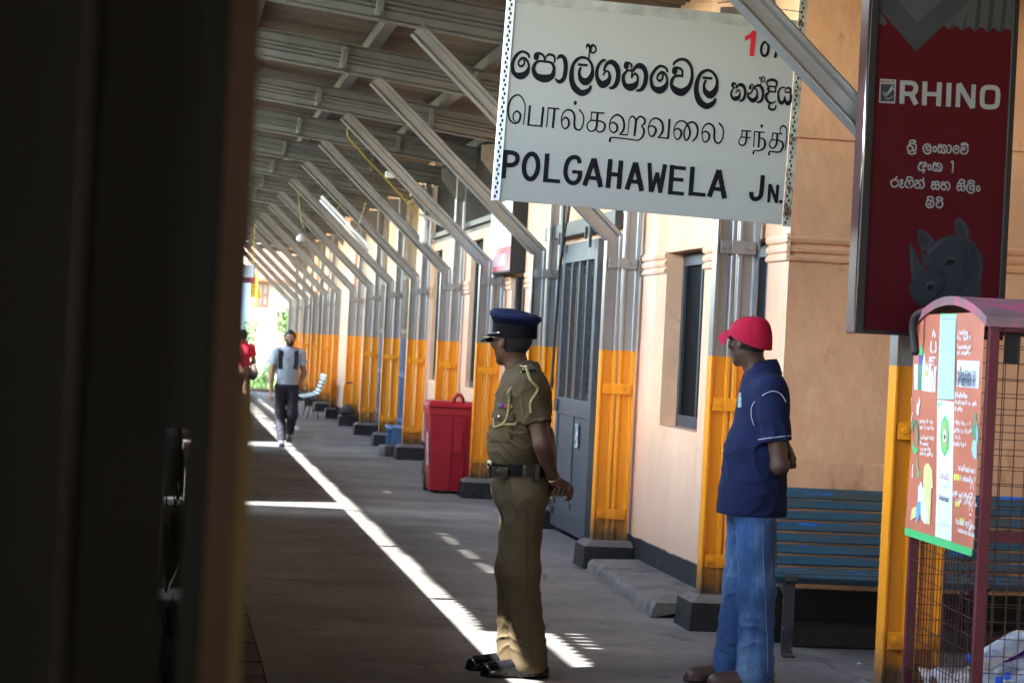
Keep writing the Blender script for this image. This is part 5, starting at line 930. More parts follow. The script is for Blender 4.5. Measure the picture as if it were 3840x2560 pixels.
bush('tree', 'sunlit light green tree beyond the canopy end', (5.6, 92, 0), [((0, 0, 2.6), (1.1, 1, .9), 1500), ((-.8, .2, 1.9), (.8, .8, .7), 900), ((.6, .4, 3.4), (.9, .9, .8), 900), ((-.3, .1, 1.2), (1.0, .8, .6), 800)], lf1, .10, 'tree', 2.4)
bush('tree', 'darker green tree behind the pale house', (7.5, 112, 0), [((0, 0, 4.2), (2.6, 2, 1.9), 2400), ((-2.2, .2, 3.2), (1.7, 1.5, 1.3), 1500), ((2, .4, 5.2), (1.9, 1.7, 1.5), 1500)], lf2, .16, 'tree', 4)
bush('tree', 'broad green tree beyond the track far behind the hanging sign', (-4, 125, 0), [((0, 0, 5), (3.2, 2.4, 2.4), 2600), ((-2.6, .2, 3.5), (2.2, 1.8, 1.6), 1700), ((2.8, .4, 4.2), (2.2, 1.9, 1.9), 1700)], lf2, .2, 'tree', 4)
gr = MB(); rng = random.Random(5)
for _ in range(2600):
    x, y = rng.uniform(1.6, 5.5), rng.uniform(66.5, 80); h = rng.uniform(.05, .2); a = rng.uniform(0, 6.28); s = Vector((math.cos(a), math.sin(a), 0))*.015
    b = Vector((x, y, -.03)); gr.add([b-s, b+s, b+Vector((rng.uniform(-.06, .06), rng.uniform(-.06, .06), h))], [(0, 1, 2)])
kind(gr.build('grass', lf1, recalc=False), 'stuff')
ey = MB(); ey.add([(1.2, 72, -.03), (40, 72, -.03), (60, 260, -.03), (1.2, 260, -.03)], [(0, 1, 2, 3)]); kind(ey.build('yard', mat('sunlit_earth_yard', (.16, .145, .09), .95, var=.2, vscale=.8, col2=(.16, .22, .06), c2scale=.5)))

# small litter lying on the platform
for (nm_, x_, y_, sx_, lab, cc_) in (('dry_leaf', 3.02, 15.55, .035, 'small dark dry leaf lying on the platform before the worn wall foot', (.02, .014, .01)), ('dark_scrap', 2.30, 14.6, .02, 'tiny dark scrap on the platform beyond the officer', (.03, .02, .015)), ('pale_scrap', 3.62, 12.1, .022, 'tiny pale green scrap on the platform under the blue bench', (.25, .4, .35)), ('rubble_chip', 2.62, 13.3, .016, 'pale crumb of rubble between the officer and the man in the cap', (.2, .19, .17))):
    m = MB(); m.add([(-sx_, -.01, .004), (0, -.018, .012), (sx_, 0, .006), (.3*sx_, .016, .014), (-.5*sx_, .012, .008), (0, 0, .018)], [(0, 1, 5), (1, 2, 5), (2, 3, 5), (3, 4, 5), (4, 0, 5), (0, 4, 3, 2, 1)])
    tag(m.build(nm_, mat('litter', cc_, .8, var=.2), loc=(x_, y_, 0)), lab, 'litter')
# ------------------------------------------------------------------ people: smooth implicit bodies turned into single continuous meshes
def V3(*a): return np.array(a, float)
def unit(a): a = np.asarray(a, float); return a/np.linalg.norm(a)
def d_cap(P, a, b, ra, rb, sq=None):
    a, b = np.asarray(a, float), np.asarray(b, float); ab = b-a; L2 = ab@ab+1e-12
    t = np.clip(((P-a)@ab)/L2, 0, 1); q = P-a-t[:, None]*ab
    if sq is not None:                      # squash the section along unit vector sq[0] by factor sq[1]
        n, k = sq; c = q@np.asarray(n, float); q = q+np.outer(c*(1/k-1), n)
    return np.sqrt((q*q).sum(1))-(ra+(rb-ra)*t)
def d_ell(P, c, r, B=None):
    q = P-np.asarray(c, float)
    if B is not None: q = q@np.asarray(B, float).T
    r = np.asarray(r, float); k0 = np.sqrt(((q/r)**2).sum(1)); k1 = np.sqrt(((q/(r*r))**2).sum(1))+1e-9
    return k0*(k0-1)/k1
def smin(a, b, k):
    h = np.clip(.5+.5*(b-a)/k, 0, 1); return b+(a-b)*h-k*h*(1-h)
def smax(a, b, k): return -smin(-a, -b, k)
def union(ds, k):
    o = ds[0]
    for d in ds[1:]: o = smin(o, d, k)
    return o
_T = {}
def vnoise(P, s, seed=0):
    q = P*s; i = np.floor(q).astype(int); f = q-i; f = f*f*(3-2*f)
    if seed not in _T: _T[seed] = np.random.RandomState(seed).rand(32, 32, 32)
    T = _T[seed]; o = 0
    for a in (0, 1):
        for b in (0, 1):
            for c in (0, 1):
                w = (f[:, 0] if a else 1-f[:, 0])*(f[:, 1] if b else 1-f[:, 1])*(f[:, 2] if c else 1-f[:, 2])
                o = o+w*T[(i[:, 0]+a) % 32, (i[:, 1]+b) % 32, (i[:, 2]+c) % 32]
    return o
def folds(P, d, freq, amp, seed, warp=.05, sharp=2.0):
    """cloth folds running across direction d"""
    n = vnoise(P, 9, seed)-.5; m = vnoise(P, 5, seed+1)
    s = np.sin((P@np.asarray(d, float))*freq+n*warp*120)
    return amp*m*(np.sign(s)*np.abs(s)**(1/sharp) if False else (1-np.abs(s))**sharp-.35)
def nets(f, lo, hi, h, blk=10):
    lo, hi = np.asarray(lo, float), np.asarray(hi, float); N = np.ceil((hi-lo)/h).astype(int)+2
    D = np.full(N, 1.0, np.float32)
    bi = [np.arange(0, n, blk) for n in N]
    G = np.stack(np.meshgrid(*bi, indexing='ij'), -1).reshape(-1, 3)
    cen = lo+(G+blk/2)*h; dc = f(cen); rad = blk*h*.5*1.7321*1.35+.012
    inside = dc < 0
    o = np.stack(np.meshgrid(*[np.arange(blk)]*3, indexing='ij'), -1).reshape(-1, 3)
    for g_, dv in zip(G[inside], dc[inside]):
        D[g_[0]:g_[0]+blk, g_[1]:g_[1]+blk, g_[2]:g_[2]+blk] = -1
    act = G[np.abs(dc) < rad]
    for k in range(0, len(act), 64):
        I = (act[k:k+64, None, :]+o[None]).reshape(-1, 3); I = I[(I < N).all(1)]
        D[I[:, 0], I[:, 1], I[:, 2]] = f(lo+I*h)
    S = D < 0; n0, n1, n2 = N-1
    c = np.zeros((n0, n1, n2), np.int8)
    for a in (0, 1):
        for b in (0, 1):
            for e in (0, 1): c += S[a:a+n0, b:b+n1, e:e+n2]
    cell = np.argwhere((c > 0) & (c < 8)); idx = np.full((n0, n1, n2), -1, np.int32); idx[tuple(cell.T)] = np.arange(len(cell))
    acc = np.zeros((len(cell), 3)); cnt = np.zeros(len(cell))
    cor = [(a, b, e) for a in (0, 1) for b in (0, 1) for e in (0, 1)]
    for i in range(8):
        for j in range(i+1, 8):
            A, B = np.array(cor[i]), np.array(cor[j])
            if np.abs(A-B).sum() != 1: continue
            da = D[tuple((cell+A).T)]; db = D[tuple((cell+B).T)]; m = (da < 0) != (db < 0)
            t = np.where(m, da/(da-db+1e-12), 0); acc += (A+(B-A)*t[:, None])*m[:, None]; cnt += m
    V = lo+(cell+acc/np.maximum(cnt, 1)[:, None])*h
    F = []
    for ax in range(3):
        u, w = [(1, 2), (2, 0), (0, 1)][ax]; sl = [slice(1, n) for n in (n0, n1, n2)]
        s0 = [slice(1, None)]*3; e = np.zeros(3, int); e[ax] = 1
        rng_ = [np.arange(1, n) for n in (n0, n1, n2)]; rng_[ax] = np.arange(0, (n0, n1, n2)[ax])
        I = np.stack(np.meshgrid(*rng_, indexing='ij'), -1).reshape(-1, 3)
        a = S[tuple(I.T)]; b = S[tuple((I+e).T)]; m = a != b; I = I[m]; fl = a[m]
        du = np.zeros(3, int); du[u] = 1; dw = np.zeros(3, int); dw[w] = 1
        q = np.stack([idx[tuple((I-du-dw).T)], idx[tuple((I-dw).T)], idx[tuple(I.T)], idx[tuple((I-du).T)]], 1)
        q[~fl] = q[~fl][:, ::-1]; F.append(q[(q >= 0).all(1)])
    return V, np.concatenate(F)
def sdf_obj(name, f, lo, hi, h, mt, parent, mats=None, smooth_it=1):
    V, F = nets(f, lo, hi, h)
    for _ in range(smooth_it):              # light relaxation of the grid pattern
        s = np.zeros_like(V); n = np.zeros(len(V))
        for a, b in ((0, 1), (1, 2), (2, 3), (3, 0)):
            np.add.at(s, F[:, a], V[F[:, b]]); np.add.at(n, F[:, a], 1); np.add.at(s, F[:, b], V[F[:, a]]); np.add.at(n, F[:, b], 1)
        V = V*.5+.5*s/np.maximum(n, 1)[:, None]
    me = bpy.data.meshes.new(name); me.vertices.add(len(V)); me.vertices.foreach_set("co", V.astype(np.float32).ravel())
    me.loops.add(F.size); me.loops.foreach_set("vertex_index", F.astype(np.int32).ravel()); me.polygons.add(len(F))
    me.polygons.foreach_set("loop_start", np.arange(0, F.size, 4, dtype=np.int32)); me.polygons.foreach_set("use_smooth", np.ones(len(F), bool))
    me.update(calc_edges=True); me.validate(); me.materials.append(mt)
    o = bpy.data.objects.new(name, me); C.objects.link(o)
    if parent is not None: o.parent = parent
    return o
def basis_of(fwd, up=(0, 0, 1)):
    f = unit(fwd); l = unit(np.cross(up, f)); u = np.cross(f, l); return np.stack([f, l, u])      # rows: forward, left, up

def head_sdf(P, c, fwd, s=1.0, up=(0, 0, 1)):
    """c: centre of the skull; ~0.23 m tall"""
    B = basis_of(fwd, up); q = (P-c)@B.T/s
    d = d_ell(q, (-.008, 0, .022), (.096, .074, .094))
    jaw = d_ell(q, (.022, 0, -.055), (.066, .056, .062)); d = smin(d, jaw, .035)
    d = smin(d, d_ell(q, (.068, 0, -.098), (.022, .026, .018)), .022)                              # chin
    d = smin(d, d_ell(q, (.074, 0, .026), (.022, .05, .014)), .02)                                 # brow
    d = smin(d, d_cap(q, (.088, 0, .012), (.110, 0, -.022), .009, .014), .014)                     # nose
    d = smin(d, d_ell(q, (.098, 0, -.026), (.012, .019, .009)), .008)
    for sd in (1, -1):
        d = smin(d, d_ell(q, (.066, .042*sd, -.015), (.025, .022, .02)), .025)                     # cheek
        d = smax(d, -d_ell(q, (.098, .031*sd, .008), (.018, .018, .012)), .012)                    # eye socket
        d = smin(d, d_ell(q, (.078, .031*sd, .008), (.012, .013, .011)), .003)                     # eyeball under the lids
        e = d_ell(q, (-.006, .080*sd, -.004), (.020, .009, .033), None)
        e = smax(e, -d_ell(q, (.002, .089*sd, .002), (.011, .007, .02)), .005); d = smin(d, e, .007)   # ear
    d = smin(d, d_ell(q, (.090, 0, -.056), (.012, .024, .006)), .006); d = smin(d, d_ell(q, (.088, 0, -.070), (.012, .021, .007)), .006)   # lips
    return d*s
def hand_prims(w, pd, nd, s=1.0, curl=.5, thumb=1, spread=.25, side=None):
    """w: wrist, pd: direction palm points, nd: normal out of the palm (side the fingers curl to). returns capsules"""
    pd = unit(pd); nd = unit(np.asarray(nd)-pd*(np.asarray(nd)@pd)); sd = np.cross(pd, nd)*thumb      # thumb side
    c = []; w = np.asarray(w, float)
    for k, off in enumerate((-.03, -.01, .01, .029)): c.append((w+pd*.012*s+sd*off*.6*s, w+pd*.085*s+sd*off*s, .0145*s, .012*s))
    for k, (off, L) in enumerate(((.030, .072), (.010, .080), (-.010, .076), (-.029, .060))):
        p = w+pd*(.090-(.008 if k == 3 else 0))*s+sd*off*s; d = unit(pd+sd*off*spread*8); a = curl*(.9+.12*k)
        for j, fr in enumerate((.45, .32, .25)):
            a2 = a*(j+.6); dd = unit(d*math.cos(a2)+nd*math.sin(a2)); q = p+dd*L*fr*s; r = (.0093, .0083, .0072)[j]*s
            c.append((p, q, r, r*.93)); p = q
    p = w+pd*.025*s+sd*.024*s+nd*.006*s
    for j, (L, a) in enumerate(((.042, .75), (.034, .45), (.026, .2))):
        dd = unit(pd*(1-.3*a)+sd*a+nd*(.25+.25*curl+.2*j)); q = p+dd*L*s; r = (.0125, .0105, .0088)[j]*s; c.append((p, q, r, r*.92)); p = q
    return c
def skin_mat(name, col):
    m = mat(name, col, .5, var=.14, vscale=14, bump=.0008, bscale=160, spec=.45, rvar=.06)
    return m
def person(label, p, group=None):
    """p: dict of joints (world metres relative to p['loc']) and clothes"""
    t = thing('person', label, 'person', p['loc'], group=group)
    s = p.get('s', 1.0); J = {k: np.asarray(v, float) for k, v in p['J'].items()}; tf = unit(p['face_body']); hf = unit(p['face_head']); B = basis_of((tf[0], tf[1], 0)); left = B[1]
    neck, chest, belly, pel = J['neck'], J['chest'], J['belly'], J['pelvis']; hc = J['head']; h = p.get('h', .0045)
    tw = p.get('torso', dict(chest=(.125, .175, .20), belly=(.12, .16, .16), pelvis=(.125, .165, .13)))
    hup = p.get('head_up', (0, 0, 1))
    def torso(P, g=0.0):
        d = union([d_ell(P, chest, np.array(tw['chest'])*s+g, B), d_ell(P, belly, np.array(tw['belly'])*s+g, B), d_ell(P, pel, np.array(tw['pelvis'])*s+g, B)], .07*s)
        return smin(d, d_cap(P, J['shL']-(J['shL']-J['shR'])*.06, J['shR']+(J['shL']-J['shR'])*.06, .058*s+g, .058*s+g), .07*s)
    arms = [(J['sh'+a], J['el'+a], J['wr'+a]) for a in 'LR']; legs = [(J['hip'+a], J['kn'+a], J['an'+a]) for a in 'LR']
    hands = []
    for a in 'LR':
        if 'caps'+a in p: hands += p['caps'+a]; continue
        hd_ = p['hand'+a]; hands += hand_prims(J['wr'+a], hd_[0], hd_[1], s*.98, hd_[2], hd_[3])
    wl = p.get('arm', 1.0)
    def body(P):
        d = torso(P, -.016)
        nk = d_cap(P, neck-V3(0, 0, .05), hc-hf*.012*s-V3(0, 0, .055)*s, .062*s, .054*s); d = smin(d, nk, .045*s)
        d = smin(d, d_cap(P, neck+left*.03, (J['shL']+neck)/2, .04*s, .035*s), .05); d = smin(d, d_cap(P, neck-left*.03, (J['shR']+neck)/2, .04*s, .035*s), .05)
        d = smin(d, head_sdf(P, hc, hf, s*p.get('hs', 1.0), hup), .018*s)
        for sh, el, wr in arms:
            a = smin(d_cap(P, sh, el, .052*s*wl, .041*s*wl), d_cap(P, el, wr, .041*s*wl, .0275*s*wl), .02*s)
            a = smin(a, d_cap(P, el+(wr-el)*.12, el+(wr-el)*.42, .043*s*wl, .038*s*wl), .02*s)
            d = smin(d, a, .03*s)
        dh = union([d_cap(P, *c) for c in hands], .006*s); d = smin(d, dh, .012*s)
        for hp, kn, an in legs:
            l = smin(d_cap(P, hp, kn, .074*s, .052*s), d_cap(P, kn, an, .05*s, .036*s), .03); d = smin(d, l, .04)
            d = smin(d, d_cap(P, an+V3(0, 0, -.04)*s, an+unit(p['foot'+'LR'[0]] if 0 else p['foot'])*.11*s+V3(0, 0, -.068)*s, .032*s, .022*s), .03)
        return d
    pts = np.array(list(J.values())+[c[1] for c in hands]); lo = pts.min(0)-.13; hi = pts.max(0)+.13; lo[2] = max(lo[2], -.02); hi[2] = hc[2]+.14*s
    sdf_obj('body', body, lo, hi, h, p['skin'], t)
    # hair
    hr = p['hair']
    def hair(P):
        Bh = basis_of(hf, hup); q = (P-hc)@Bh.T/s/p.get('hs', 1.0); d = head_sdf(P, hc, hf, s*p.get('hs', 1.0), hup)-hr.get('t', .006)
        d = d+.003*(vnoise(P, 120, 3)-.5)
        lw = hr.get('low', -.045); fr_h = hr.get('front', .052)
        zl = np.interp(q[:, 0], [-.2, -.03, .0, fr_h-.018, fr_h+.012, .2], [lw, lw, min(lw+.045, .0), .012, .064, .070]); d = smax(d, zl-q[:, 2], .006)
        d = smax(d, -d_ell(q, (-.004, .088, -.004), (.026, .03, .036)), .004); d = smax(d, -d_ell(q, (-.004, -.088, -.004), (.026, .03, .036)), .004)
        return d
    sdf_obj('hair', hair, hc-.17*s, hc+.17*s, .004, hr['m'], t)
    if 'beard' in p:
        def beard(P):
            q = (P-hc)@basis_of(hf, hup).T/s; d = head_sdf(P, hc, hf, s, hup)-.003
            d = smax(d, q[:, 2]+.047-np.maximum(np.abs(q[:, 1])-.034, 0)*1.1, .005); d = smax(d, .012-q[:, 0], .008)
            return smax(d, -d_ell(q, (.098, 0, -.063), (.02, .02, .009)), .003)
        sdf_obj('beard', beard, hc-.17*s, hc+.17*s, .004, p['beard'], t)
    # shirt
    S_ = p['shirt']; fit = S_.get('fit', .012)
    def shirt(P):
        d = torso(P, fit)
        if 'hem' in S_:
            hm = S_['hem']; d = smin(d, d_cap(P, belly, V3(*hm['c']), hm['r0'], hm['r1'], (left, hm.get('wide', 1.0))), .06)
        d = smin(d, d_cap(P, neck-V3(0, 0, .035), neck+V3(0, 0, S_.get('collar', .012)), .072*s, .066*s), .05)
        for (sh, el, wr), tt in zip(arms, S_.get('sleeve', (.62, .62))):
            e = sh+(el-sh)*tt; dr = unit(el-sh); sl = d_cap(P, sh, e+(e-sh)*.25, (.066+fit*.6)*s, S_.get('cuff', .060)*s)
            d = smin(d, smax(sl, (P-e)@dr, .003), .022)
        ax = S_.get('folds', [])
        for (fd, fr, am, sd, z0, z1) in ax:
            mk = np.clip((P[:, 2]-z0)/.05, 0, 1)*np.clip((z1-P[:, 2])/.05, 0, 1); d = d-folds(P, fd, fr, am, sd)*mk
        d = d-.004*(vnoise(P, 14, 11)-.5)
        d = smax(d, S_['z0']+(S_.get('tilt', 0)*((P-pel)@B[0]))-P[:, 2], .006)
        nk = d_cap(P, neck-V3(0, 0, .02), neck+unit(hc-neck)*.14, .060*s, .062*s); d = smax(d, -nk, .008)
        return d
    pl = pts.min(0)-.16; ph = pts.max(0)+.16
    sh_o = sdf_obj('shirt', shirt, (pl[0], pl[1], S_['z0']-.06), (ph[0], ph[1], neck[2]+.10), S_.get('h', .0055), S_['m'], t)
    # trousers
    T_ = p['trousers']; r0, r1, r2 = T_.get('r', (.098, .080, .076))
    def trousers(P):
        d = d_ell(P, pel, np.array(tw['pelvis'])*s+T_.get('fit', .014), B); d = smin(d, d_ell(P, (pel+belly)/2, np.array(tw['belly'])*s+.004, B), .05)
        lg = []
        for hp, kn, an in legs:
            l = smin(d_cap(P, hp, kn, r0*s, r1*s), d_cap(P, kn, an-V3(0, 0, .02), r1*s, r2*s), .05); lg.append(l)
        d = smin(d, smin(lg[0], lg[1], T_.get('merge', .012)), .05)
        for (fd, fr, am, sd, z0, z1) in T_.get('folds', []):
            mk = np.clip((P[:, 2]-z0)/.06, 0, 1)*np.clip((z1-P[:, 2])/.06, 0, 1); d = d-folds(P, fd, fr, am, sd)*mk
        d = d-.004*(vnoise(P, 11, 21)-.5)
        d = smax(d, P[:, 2]-T_['z1'], .006); bt = T_['z0'] if np.ndim(T_['z0']) else (T_['z0'],)*2
        cl, cr = (P-legs[0][2])@left, (P-legs[1][2])@left
        nearL = np.abs(((P-legs[0][2])**2)[:, :2].sum(1)) < np.abs(((P-legs[1][2])**2)[:, :2].sum(1))
        return smax(d, np.where(nearL, bt[0], bt[1])-P[:, 2], .005)
    sdf_obj('trousers', trousers, (pl[0], pl[1], -.02), (ph[0], ph[1], T_['z1']+.04), T_.get('h', .006), T_['m'], t)
    # shoes
    F_ = p['shoes']
    for a, (hp, kn, an) in zip('LR', legs):
        ft = unit(p.get('foot'+a, p['foot'])); L_ = F_.get('len', .27)*s; fl = F_.get('floor', (0, 0))['LR'.index(a)]
        sd = np.cross((0, 0, 1), ft); Bf = np.stack([ft, sd, V3(0, 0, 1)]); cc = V3(an[0], an[1], fl)
        def shoe(P):
            q = (P-cc)@Bf.T
            d = d_cap(q, (-.055*s, 0, .036), (.02, 0, .038), .042*s, .042*s); d = smin(d, d_cap(q, (0, 0, .055), (L_-.10, 0, .030), .046*s, .040*s), .03)
            d = smin(d, d_cap(q, (L_-.115, 0, .022), (L_-.085, .004, .018), .034*s, .026*s), .03)
            if F_.get('high', True): d = smin(d, d_cap(q, (-.03, 0, .05), (-.02, 0, .095), .042*s, .042*s), .03)
            sole = np.maximum(np.abs(q[:, 2]-.008)-.009, d-.005); d = np.minimum(d, sole)
            return np.maximum(d, .001-q[:, 2])
        sdf_obj('shoe', shoe, cc-.32, cc+V3(.32, .32, .16), .005, F_['m'], t)
    return t, dict(shirt=shirt, trousers=trousers, body=body, B=B, J=J)
def project(f, p, d, n=60, L=.25):
    """walk from outside along d until the surface of f"""
    p = np.asarray(p, float); d = unit(d)
    p00 = p.copy()
    for _ in range(n):
        v = f(p[None])[0]
        if np.linalg.norm(p-p00) > 1.5: return p00+d*.35
        if v < .0008: break
        p = p+d*v*.8
    return p

# ---- fabrics
khaki = mat('khaki_uniform_cloth', (.068, .051, .027), .8, var=.12, vscale=7, bump=.0012, bscale=260, spec=.2)
khaki2 = mat('khaki_trouser_cloth', (.080, .060, .033), .8, var=.12, vscale=6, bump=.0012, bscale=260, spec=.2)
navy = mat('navy_polo_cloth', (.006, .010, .042), .85, var=.15, vscale=6, bump=.0014, bscale=300, spec=.2)
denim = mat('faded_denim', (.022, .066, .175), .85, var=.25, vscale=5, stretch=(1.5, 1.5, .5), bump=.0014, bscale=300, col2=(.15, .26, .42), c2scale=3.4, c2lo=.46, c2hi=.72)
leather = mat('polished_black_leather', (.006, .006, .008), .14, var=0, spec=.6, bump=.001, bscale=30)
hairm = mat('black_hair', (.006, .005, .005), .55, var=.2, vscale=60, bump=.002, bscale=200)
hairg = mat('greying_black_hair', (.014, .013, .012), .6, var=.35, vscale=90, bump=.002, bscale=200)
sk1 = skin_mat('brown_skin', (.078, .036, .022)); sk2 = skin_mat('dark_brown_skin', (.055, .026, .017)); sk3 = skin_mat('warm_brown_skin', (.27, .14, .085))

# ---- the police officer (faces the train, hands clasped behind his back)
OX, OY = 1.69, 11.36
def o_(x, y, z): return (x-OX, y, z)
P1 = dict(loc=(OX, OY, 0), face_body=(-1, -.12, 0), face_head=(-.66, .75, -.02), head_up=(-.05, .0, 1), skin=sk1, h=.0042, foot=(-1, -.12, 0), footL=(-1, -.05, 0), footR=(-1, .02, 0), hs=1.02,
  J=dict(head=o_(1.622, .01, 1.582), neck=o_(1.672, 0, 1.425), chest=o_(1.690, 0, 1.265), belly=o_(1.662, 0, 1.085), pelvis=o_(1.698, 0, .875),
         shL=o_(1.682, -.178, 1.375), shR=o_(1.705, .178, 1.375), elL=o_(1.754, -.235, 1.110), elR=o_(1.835, .225, 1.135), wrL=o_(1.834, -.115, .935), wrR=o_(1.856, .05, .935),
         hipL=o_(1.706, -.082, .83), hipR=o_(1.71, .085, .83), knL=o_(1.704, -.088, .50), knR=o_(1.70, .09, .50), anL=o_(1.765, -.10, .10), anR=o_(1.722, .10, .10)),
  handL=((.84, .28, -.44), (-.25, .65, -.62), .55, 1), handR=((-.1, -.88, -.45), (-.25, -.3, .92), .85, 1),
  torso=dict(chest=(.125, .170, .19), belly=(.124, .158, .15), pelvis=(.122, .160, .125)),
  hair=dict(m=hairg, t=.004, low=-.078, front=.04),
  shirt=dict(m=khaki, z0=.965, fit=.012, sleeve=(.66, .62), cuff=.066, folds=[((.40, -.2, .90), 70, .020, 31, .98, 1.20), ((-.55, .1, .83), 42, .012, 35, 1.05, 1.40)], h=.005),
  trousers=dict(m=khaki2, z1=1.0, z0=(.028, .032), r=(.098, .084, .088), folds=[((.35, 0, .94), 40, .010, 41, .03, .36), ((.6, .2, -.77), 34, .007, 45, .62, .92), ((.95, .3, .05), 24, .009, 47, .1, .85)], h=.0052),
  shoes=dict(m=leather, len=.285, floor=(0, 0)))
_c = []
for k_ in range(4):
    x_ = 1.822+.021*k_; q_ = [o_(x_, .005, .890), o_(x_+.004, -.07, .862), o_(x_+.012, -.128, .872), o_(x_+.020, -.146, .900)]
    for a_, b_, r_1, r_2 in ((0, 1, .0125, .0105), (1, 2, .0105, .0092), (2, 3, .0092, .0078)): _c.append((V3(*q_[a_]), V3(*q_[b_]), r_1, r_2))
    _c.append((V3(*o_(1.852, .045, .925)), V3(*o_(x_, .005, .892)), .019, .0145))
q_ = [o_(1.826, .03, .925), o_(1.803, -.03, .945), o_(1.797, -.085, .955), o_(1.803, -.125, .945)]
for a_, r_1 in ((0, .014), (1, .0115), (2, .0095)): _c.append((V3(*q_[a_]), V3(*q_[a_+1]), r_1, r_1*.85))
P1['capsR'] = _c
off, fo = person('police officer in khaki uniform and navy peaked cap, hands clasped behind his back', P1)
def up_seam(o, pts, r, mt, name, n=8, sm=True):
    m = MB(); m.tube([Vector(q) for q in pts], r, n); return m.build(name, mt, o, smooth=sm)

cf = unit((-.66, .75, 0)); cl_ = np.cross((0, 0, 1), cf); cc = np.array(o_(1.622, .01, 1.60))-cf*.014; lean = -.05
def capp(f, l, z): return Vector(cc+cf*f+cl_*l+np.array([0, 0, z]))
navycap = mat('navy_cap_cloth', (.005, .009, .038), .8, var=.1, spec=.2, bump=.001, bscale=300); blackband = mat('black_cap_band', (.003, .003, .005), .8, var=.1, spec=.15)
n = 36
def ringc(rf, rl, z, tilt=0.0, cx=0.0): return [capp(cx+rf*math.cos(2*math.pi*k/n), rl*math.sin(2*math.pi*k/n), z+tilt*math.cos(2*math.pi*k/n)) for k in range(n)]
def skin_rings(mb, rings, caps=True):
    v = [q for rg in rings for q in rg]; f = [(i*n+k, i*n+(k+1) % n, (i+1)*n+(k+1) % n, (i+1)*n+k) for i in range(len(rings)-1) for k in range(n)]
    if caps: f += [tuple(range(n-1, -1, -1)), tuple((len(rings)-1)*n+k for k in range(n))]
    mb.add(v, f)
m = MB(); skin_rings(m, [ringc(.115, .094, -.008, -.002), ringc(.116, .095, .02), ringc(.114, .094, .062, .004)]); capo = m.build('cap', blackband, off, smooth='auto')
m = MB(); skin_rings(m, [ringc(.112, .093, .060, .004), ringc(.118, .108, .078, .010), ringc(.124, .118, .092, .014), ringc(.127, .121, .100, .015), ringc(.124, .118, .108, .016), ringc(.107, .101, .117, .016), ringc(.07, .07, .122, .012), ringc(.02, .02, .123, .01)])
m.build('cap_crown', navycap, capo, smooth=True)
m = MB(); m.tube([capp(.125*math.cos(a), .119*math.sin(a), .090+.014*math.cos(a)) for a in [2*math.pi*k/36 for k in range(37)]], .003, 6, cap=False); m.build('piping', navycap, capo, smooth=True)
m = MB(); v = []; nn = 14
for lay in (0, -.004):
    for j in range(4):
        for i in range(nn+1):
            a = -1.0+2.0*i/nn; rf, rl = .114+.021*j, .093+.012*j; v.append(capp(rf*math.cos(a)+(.004*j), rl*math.sin(a)*1.0, .004-.010*j-.004*(1-math.cos(a))*j+lay))
k = nn+1; f = [(j*k+i, j*k+i+1, (j+1)*k+i+1, (j+1)*k+i) for j in range(3) for i in range(nn)]; f += [tuple(4*k+t for t in reversed(q)) for q in f]+[(3*k+i, 3*k+i+1, 7*k+i+1, 7*k+i) for i in range(nn)]
m.add(v, f); m.build('cap_visor', leather, capo, smooth='auto')
m = MB(); m.tube([capp(.117*math.cos(a), .097*math.sin(a), .012) for a in [-1.5+3.0*i/20 for i in range(21)]], .006, 6); m.build('chin_strap', leather, capo, smooth=True)
silver = mat('bright_metal', (.75, .75, .74), .18, metal=1, var=0)
for sg_ in (1, -1): m = MB(); m.lathe([(.009, -.004), (.009, .004), (.004, .008)], tuple(capp(.117*math.cos(1.45*sg_), .098*math.sin(1.45*sg_), .014)), 10); m.build('cap_button', silver, capo, smooth=True)
# sunglasses / shirt collar / straps / belt
m = MB()
hb = basis_of(P1['face_head']); hcO = np.array(P1['J']['head'])
for sd in (1, -1): m.obox(Vector(hcO+hb[0]*.108+hb[1]*.034*sd+hb[2]*.008), Vector(hb[0])*.004, Vector(hb[1])*.027, Vector(hb[2])*.02); m.obox(Vector(hcO+hb[0]*.06+hb[1]*.078*sd+hb[2]*.012), Vector(hb[0])*.055, Vector(hb[1])*.003, Vector(hb[2])*.006)
m.build('sunglasses', leather, off, bevel=.003)
nk = np.array(P1['J']['neck']); nb = basis_of((-.92, .1, 0))
m = MB(); v = []; N_ = 26
for lay in range(2):
    for j in range(4):
        for i in range(N_+1):
            a = -2.75+5.5*i/N_+math.pi; fr = abs(a-math.pi)/2.75
            r = [.068, .070, .082, .096][j]+(.0022 if lay else 0); z = [.025, .052-.018*fr*fr, .032-.03*fr*fr, -.004-.045*fr*fr][j]
            q = nk+nb[0]*(-.004+r*math.cos(a))+nb[1]*r*math.sin(a)*1.02+np.array([0, 0, z+.012]); v.append(q)
k = N_+1; f = [(j*k+i, j*k+i+1, (j+1)*k+i+1, (j+1)*k+i) for j in range(3) for i in range(N_)]; f += [tuple(4*k+t for t in q) for q in f]; m.add(v, f); m.build('collar', khaki, off, smooth=True)
sh = fo['shirt']
def onshirt(x, y, z, d, lift=.004): p_ = project(sh, np.array(o_(x, y, z)), d); return Vector(p_-unit(d)*lift)
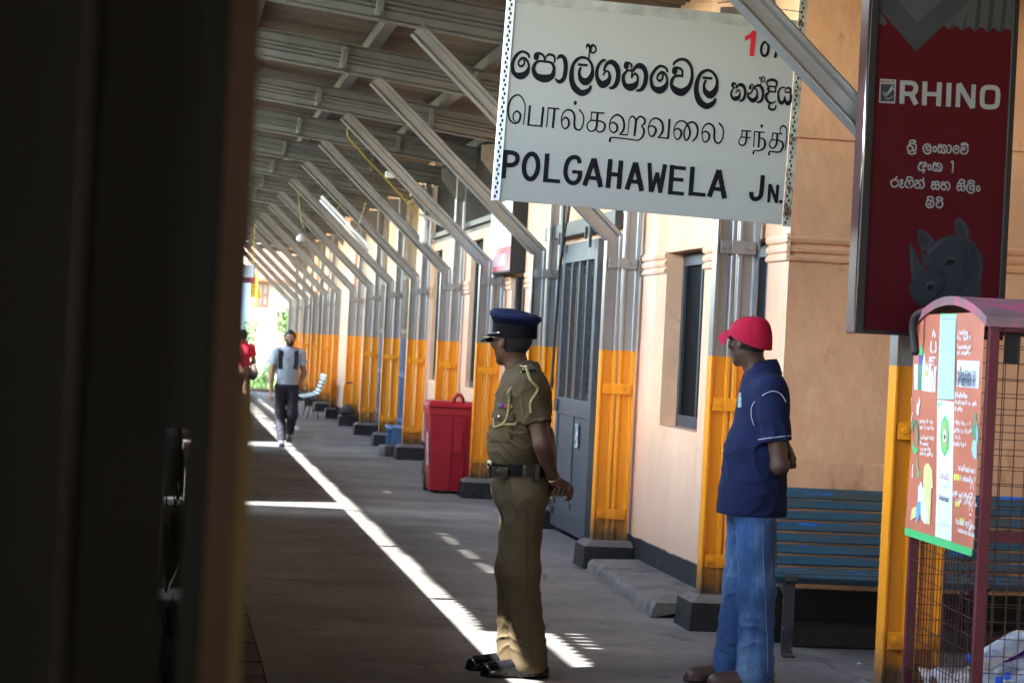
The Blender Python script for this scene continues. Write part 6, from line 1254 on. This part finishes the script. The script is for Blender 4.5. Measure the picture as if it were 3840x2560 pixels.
# epaulette on the near shoulder with silver bar lettering
m = MB(); row = []
for i in range(7):
    t_ = i/6
    for wv in (-.030, .030):
        row.append(onshirt(1.676+wv*1.0+.010*t_, -.085-.118*t_, 1.6, (0, 0, -1), .012))
m.add(row, [(2*i, 2*i+1, 2*i+3, 2*i+2) for i in range(6)]); ep = m.build('epaulette', khaki, off, smooth=True, recalc=False)
m = MB(); a_ = [onshirt(1.676+wv, -.20, 1.6, (0, 0, -1), .014) for wv in (-.034, .034)]+[onshirt(1.676+wv, -.222, 1.6, (0, 0, -1), .015) for wv in (-.034, .034)]
m.add(a_, [(0, 1, 3, 2)]); m.build('dark_slide', blackband, ep, recalc=False)
m = MB()
for k in range(5): q = onshirt(1.652+.003*k, -.105-.017*k, 1.6, (0, 0, -1), .015); m.obox(q, (.006, 0, 0), (0, .005, 0), (0, 0, .002))
m.build('badge_letters', silver, ep)
# plaited cord (aiguillette) round the left shoulder
cordm = mat('plaited_yellow_cord', (.26, .235, .10), .75, var=.4, vscale=150, col2=(.10, .09, .04), c2scale=130, c2lo=.5, c2hi=.6)
def cord(pts, r=.0072, beads=True, name='shoulder_cord'):
    P_ = crom([np.array(q) for q in pts], False, 8); m = MB(); rs = [r*(1+(.10*math.sin(i*2.6) if beads else 0)) for i in range(len(P_))]; m.tube([Vector(q) for q in P_], rs, 8); return m.build(name, cordm, off, smooth=True)
C1 = [onshirt(1.665, -.205, 1.6, (0, 0, -1), .012), onshirt(1.680, -.5, 1.405, (0, 1, 0), .008), onshirt(1.715, -.5, 1.36, (0, 1, 0), .008), onshirt(1.742, -.5, 1.30, (-.25, 1, 0), .008), onshirt(1.755, -.5, 1.25, (-.3, 1, 0), .006)]
cord(C1)
C2 = [onshirt(1.655, -.20, 1.6, (0, 0, -1), .014), onshirt(1.30, -.205, 1.50, (.8, .15, -.45), .014), onshirt(1.35, -.205, 1.345, (1, .2, 0), .007), onshirt(1.30, -.185, 1.29, (1, .15, 0), .008), onshirt(1.30, -.165, 1.22, (1, .1, 0), .009), onshirt(1.30, -.150, 1.185, (1, .1, 0), .009)]
cord(C2)
C3 = [onshirt(1.64, -.5, 1.192, (0, 1, 0), .004), onshirt(1.30, -.15, 1.185, (1, .1, 0), .007), onshirt(1.30, -.10, 1.172, (1, .05, 0), .007), onshirt(1.3, -.06, 1.18, (1, 0, 0), .006), onshirt(1.3, -.05, 1.215, (1, 0, 0), .005)]
cord(C3, .0065, False)
# breast pocket, medal ribbons, buttons
def patch(name, mt, cx_, y0, y1, z0, z1, lift, nn_=6, bev=0):
    m = MB(); v = []
    for j in range(nn_+1):
        for i in range(nn_+1): v.append(onshirt(1.2, y0+(y1-y0)*i/nn_, z0+(z1-z0)*j/nn_, (1, 0, 0), lift))
    m.add(v, [(j*(nn_+1)+i, j*(nn_+1)+i+1, (j+1)*(nn_+1)+i+1, (j+1)*(nn_+1)+i) for j in range(nn_) for i in range(nn_)])
    o = m.build(name, mt, off, smooth=True, recalc=False); sm_ = o.modifiers.new('thickness', 'SOLIDIFY'); sm_.thickness = .003; sm_.offset = 0; return o
patch('pocket', khaki, 0, -.155, -.045, 1.10, 1.225, .003); patch('pocket_flap', khaki, 0, -.158, -.042, 1.20, 1.245, .006)
for k, c_ in enumerate(((.25, .2, .02), (.2, .015, .03), (.03, .015, .16), (.16, .03, .12), (.03, .1, .03))): patch('medal_ribbon', mat('ribbon_cloth', c_, .7, var=0), 0, -.15+.02*k, -.132+.02*k, 1.262, 1.285, .006, 2)
for z in (1.05, 1.14, 1.23, 1.32): q = onshirt(1.2, -.0, z, (1, 0, 0), .003); m = MB(); m.tube([q, q+Vector((-.002, 0, 0))], .005, 8); m.build('button', khaki, off)
q = onshirt(1.2, -.10, 1.222, (1, 0, 0), .008); m = MB(); m.lathe([(.009, 0), (.009, .004), (.003, .008)], (0, 0, 0), 10, M=Matrix.Rotation(-math.pi/2, 3, 'Y')); m.build('button', silver, off, loc=q, smooth=True)
tr = fo['trousers']
m = MB(); v = []; nB = 40; pe = np.array(o_(1.672, 0, .98))
for zz in (.950, 1.003):
    for lift in (.011, .0):
        for i in range(nB):
            a = 2*math.pi*i/nB; d_ = np.array([math.cos(a), math.sin(a), 0]); p_ = pe+d_*.4; p_[2] = zz; p1 = project(lambda P: np.minimum(tr(P), sh(P)), np.array([p_[0], p_[1], .978]), -d_); p1[2] = zz; v.append(Vector(p1+d_*lift))
m.add(v, [(i, (i+1) % nB, 2*nB+(i+1) % nB, 2*nB+i) for i in range(nB)]+[(2*nB+i, 2*nB+(i+1) % nB, 3*nB+(i+1) % nB, 3*nB+i) for i in range(nB)]+[(nB+i, nB+(i+1) % nB, (i+1) % nB, i) for i in range(nB)])
belt = m.build('belt', leather, off, smooth='auto')
q = project(tr, np.array(o_(1.3, -.03, .977)), (1, 0, 0)); m = MB(); m.obox(Vector(q)+Vector((-.012, 0, 0)), (.004, 0, 0), (0, .03, 0), (0, 0, .028)); m.obox(Vector(q)+Vector((-.02, .0, .02)), (.012, 0, 0), (0, .012, 0), (0, 0, .02)); m.build('buckle', silver, belt, bevel=.003)
q = project(tr, np.array(o_(1.60, -.5, .965)), (0, 1, 0)); m = MB(); m.obox(Vector(q)+Vector((-.03, -.014, -.0)), (.045, 0, 0), (0, .014, 0), (0, 0, .034)); m.build('belt_pouch', leather, belt, bevel=.008)
q = project(tr, np.array(o_(1.745, -.5, .955)), (0, 1, 0)); m = MB(); m.obox(Vector(q)+Vector((0, -.008, .012)), (.014, 0, 0), (0, .008, 0), (0, 0, .045)); m.build('radio_clip', leather, belt, bevel=.004)
m = MB(); m.tube([Vector(q)+Vector(d) for d in ((-.014, -.01, -.04), (-.012, -.01, -.058), (.014, -.01, -.06), (.014, -.01, -.042))], .0022, 5); m.build('belt_ring', silver, belt)
for x in (1.60,):
    q = [project(tr, np.array(o_(x+dx, -.5, zz)), (0, 1, 0)) for zz, dx in ((.955, .0), (.905, .01), (.875, .03))]; m = MB()
    m.prism([Vector(q[0])+Vector((-.012, -.003, 0)), Vector(q[0])+Vector((.03, -.003, 0)), Vector(q[1])+Vector((.03, -.004, 0)), Vector(q[2])+Vector((.01, -.004, 0)), Vector(q[1])+Vector((-.018, -.004, 0))], (0, .004, 0)); m.build('belt_tab', khaki2, off)
m = MB(); pr = [project(tr, np.array(o_(x, -.5, z)), (0, 1, 0)) for x, z in ((1.612, .935), (1.615, .89), (1.628, .84), (1.652, .79), (1.668, .775))]; m.tube([Vector(q)+Vector((0, -.001, 0)) for q in pr], .0035, 6); m.build('pocket_seam', khaki2, off)
trim = mat('khaki_seam', (.035, .028, .016), .85, var=0)
m = MB(); pts = [Vector(project(tr, np.array(o_(x_, -.6, z_)), (0, 1, 0))) for x_, z_ in ((1.70, .93), (1.703, .8), (1.712, .65), (1.722, .5), (1.735, .35), (1.752, .2), (1.762, .06))]; m.tube([Vector(q) for q in crom([np.array(q) for q in pts], False, 6)], .0016, 4); m.build('leg_seam', trim, off, smooth=True)
e1 = np.array(P1['J']['shL']); d1_ = unit(np.array(P1['J']['elL'])-e1); L1 = np.linalg.norm(np.array(P1['J']['elL'])-e1); sx = unit(np.cross(d1_, (0, 0, 1))); sy = np.cross(d1_, sx); pts = []
for k in range(25):
    a = 2*math.pi*k/24; dd = sx*math.cos(a)+sy*math.sin(a); c0 = e1+d1_*(L1*.66-.025); pts.append(Vector(project(sh, c0+dd*.12, -dd)))
m = MB(); m.tube(pts, .0014, 4, cap=False); m.build('sleeve_hem', trim, off, smooth=True)
m = MB(); pts = [onshirt(x_, -.6, z_, (0, 1, 0), .0006) for x_, z_ in ((1.672, 1.44), (1.655, 1.38), (1.650, 1.30), (1.662, 1.24))]; m.tube([Vector(q) for q in crom([np.array(q) for q in pts], False, 6)], .0014, 4); m.build('armhole_seam', khaki, off, smooth=True)
w0, e0 = np.array(P1['J']['wrL']), np.array(P1['J']['elL']); wd0 = unit(w0-e0); sx = unit(np.cross(wd0, (0, 0, 1))); sy = np.cross(wd0, sx)
m = MB(); m.tube([Vector(w0-wd0*.02+(sx*math.cos(a)+sy*math.sin(a))*.034) for a in [2*math.pi*k/20 for k in range(21)]], .0022, 5, cap=False); m.build('bracelet', mat('gold_bangle', (.7, .45, .2), .25, metal=1, var=0), off, smooth=True)

# ---- the man in the red cap
RX, RY = 2.79, 11.2
def r_(x, y, z): return (x-RX, y, z)
P2 = dict(loc=(RX, RY, 0), face_body=(-1, .06, 0), face_head=(-.62, .78, -.06), skin=sk2, h=.0042, foot=(-1, .05, 0), hs=.98,
  J=dict(head=r_(2.735, .015, 1.632), neck=r_(2.80, 0, 1.475), chest=r_(2.815, 0, 1.30), belly=r_(2.79, 0, 1.11), pelvis=r_(2.785, 0, .90),
         shL=r_(2.805, -.182, 1.405), shR=r_(2.845, .182, 1.405), elL=r_(2.856, -.215, 1.06), elR=r_(2.965, .21, 1.13), wrL=r_(2.905, .0, 1.045), wrR=r_(2.980, .06, 1.082),
         hipL=r_(2.78, -.088, .84), hipR=r_(2.785, .085, .84), knL=r_(2.805, -.095, .46), knR=r_(2.775, .085, .48), anL=r_(2.815, -.10, .10), anR=r_(2.745, .09, .10)),
  handL=((.08, .95, .12), (.2, -.2, .9), .6, 1), handR=((-.12, -.98, .0), (-.85, .15, -.2), .85, -1), arm=1.0,
  torso=dict(chest=(.112, .168, .19), belly=(.112, .158, .16), pelvis=(.112, .158, .13)),
  hair=dict(m=hairm, t=.003, low=-.06, front=.03),
  shirt=dict(m=navy, z0=.815, fit=.016, sleeve=(.68, .66), cuff=.070, hem=dict(c=r_(2.785, 0, .80), r0=.142, r1=.168, wide=1.18), tilt=0, folds=[((.35, .1, -.93), 38, .010, 51, .85, 1.2), ((.95, .2, .25), 30, .012, 55, .80, 1.3)], h=.0052),
  trousers=dict(m=denim, z1=.93, z0=(.028, .032), r=(.099, .083, .092), folds=[((.3, .1, .95), 42, .011, 61, .0, .34), ((.35, .2, .91), 34, .009, 63, .36, .62), ((.95, .3, -.05), 24, .010, 67, .1, .8)], h=.0052, merge=.008),
  shoes=dict(m=mat('worn_brown_leather', (.06, .03, .022), .5, var=.2), len=.28, floor=(0, 0)))
red, fr_ = person('man in red baseball cap, navy polo shirt and blue jeans, hands behind his back', P2)
redcap = mat('red_cotton_cap', (.33, .006, .028), .85, var=.08, vscale=6, bump=.0012, bscale=300, spec=.2)
hcR = np.array(P2['J']['head']); hB = basis_of((-.62, .78, .02))
def hq(f, l, z): return Vector(hcR+hB[0]*f+hB[1]*l+hB[2]*z)
def cz(a): return .047-.082*(.5-.5*math.cos(a))**.9
def capcrown(th, a):
    sc = max(math.cos(th), 0)**.62; sm_ = 1-.014*abs(math.cos(3*a))**18
    lean_ = -.012*math.sin(th)
    return hq(-.006+lean_+.113*math.cos(a)*sc*sm_, .094*math.sin(a)*sc*sm_, cz(a)*(1-math.sin(th)**.8)+.121*math.sin(th)+.006*math.sin(th)*math.cos(a)*(-1)*sc)
m = MB(); rings = []
for th in [.0, .1, .22, .36, .52, .7, .88, 1.05, 1.2, 1.34, 1.46, 1.55]: rings.append([capcrown(th, 2*math.pi*k/72) for k in range(72)])
v = [q for rg in rings for q in rg]; nr = 72; m.add(v, [(i*nr+k, i*nr+(k+1) % nr, (i+1)*nr+(k+1) % nr, (i+1)*nr+k) for i in range(len(rings)-1) for k in range(nr)]+[tuple((len(rings)-1)*nr+k for k in range(nr))])
cap2 = m.build('cap', redcap, red, smooth=True)
seamred = mat('dark_red_stitching', (.13, .003, .012), .8, var=0)
for k in range(6):
    a = k*math.pi/3
    m = MB(); m.tube([capcrown(th, a+.02)*1.0 for th in [.02, .2, .4, .6, .8, 1.0, 1.2, 1.35, 1.5]], .0013, 4); m.build('cap_seam', seamred, cap2, smooth=True)
m = MB(); m.tube([capcrown(.02, 2*math.pi*k/40) for k in range(41)], .002, 5, cap=False); m.build('cap_hem', seamred, cap2, smooth=True)
m = MB(); v = []
for lay in (0, -.004):
    for j in range(5):
        for i in range(nn+1):
            a = -1.05+2.1*i/nn; e = j/4; v.append(hq((.108+.070*e)*math.cos(a)-.006, .094*math.sin(a)*(1+.05*e), cz(a)+.004-.030*e-.022*(1-math.cos(a))*e*2+.012*math.sin(e*3)+lay))
k = nn+1; f = [(j*k+i, j*k+i+1, (j+1)*k+i+1, (j+1)*k+i) for j in range(4) for i in range(nn)]; f += [tuple(5*k+t for t in reversed(q)) for q in f]+[(4*k+i, 4*k+i+1, 9*k+i+1, 9*k+i) for i in range(nn)]
m.add(v, f); m.build('cap_visor', redcap, cap2, smooth='auto')
m = MB(); m.lathe([(.009, 0), (.008, .004), (.002, .006)], tuple(hq(-.018, 0, .119)), 10); m.build('cap_button', redcap, cap2, smooth=True)
nk = np.array(P2['J']['neck']); nb = basis_of((-.96, .05, 0))
m = MB(); v = []
for lay in range(2):
    for j in range(4):
        for i in range(N_+1):
            a = -2.8+5.6*i/N_+math.pi; fr = abs(a-math.pi)/2.8
            r = [.066, .068, .083, .098][j]+(.002 if lay else 0); z = [.01, .072-.035*fr*fr, .045-.045*fr*fr, .0-.06*fr*fr][j]
            v.append(nk+nb[0]*(.0+r*math.cos(a))+nb[1]*r*math.sin(a)*1.02+np.array([0, 0, z+.01]))
k = N_+1; f = [(j*k+i, j*k+i+1, (j+1)*k+i+1, (j+1)*k+i) for j in range(3) for i in range(N_)]; f += [tuple(4*k+t for t in q) for q in f]; m.add(v, f); m.build('collar', navy, red, smooth=True)
sh2 = fr_['shirt']
def on2(x, y, z, d, lift=.002): p_ = project(sh2, np.array(r_(x, y, z)), d); return Vector(p_-unit(d)*lift)
wpipe = mat('white_piping', (.6, .62, .66), .7, var=0)
m = MB(); pts = [on2(x_, -.6, z_, (0, 1, 0), .0045) for x_, z_ in ((2.738, 1.24), (2.725, 1.29), (2.728, 1.345), (2.758, 1.392), (2.796, 1.408), (2.834, 1.395), (2.862, 1.36))]; m.tube([Vector(q) for q in crom([np.array(q) for q in pts], False, 6)], .0015, 5); m.build('piping', wpipe, red, smooth=True)
e2 = np.array(P2['J']['shL']); d2 = unit(np.array(P2['J']['elL'])-e2); L2 = np.linalg.norm(np.array(P2['J']['elL'])-e2)
sx = unit(np.cross(d2, (0, 0, 1))); sy = np.cross(d2, sx); pts = []
for k in range(25):
    a = 2*math.pi*k/24; dd = sx*math.cos(a)+sy*math.sin(a); c0 = e2+d2*(L2*.68-.022); p_ = c0+dd*.12; p_ = project(sh2, p_, -dd); pts.append(Vector(p_+dd*.001))
m = MB(); m.tube(pts, .0015, 5, cap=False); m.build('piping', wpipe, red, smooth=True)
q = on2(2.3, -.085, 1.345, (1, .1, 0), .003); m = MB(); m.obox(q, (.0015, 0, .0), (-.004, .016, 0), (0, 0, .024)); m.obox(q+Vector((-.001, .0, .034)), (.0015, 0, 0), (-.003, .008, 0), (0, 0, .012)); m.build('chest_badge', scratches(mat('embroidered_badge', (.5, .38, .08), .7, var=.2, vscale=60), (.1, .3, .5), 60, .5, .55), red, bevel=.006)
seam = mat('pale_denim_seam', (.12, .19, .30), .8, var=.1)
tr2 = fr_['trousers']
m = MB(); pts = [Vector(project(tr2, np.array(r_(x_, -.6, z_)), (0, 1, 0)))+Vector((0, -.0005, 0)) for x_, z_ in ((2.80, .78), (2.805, .65), (2.82, .5), (2.835, .35), (2.85, .2), (2.855, .06))]; m.tube([Vector(q) for q in crom([np.array(q) for q in pts], False, 6)], .0022, 5); m.build('leg_seam', seam, red, smooth=True)
v_, f_ = text2d('MAN', 1.0, bold=.02, width=.11); m = MB(); m.add([on2(3.4, .03+a*1.0, 1.395+b*.026, (-1, 0, 0), .002) for a, b in v_], f_); m.build('back_lettering', mat('pale_yellow_print', (.4, .4, .2), .7, var=0), red, recalc=False)

# ---- the man walking towards the camera
GX, GY = 1.665, 33.4
P3 = dict(loc=(GX, GY, 0), face_body=(0, -1, 0), face_head=(-.05, -1, -.05), skin=sk3, h=.006, foot=(0, -1, 0), s=.93,
  J=dict(head=(.012, -.02, 1.485), neck=(.0, 0, 1.335), chest=(0, 0, 1.165), belly=(0, -.01, 1.0), pelvis=(.0, 0, .84), shL=(.165, 0, 1.275), shR=(-.165, .0, 1.275), elL=(.225, .03, 1.02), elR=(-.215, -.02, 1.0), wrL=(.185, .02, .86), wrR=(-.222, -.10, .76),
         hipL=(.08, 0, .78), hipR=(-.08, 0, .78), knL=(.095, -.05, .44), knR=(-.07, -.02, .42), anL=(.062, .10, .165), anR=(-.045, -.16, .09)),
  handL=((-.15, -.05, -1), (-1, 0, 0), .5, 1), handR=((.05, -.15, -1), (.9, .3, 0), .45, -1),
  torso=dict(chest=(.108, .162, .18), belly=(.10, .148, .15), pelvis=(.105, .15, .12)),
  hair=dict(m=hairm, t=.008, low=-.02, front=.050), beard=mat('short_dark_beard', (.02, .015, .012), .8, var=.3),
  shirt=dict(m=scratches(mat('pale_blue_grey_tshirt', (.27, .32, .37), .85, var=.1, vscale=9, bump=.001, bscale=200), (.04, .06, .10), 11, .61, .66, (1, 1, .8)), z0=.80, fit=.013, sleeve=(.6, .6), cuff=.068, folds=[((.3, 0, .95), 50, .006, 71, .8, 1.05)], h=.007),
  trousers=dict(m=mat('dark_navy_trousers', (.012, .013, .024), .8, var=.2), z1=.85, z0=(.16, .085), r=(.095, .078, .068), folds=[((.2, 0, .97), 40, .008, 73, .05, .5)], h=.007),
  shoes=dict(m=mat('grey_blue_sandal', (.06, .075, .10), .6, var=.3), len=.25, floor=(.05, 0), high=False))
wk, fw_ = person('bearded man walking along the platform in pale blue t-shirt with a black backpack', P3)
bpk = mat('black_backpack_cloth', (.008, .008, .011), .7, var=.2)
m = MB()
for sd in (1, -1):
    pts = []
    for x_, z_ in ((.10, 1.06), (.108, 1.16), (.108, 1.24), (.105, 1.29)): q = project(fw_['shirt'], np.array((x_*sd, -.5, z_)), (0, 1, 0)); pts.append(q+np.array([0, -.008, 0]))
    pts += [np.array((.105*sd, .03, 1.345)), np.array((.10*sd, .13, 1.28))]
    cpts = crom(pts, False, 6)
    for a, b in zip(cpts, cpts[1:]): m.bar(Vector(a), Vector(b), .060, .016, up=(0, -1, 0))
m.build('backpack', bpk, wk, smooth=False)
def pack(P): return smax(d_ell(P, (0, .19, 1.10), (.165, .095, .24)), .85-P[:, 2], .02)-.004*(vnoise(P, 12, 5)-.5)
sdf_obj('backpack_body', pack, (-.2, .05, .8), (.2, .32, 1.38), .01, bpk, wk)

# ---- two people further on, half hidden by the coach door
P4 = dict(loc=(1.33, 43.2, 0), face_body=(.15, 1, 0), face_head=(.3, 1, -.3), skin=sk3, h=.009, foot=(0, 1, 0), s=.92,
  J=dict(head=(.0, .05, 1.46), neck=(.0, 0, 1.33), chest=(0, 0, 1.15), belly=(0, .01, .98), pelvis=(.0, 0, .83), shL=(-.165, 0, 1.26), shR=(.165, .0, 1.26), elL=(-.2, .06, 1.0), elR=(.225, .05, 1.01), wrL=(-.12, .22, .95), wrR=(.16, .22, .97),
         hipL=(-.08, 0, .77), hipR=(.08, 0, .77), knL=(-.09, .02, .42), knR=(.09, .03, .42), anL=(-.09, 0, .09), anR=(.10, 0, .09)),
  handL=((.5, .8, 0), (1, 0, 0), .6, 1), handR=((-.5, .8, 0), (-1, 0, 0), .6, -1),
  torso=dict(chest=(.11, .165, .18), belly=(.105, .15, .15), pelvis=(.115, .158, .125)), hair=dict(m=hairm, t=.010, low=-.07, front=.06),
  shirt=dict(m=mat('red_tshirt', (.42, .012, .035), .85, var=.12), z0=.86, fit=.013, sleeve=(.6, .6), cuff=.066, h=.009), trousers=dict(m=mat('brown_trousers', (.16, .09, .055), .85, var=.15), z1=.92, z0=.05, r=(.105, .088, .082), folds=[((.2, 0, .97), 40, .008, 81, .05, .5)], h=.009),
  shoes=dict(m=M['dark'], len=.26, floor=(0, 0)))
fp, ff = person('person in red t-shirt and brown trousers seen from behind near the coach door', P4)
m = MB(); m.tube([(.2, .0, .97), (.23, -.06, .80), (.2, -.1, .70)], [.05, .085, .05], 10); m.build('hip_bag', mat('dark_hip_bag', (.05, .04, .035), .7, var=.3), fp, smooth=True)
P5 = dict(P4); P5['loc'] = (1.27, 45.0, 0); P5['J'] = {k: (v[0], v[1], v[2]*1.03) for k, v in P4['J'].items()}; P5['shirt'] = dict(P4['shirt'], m=mat('dark_shirt', (.03, .03, .035), .85, var=.1)); P5['trousers'] = dict(P4['trousers'], m=M['dark'])
person('dark haired person almost hidden behind the one in the red t-shirt', P5)
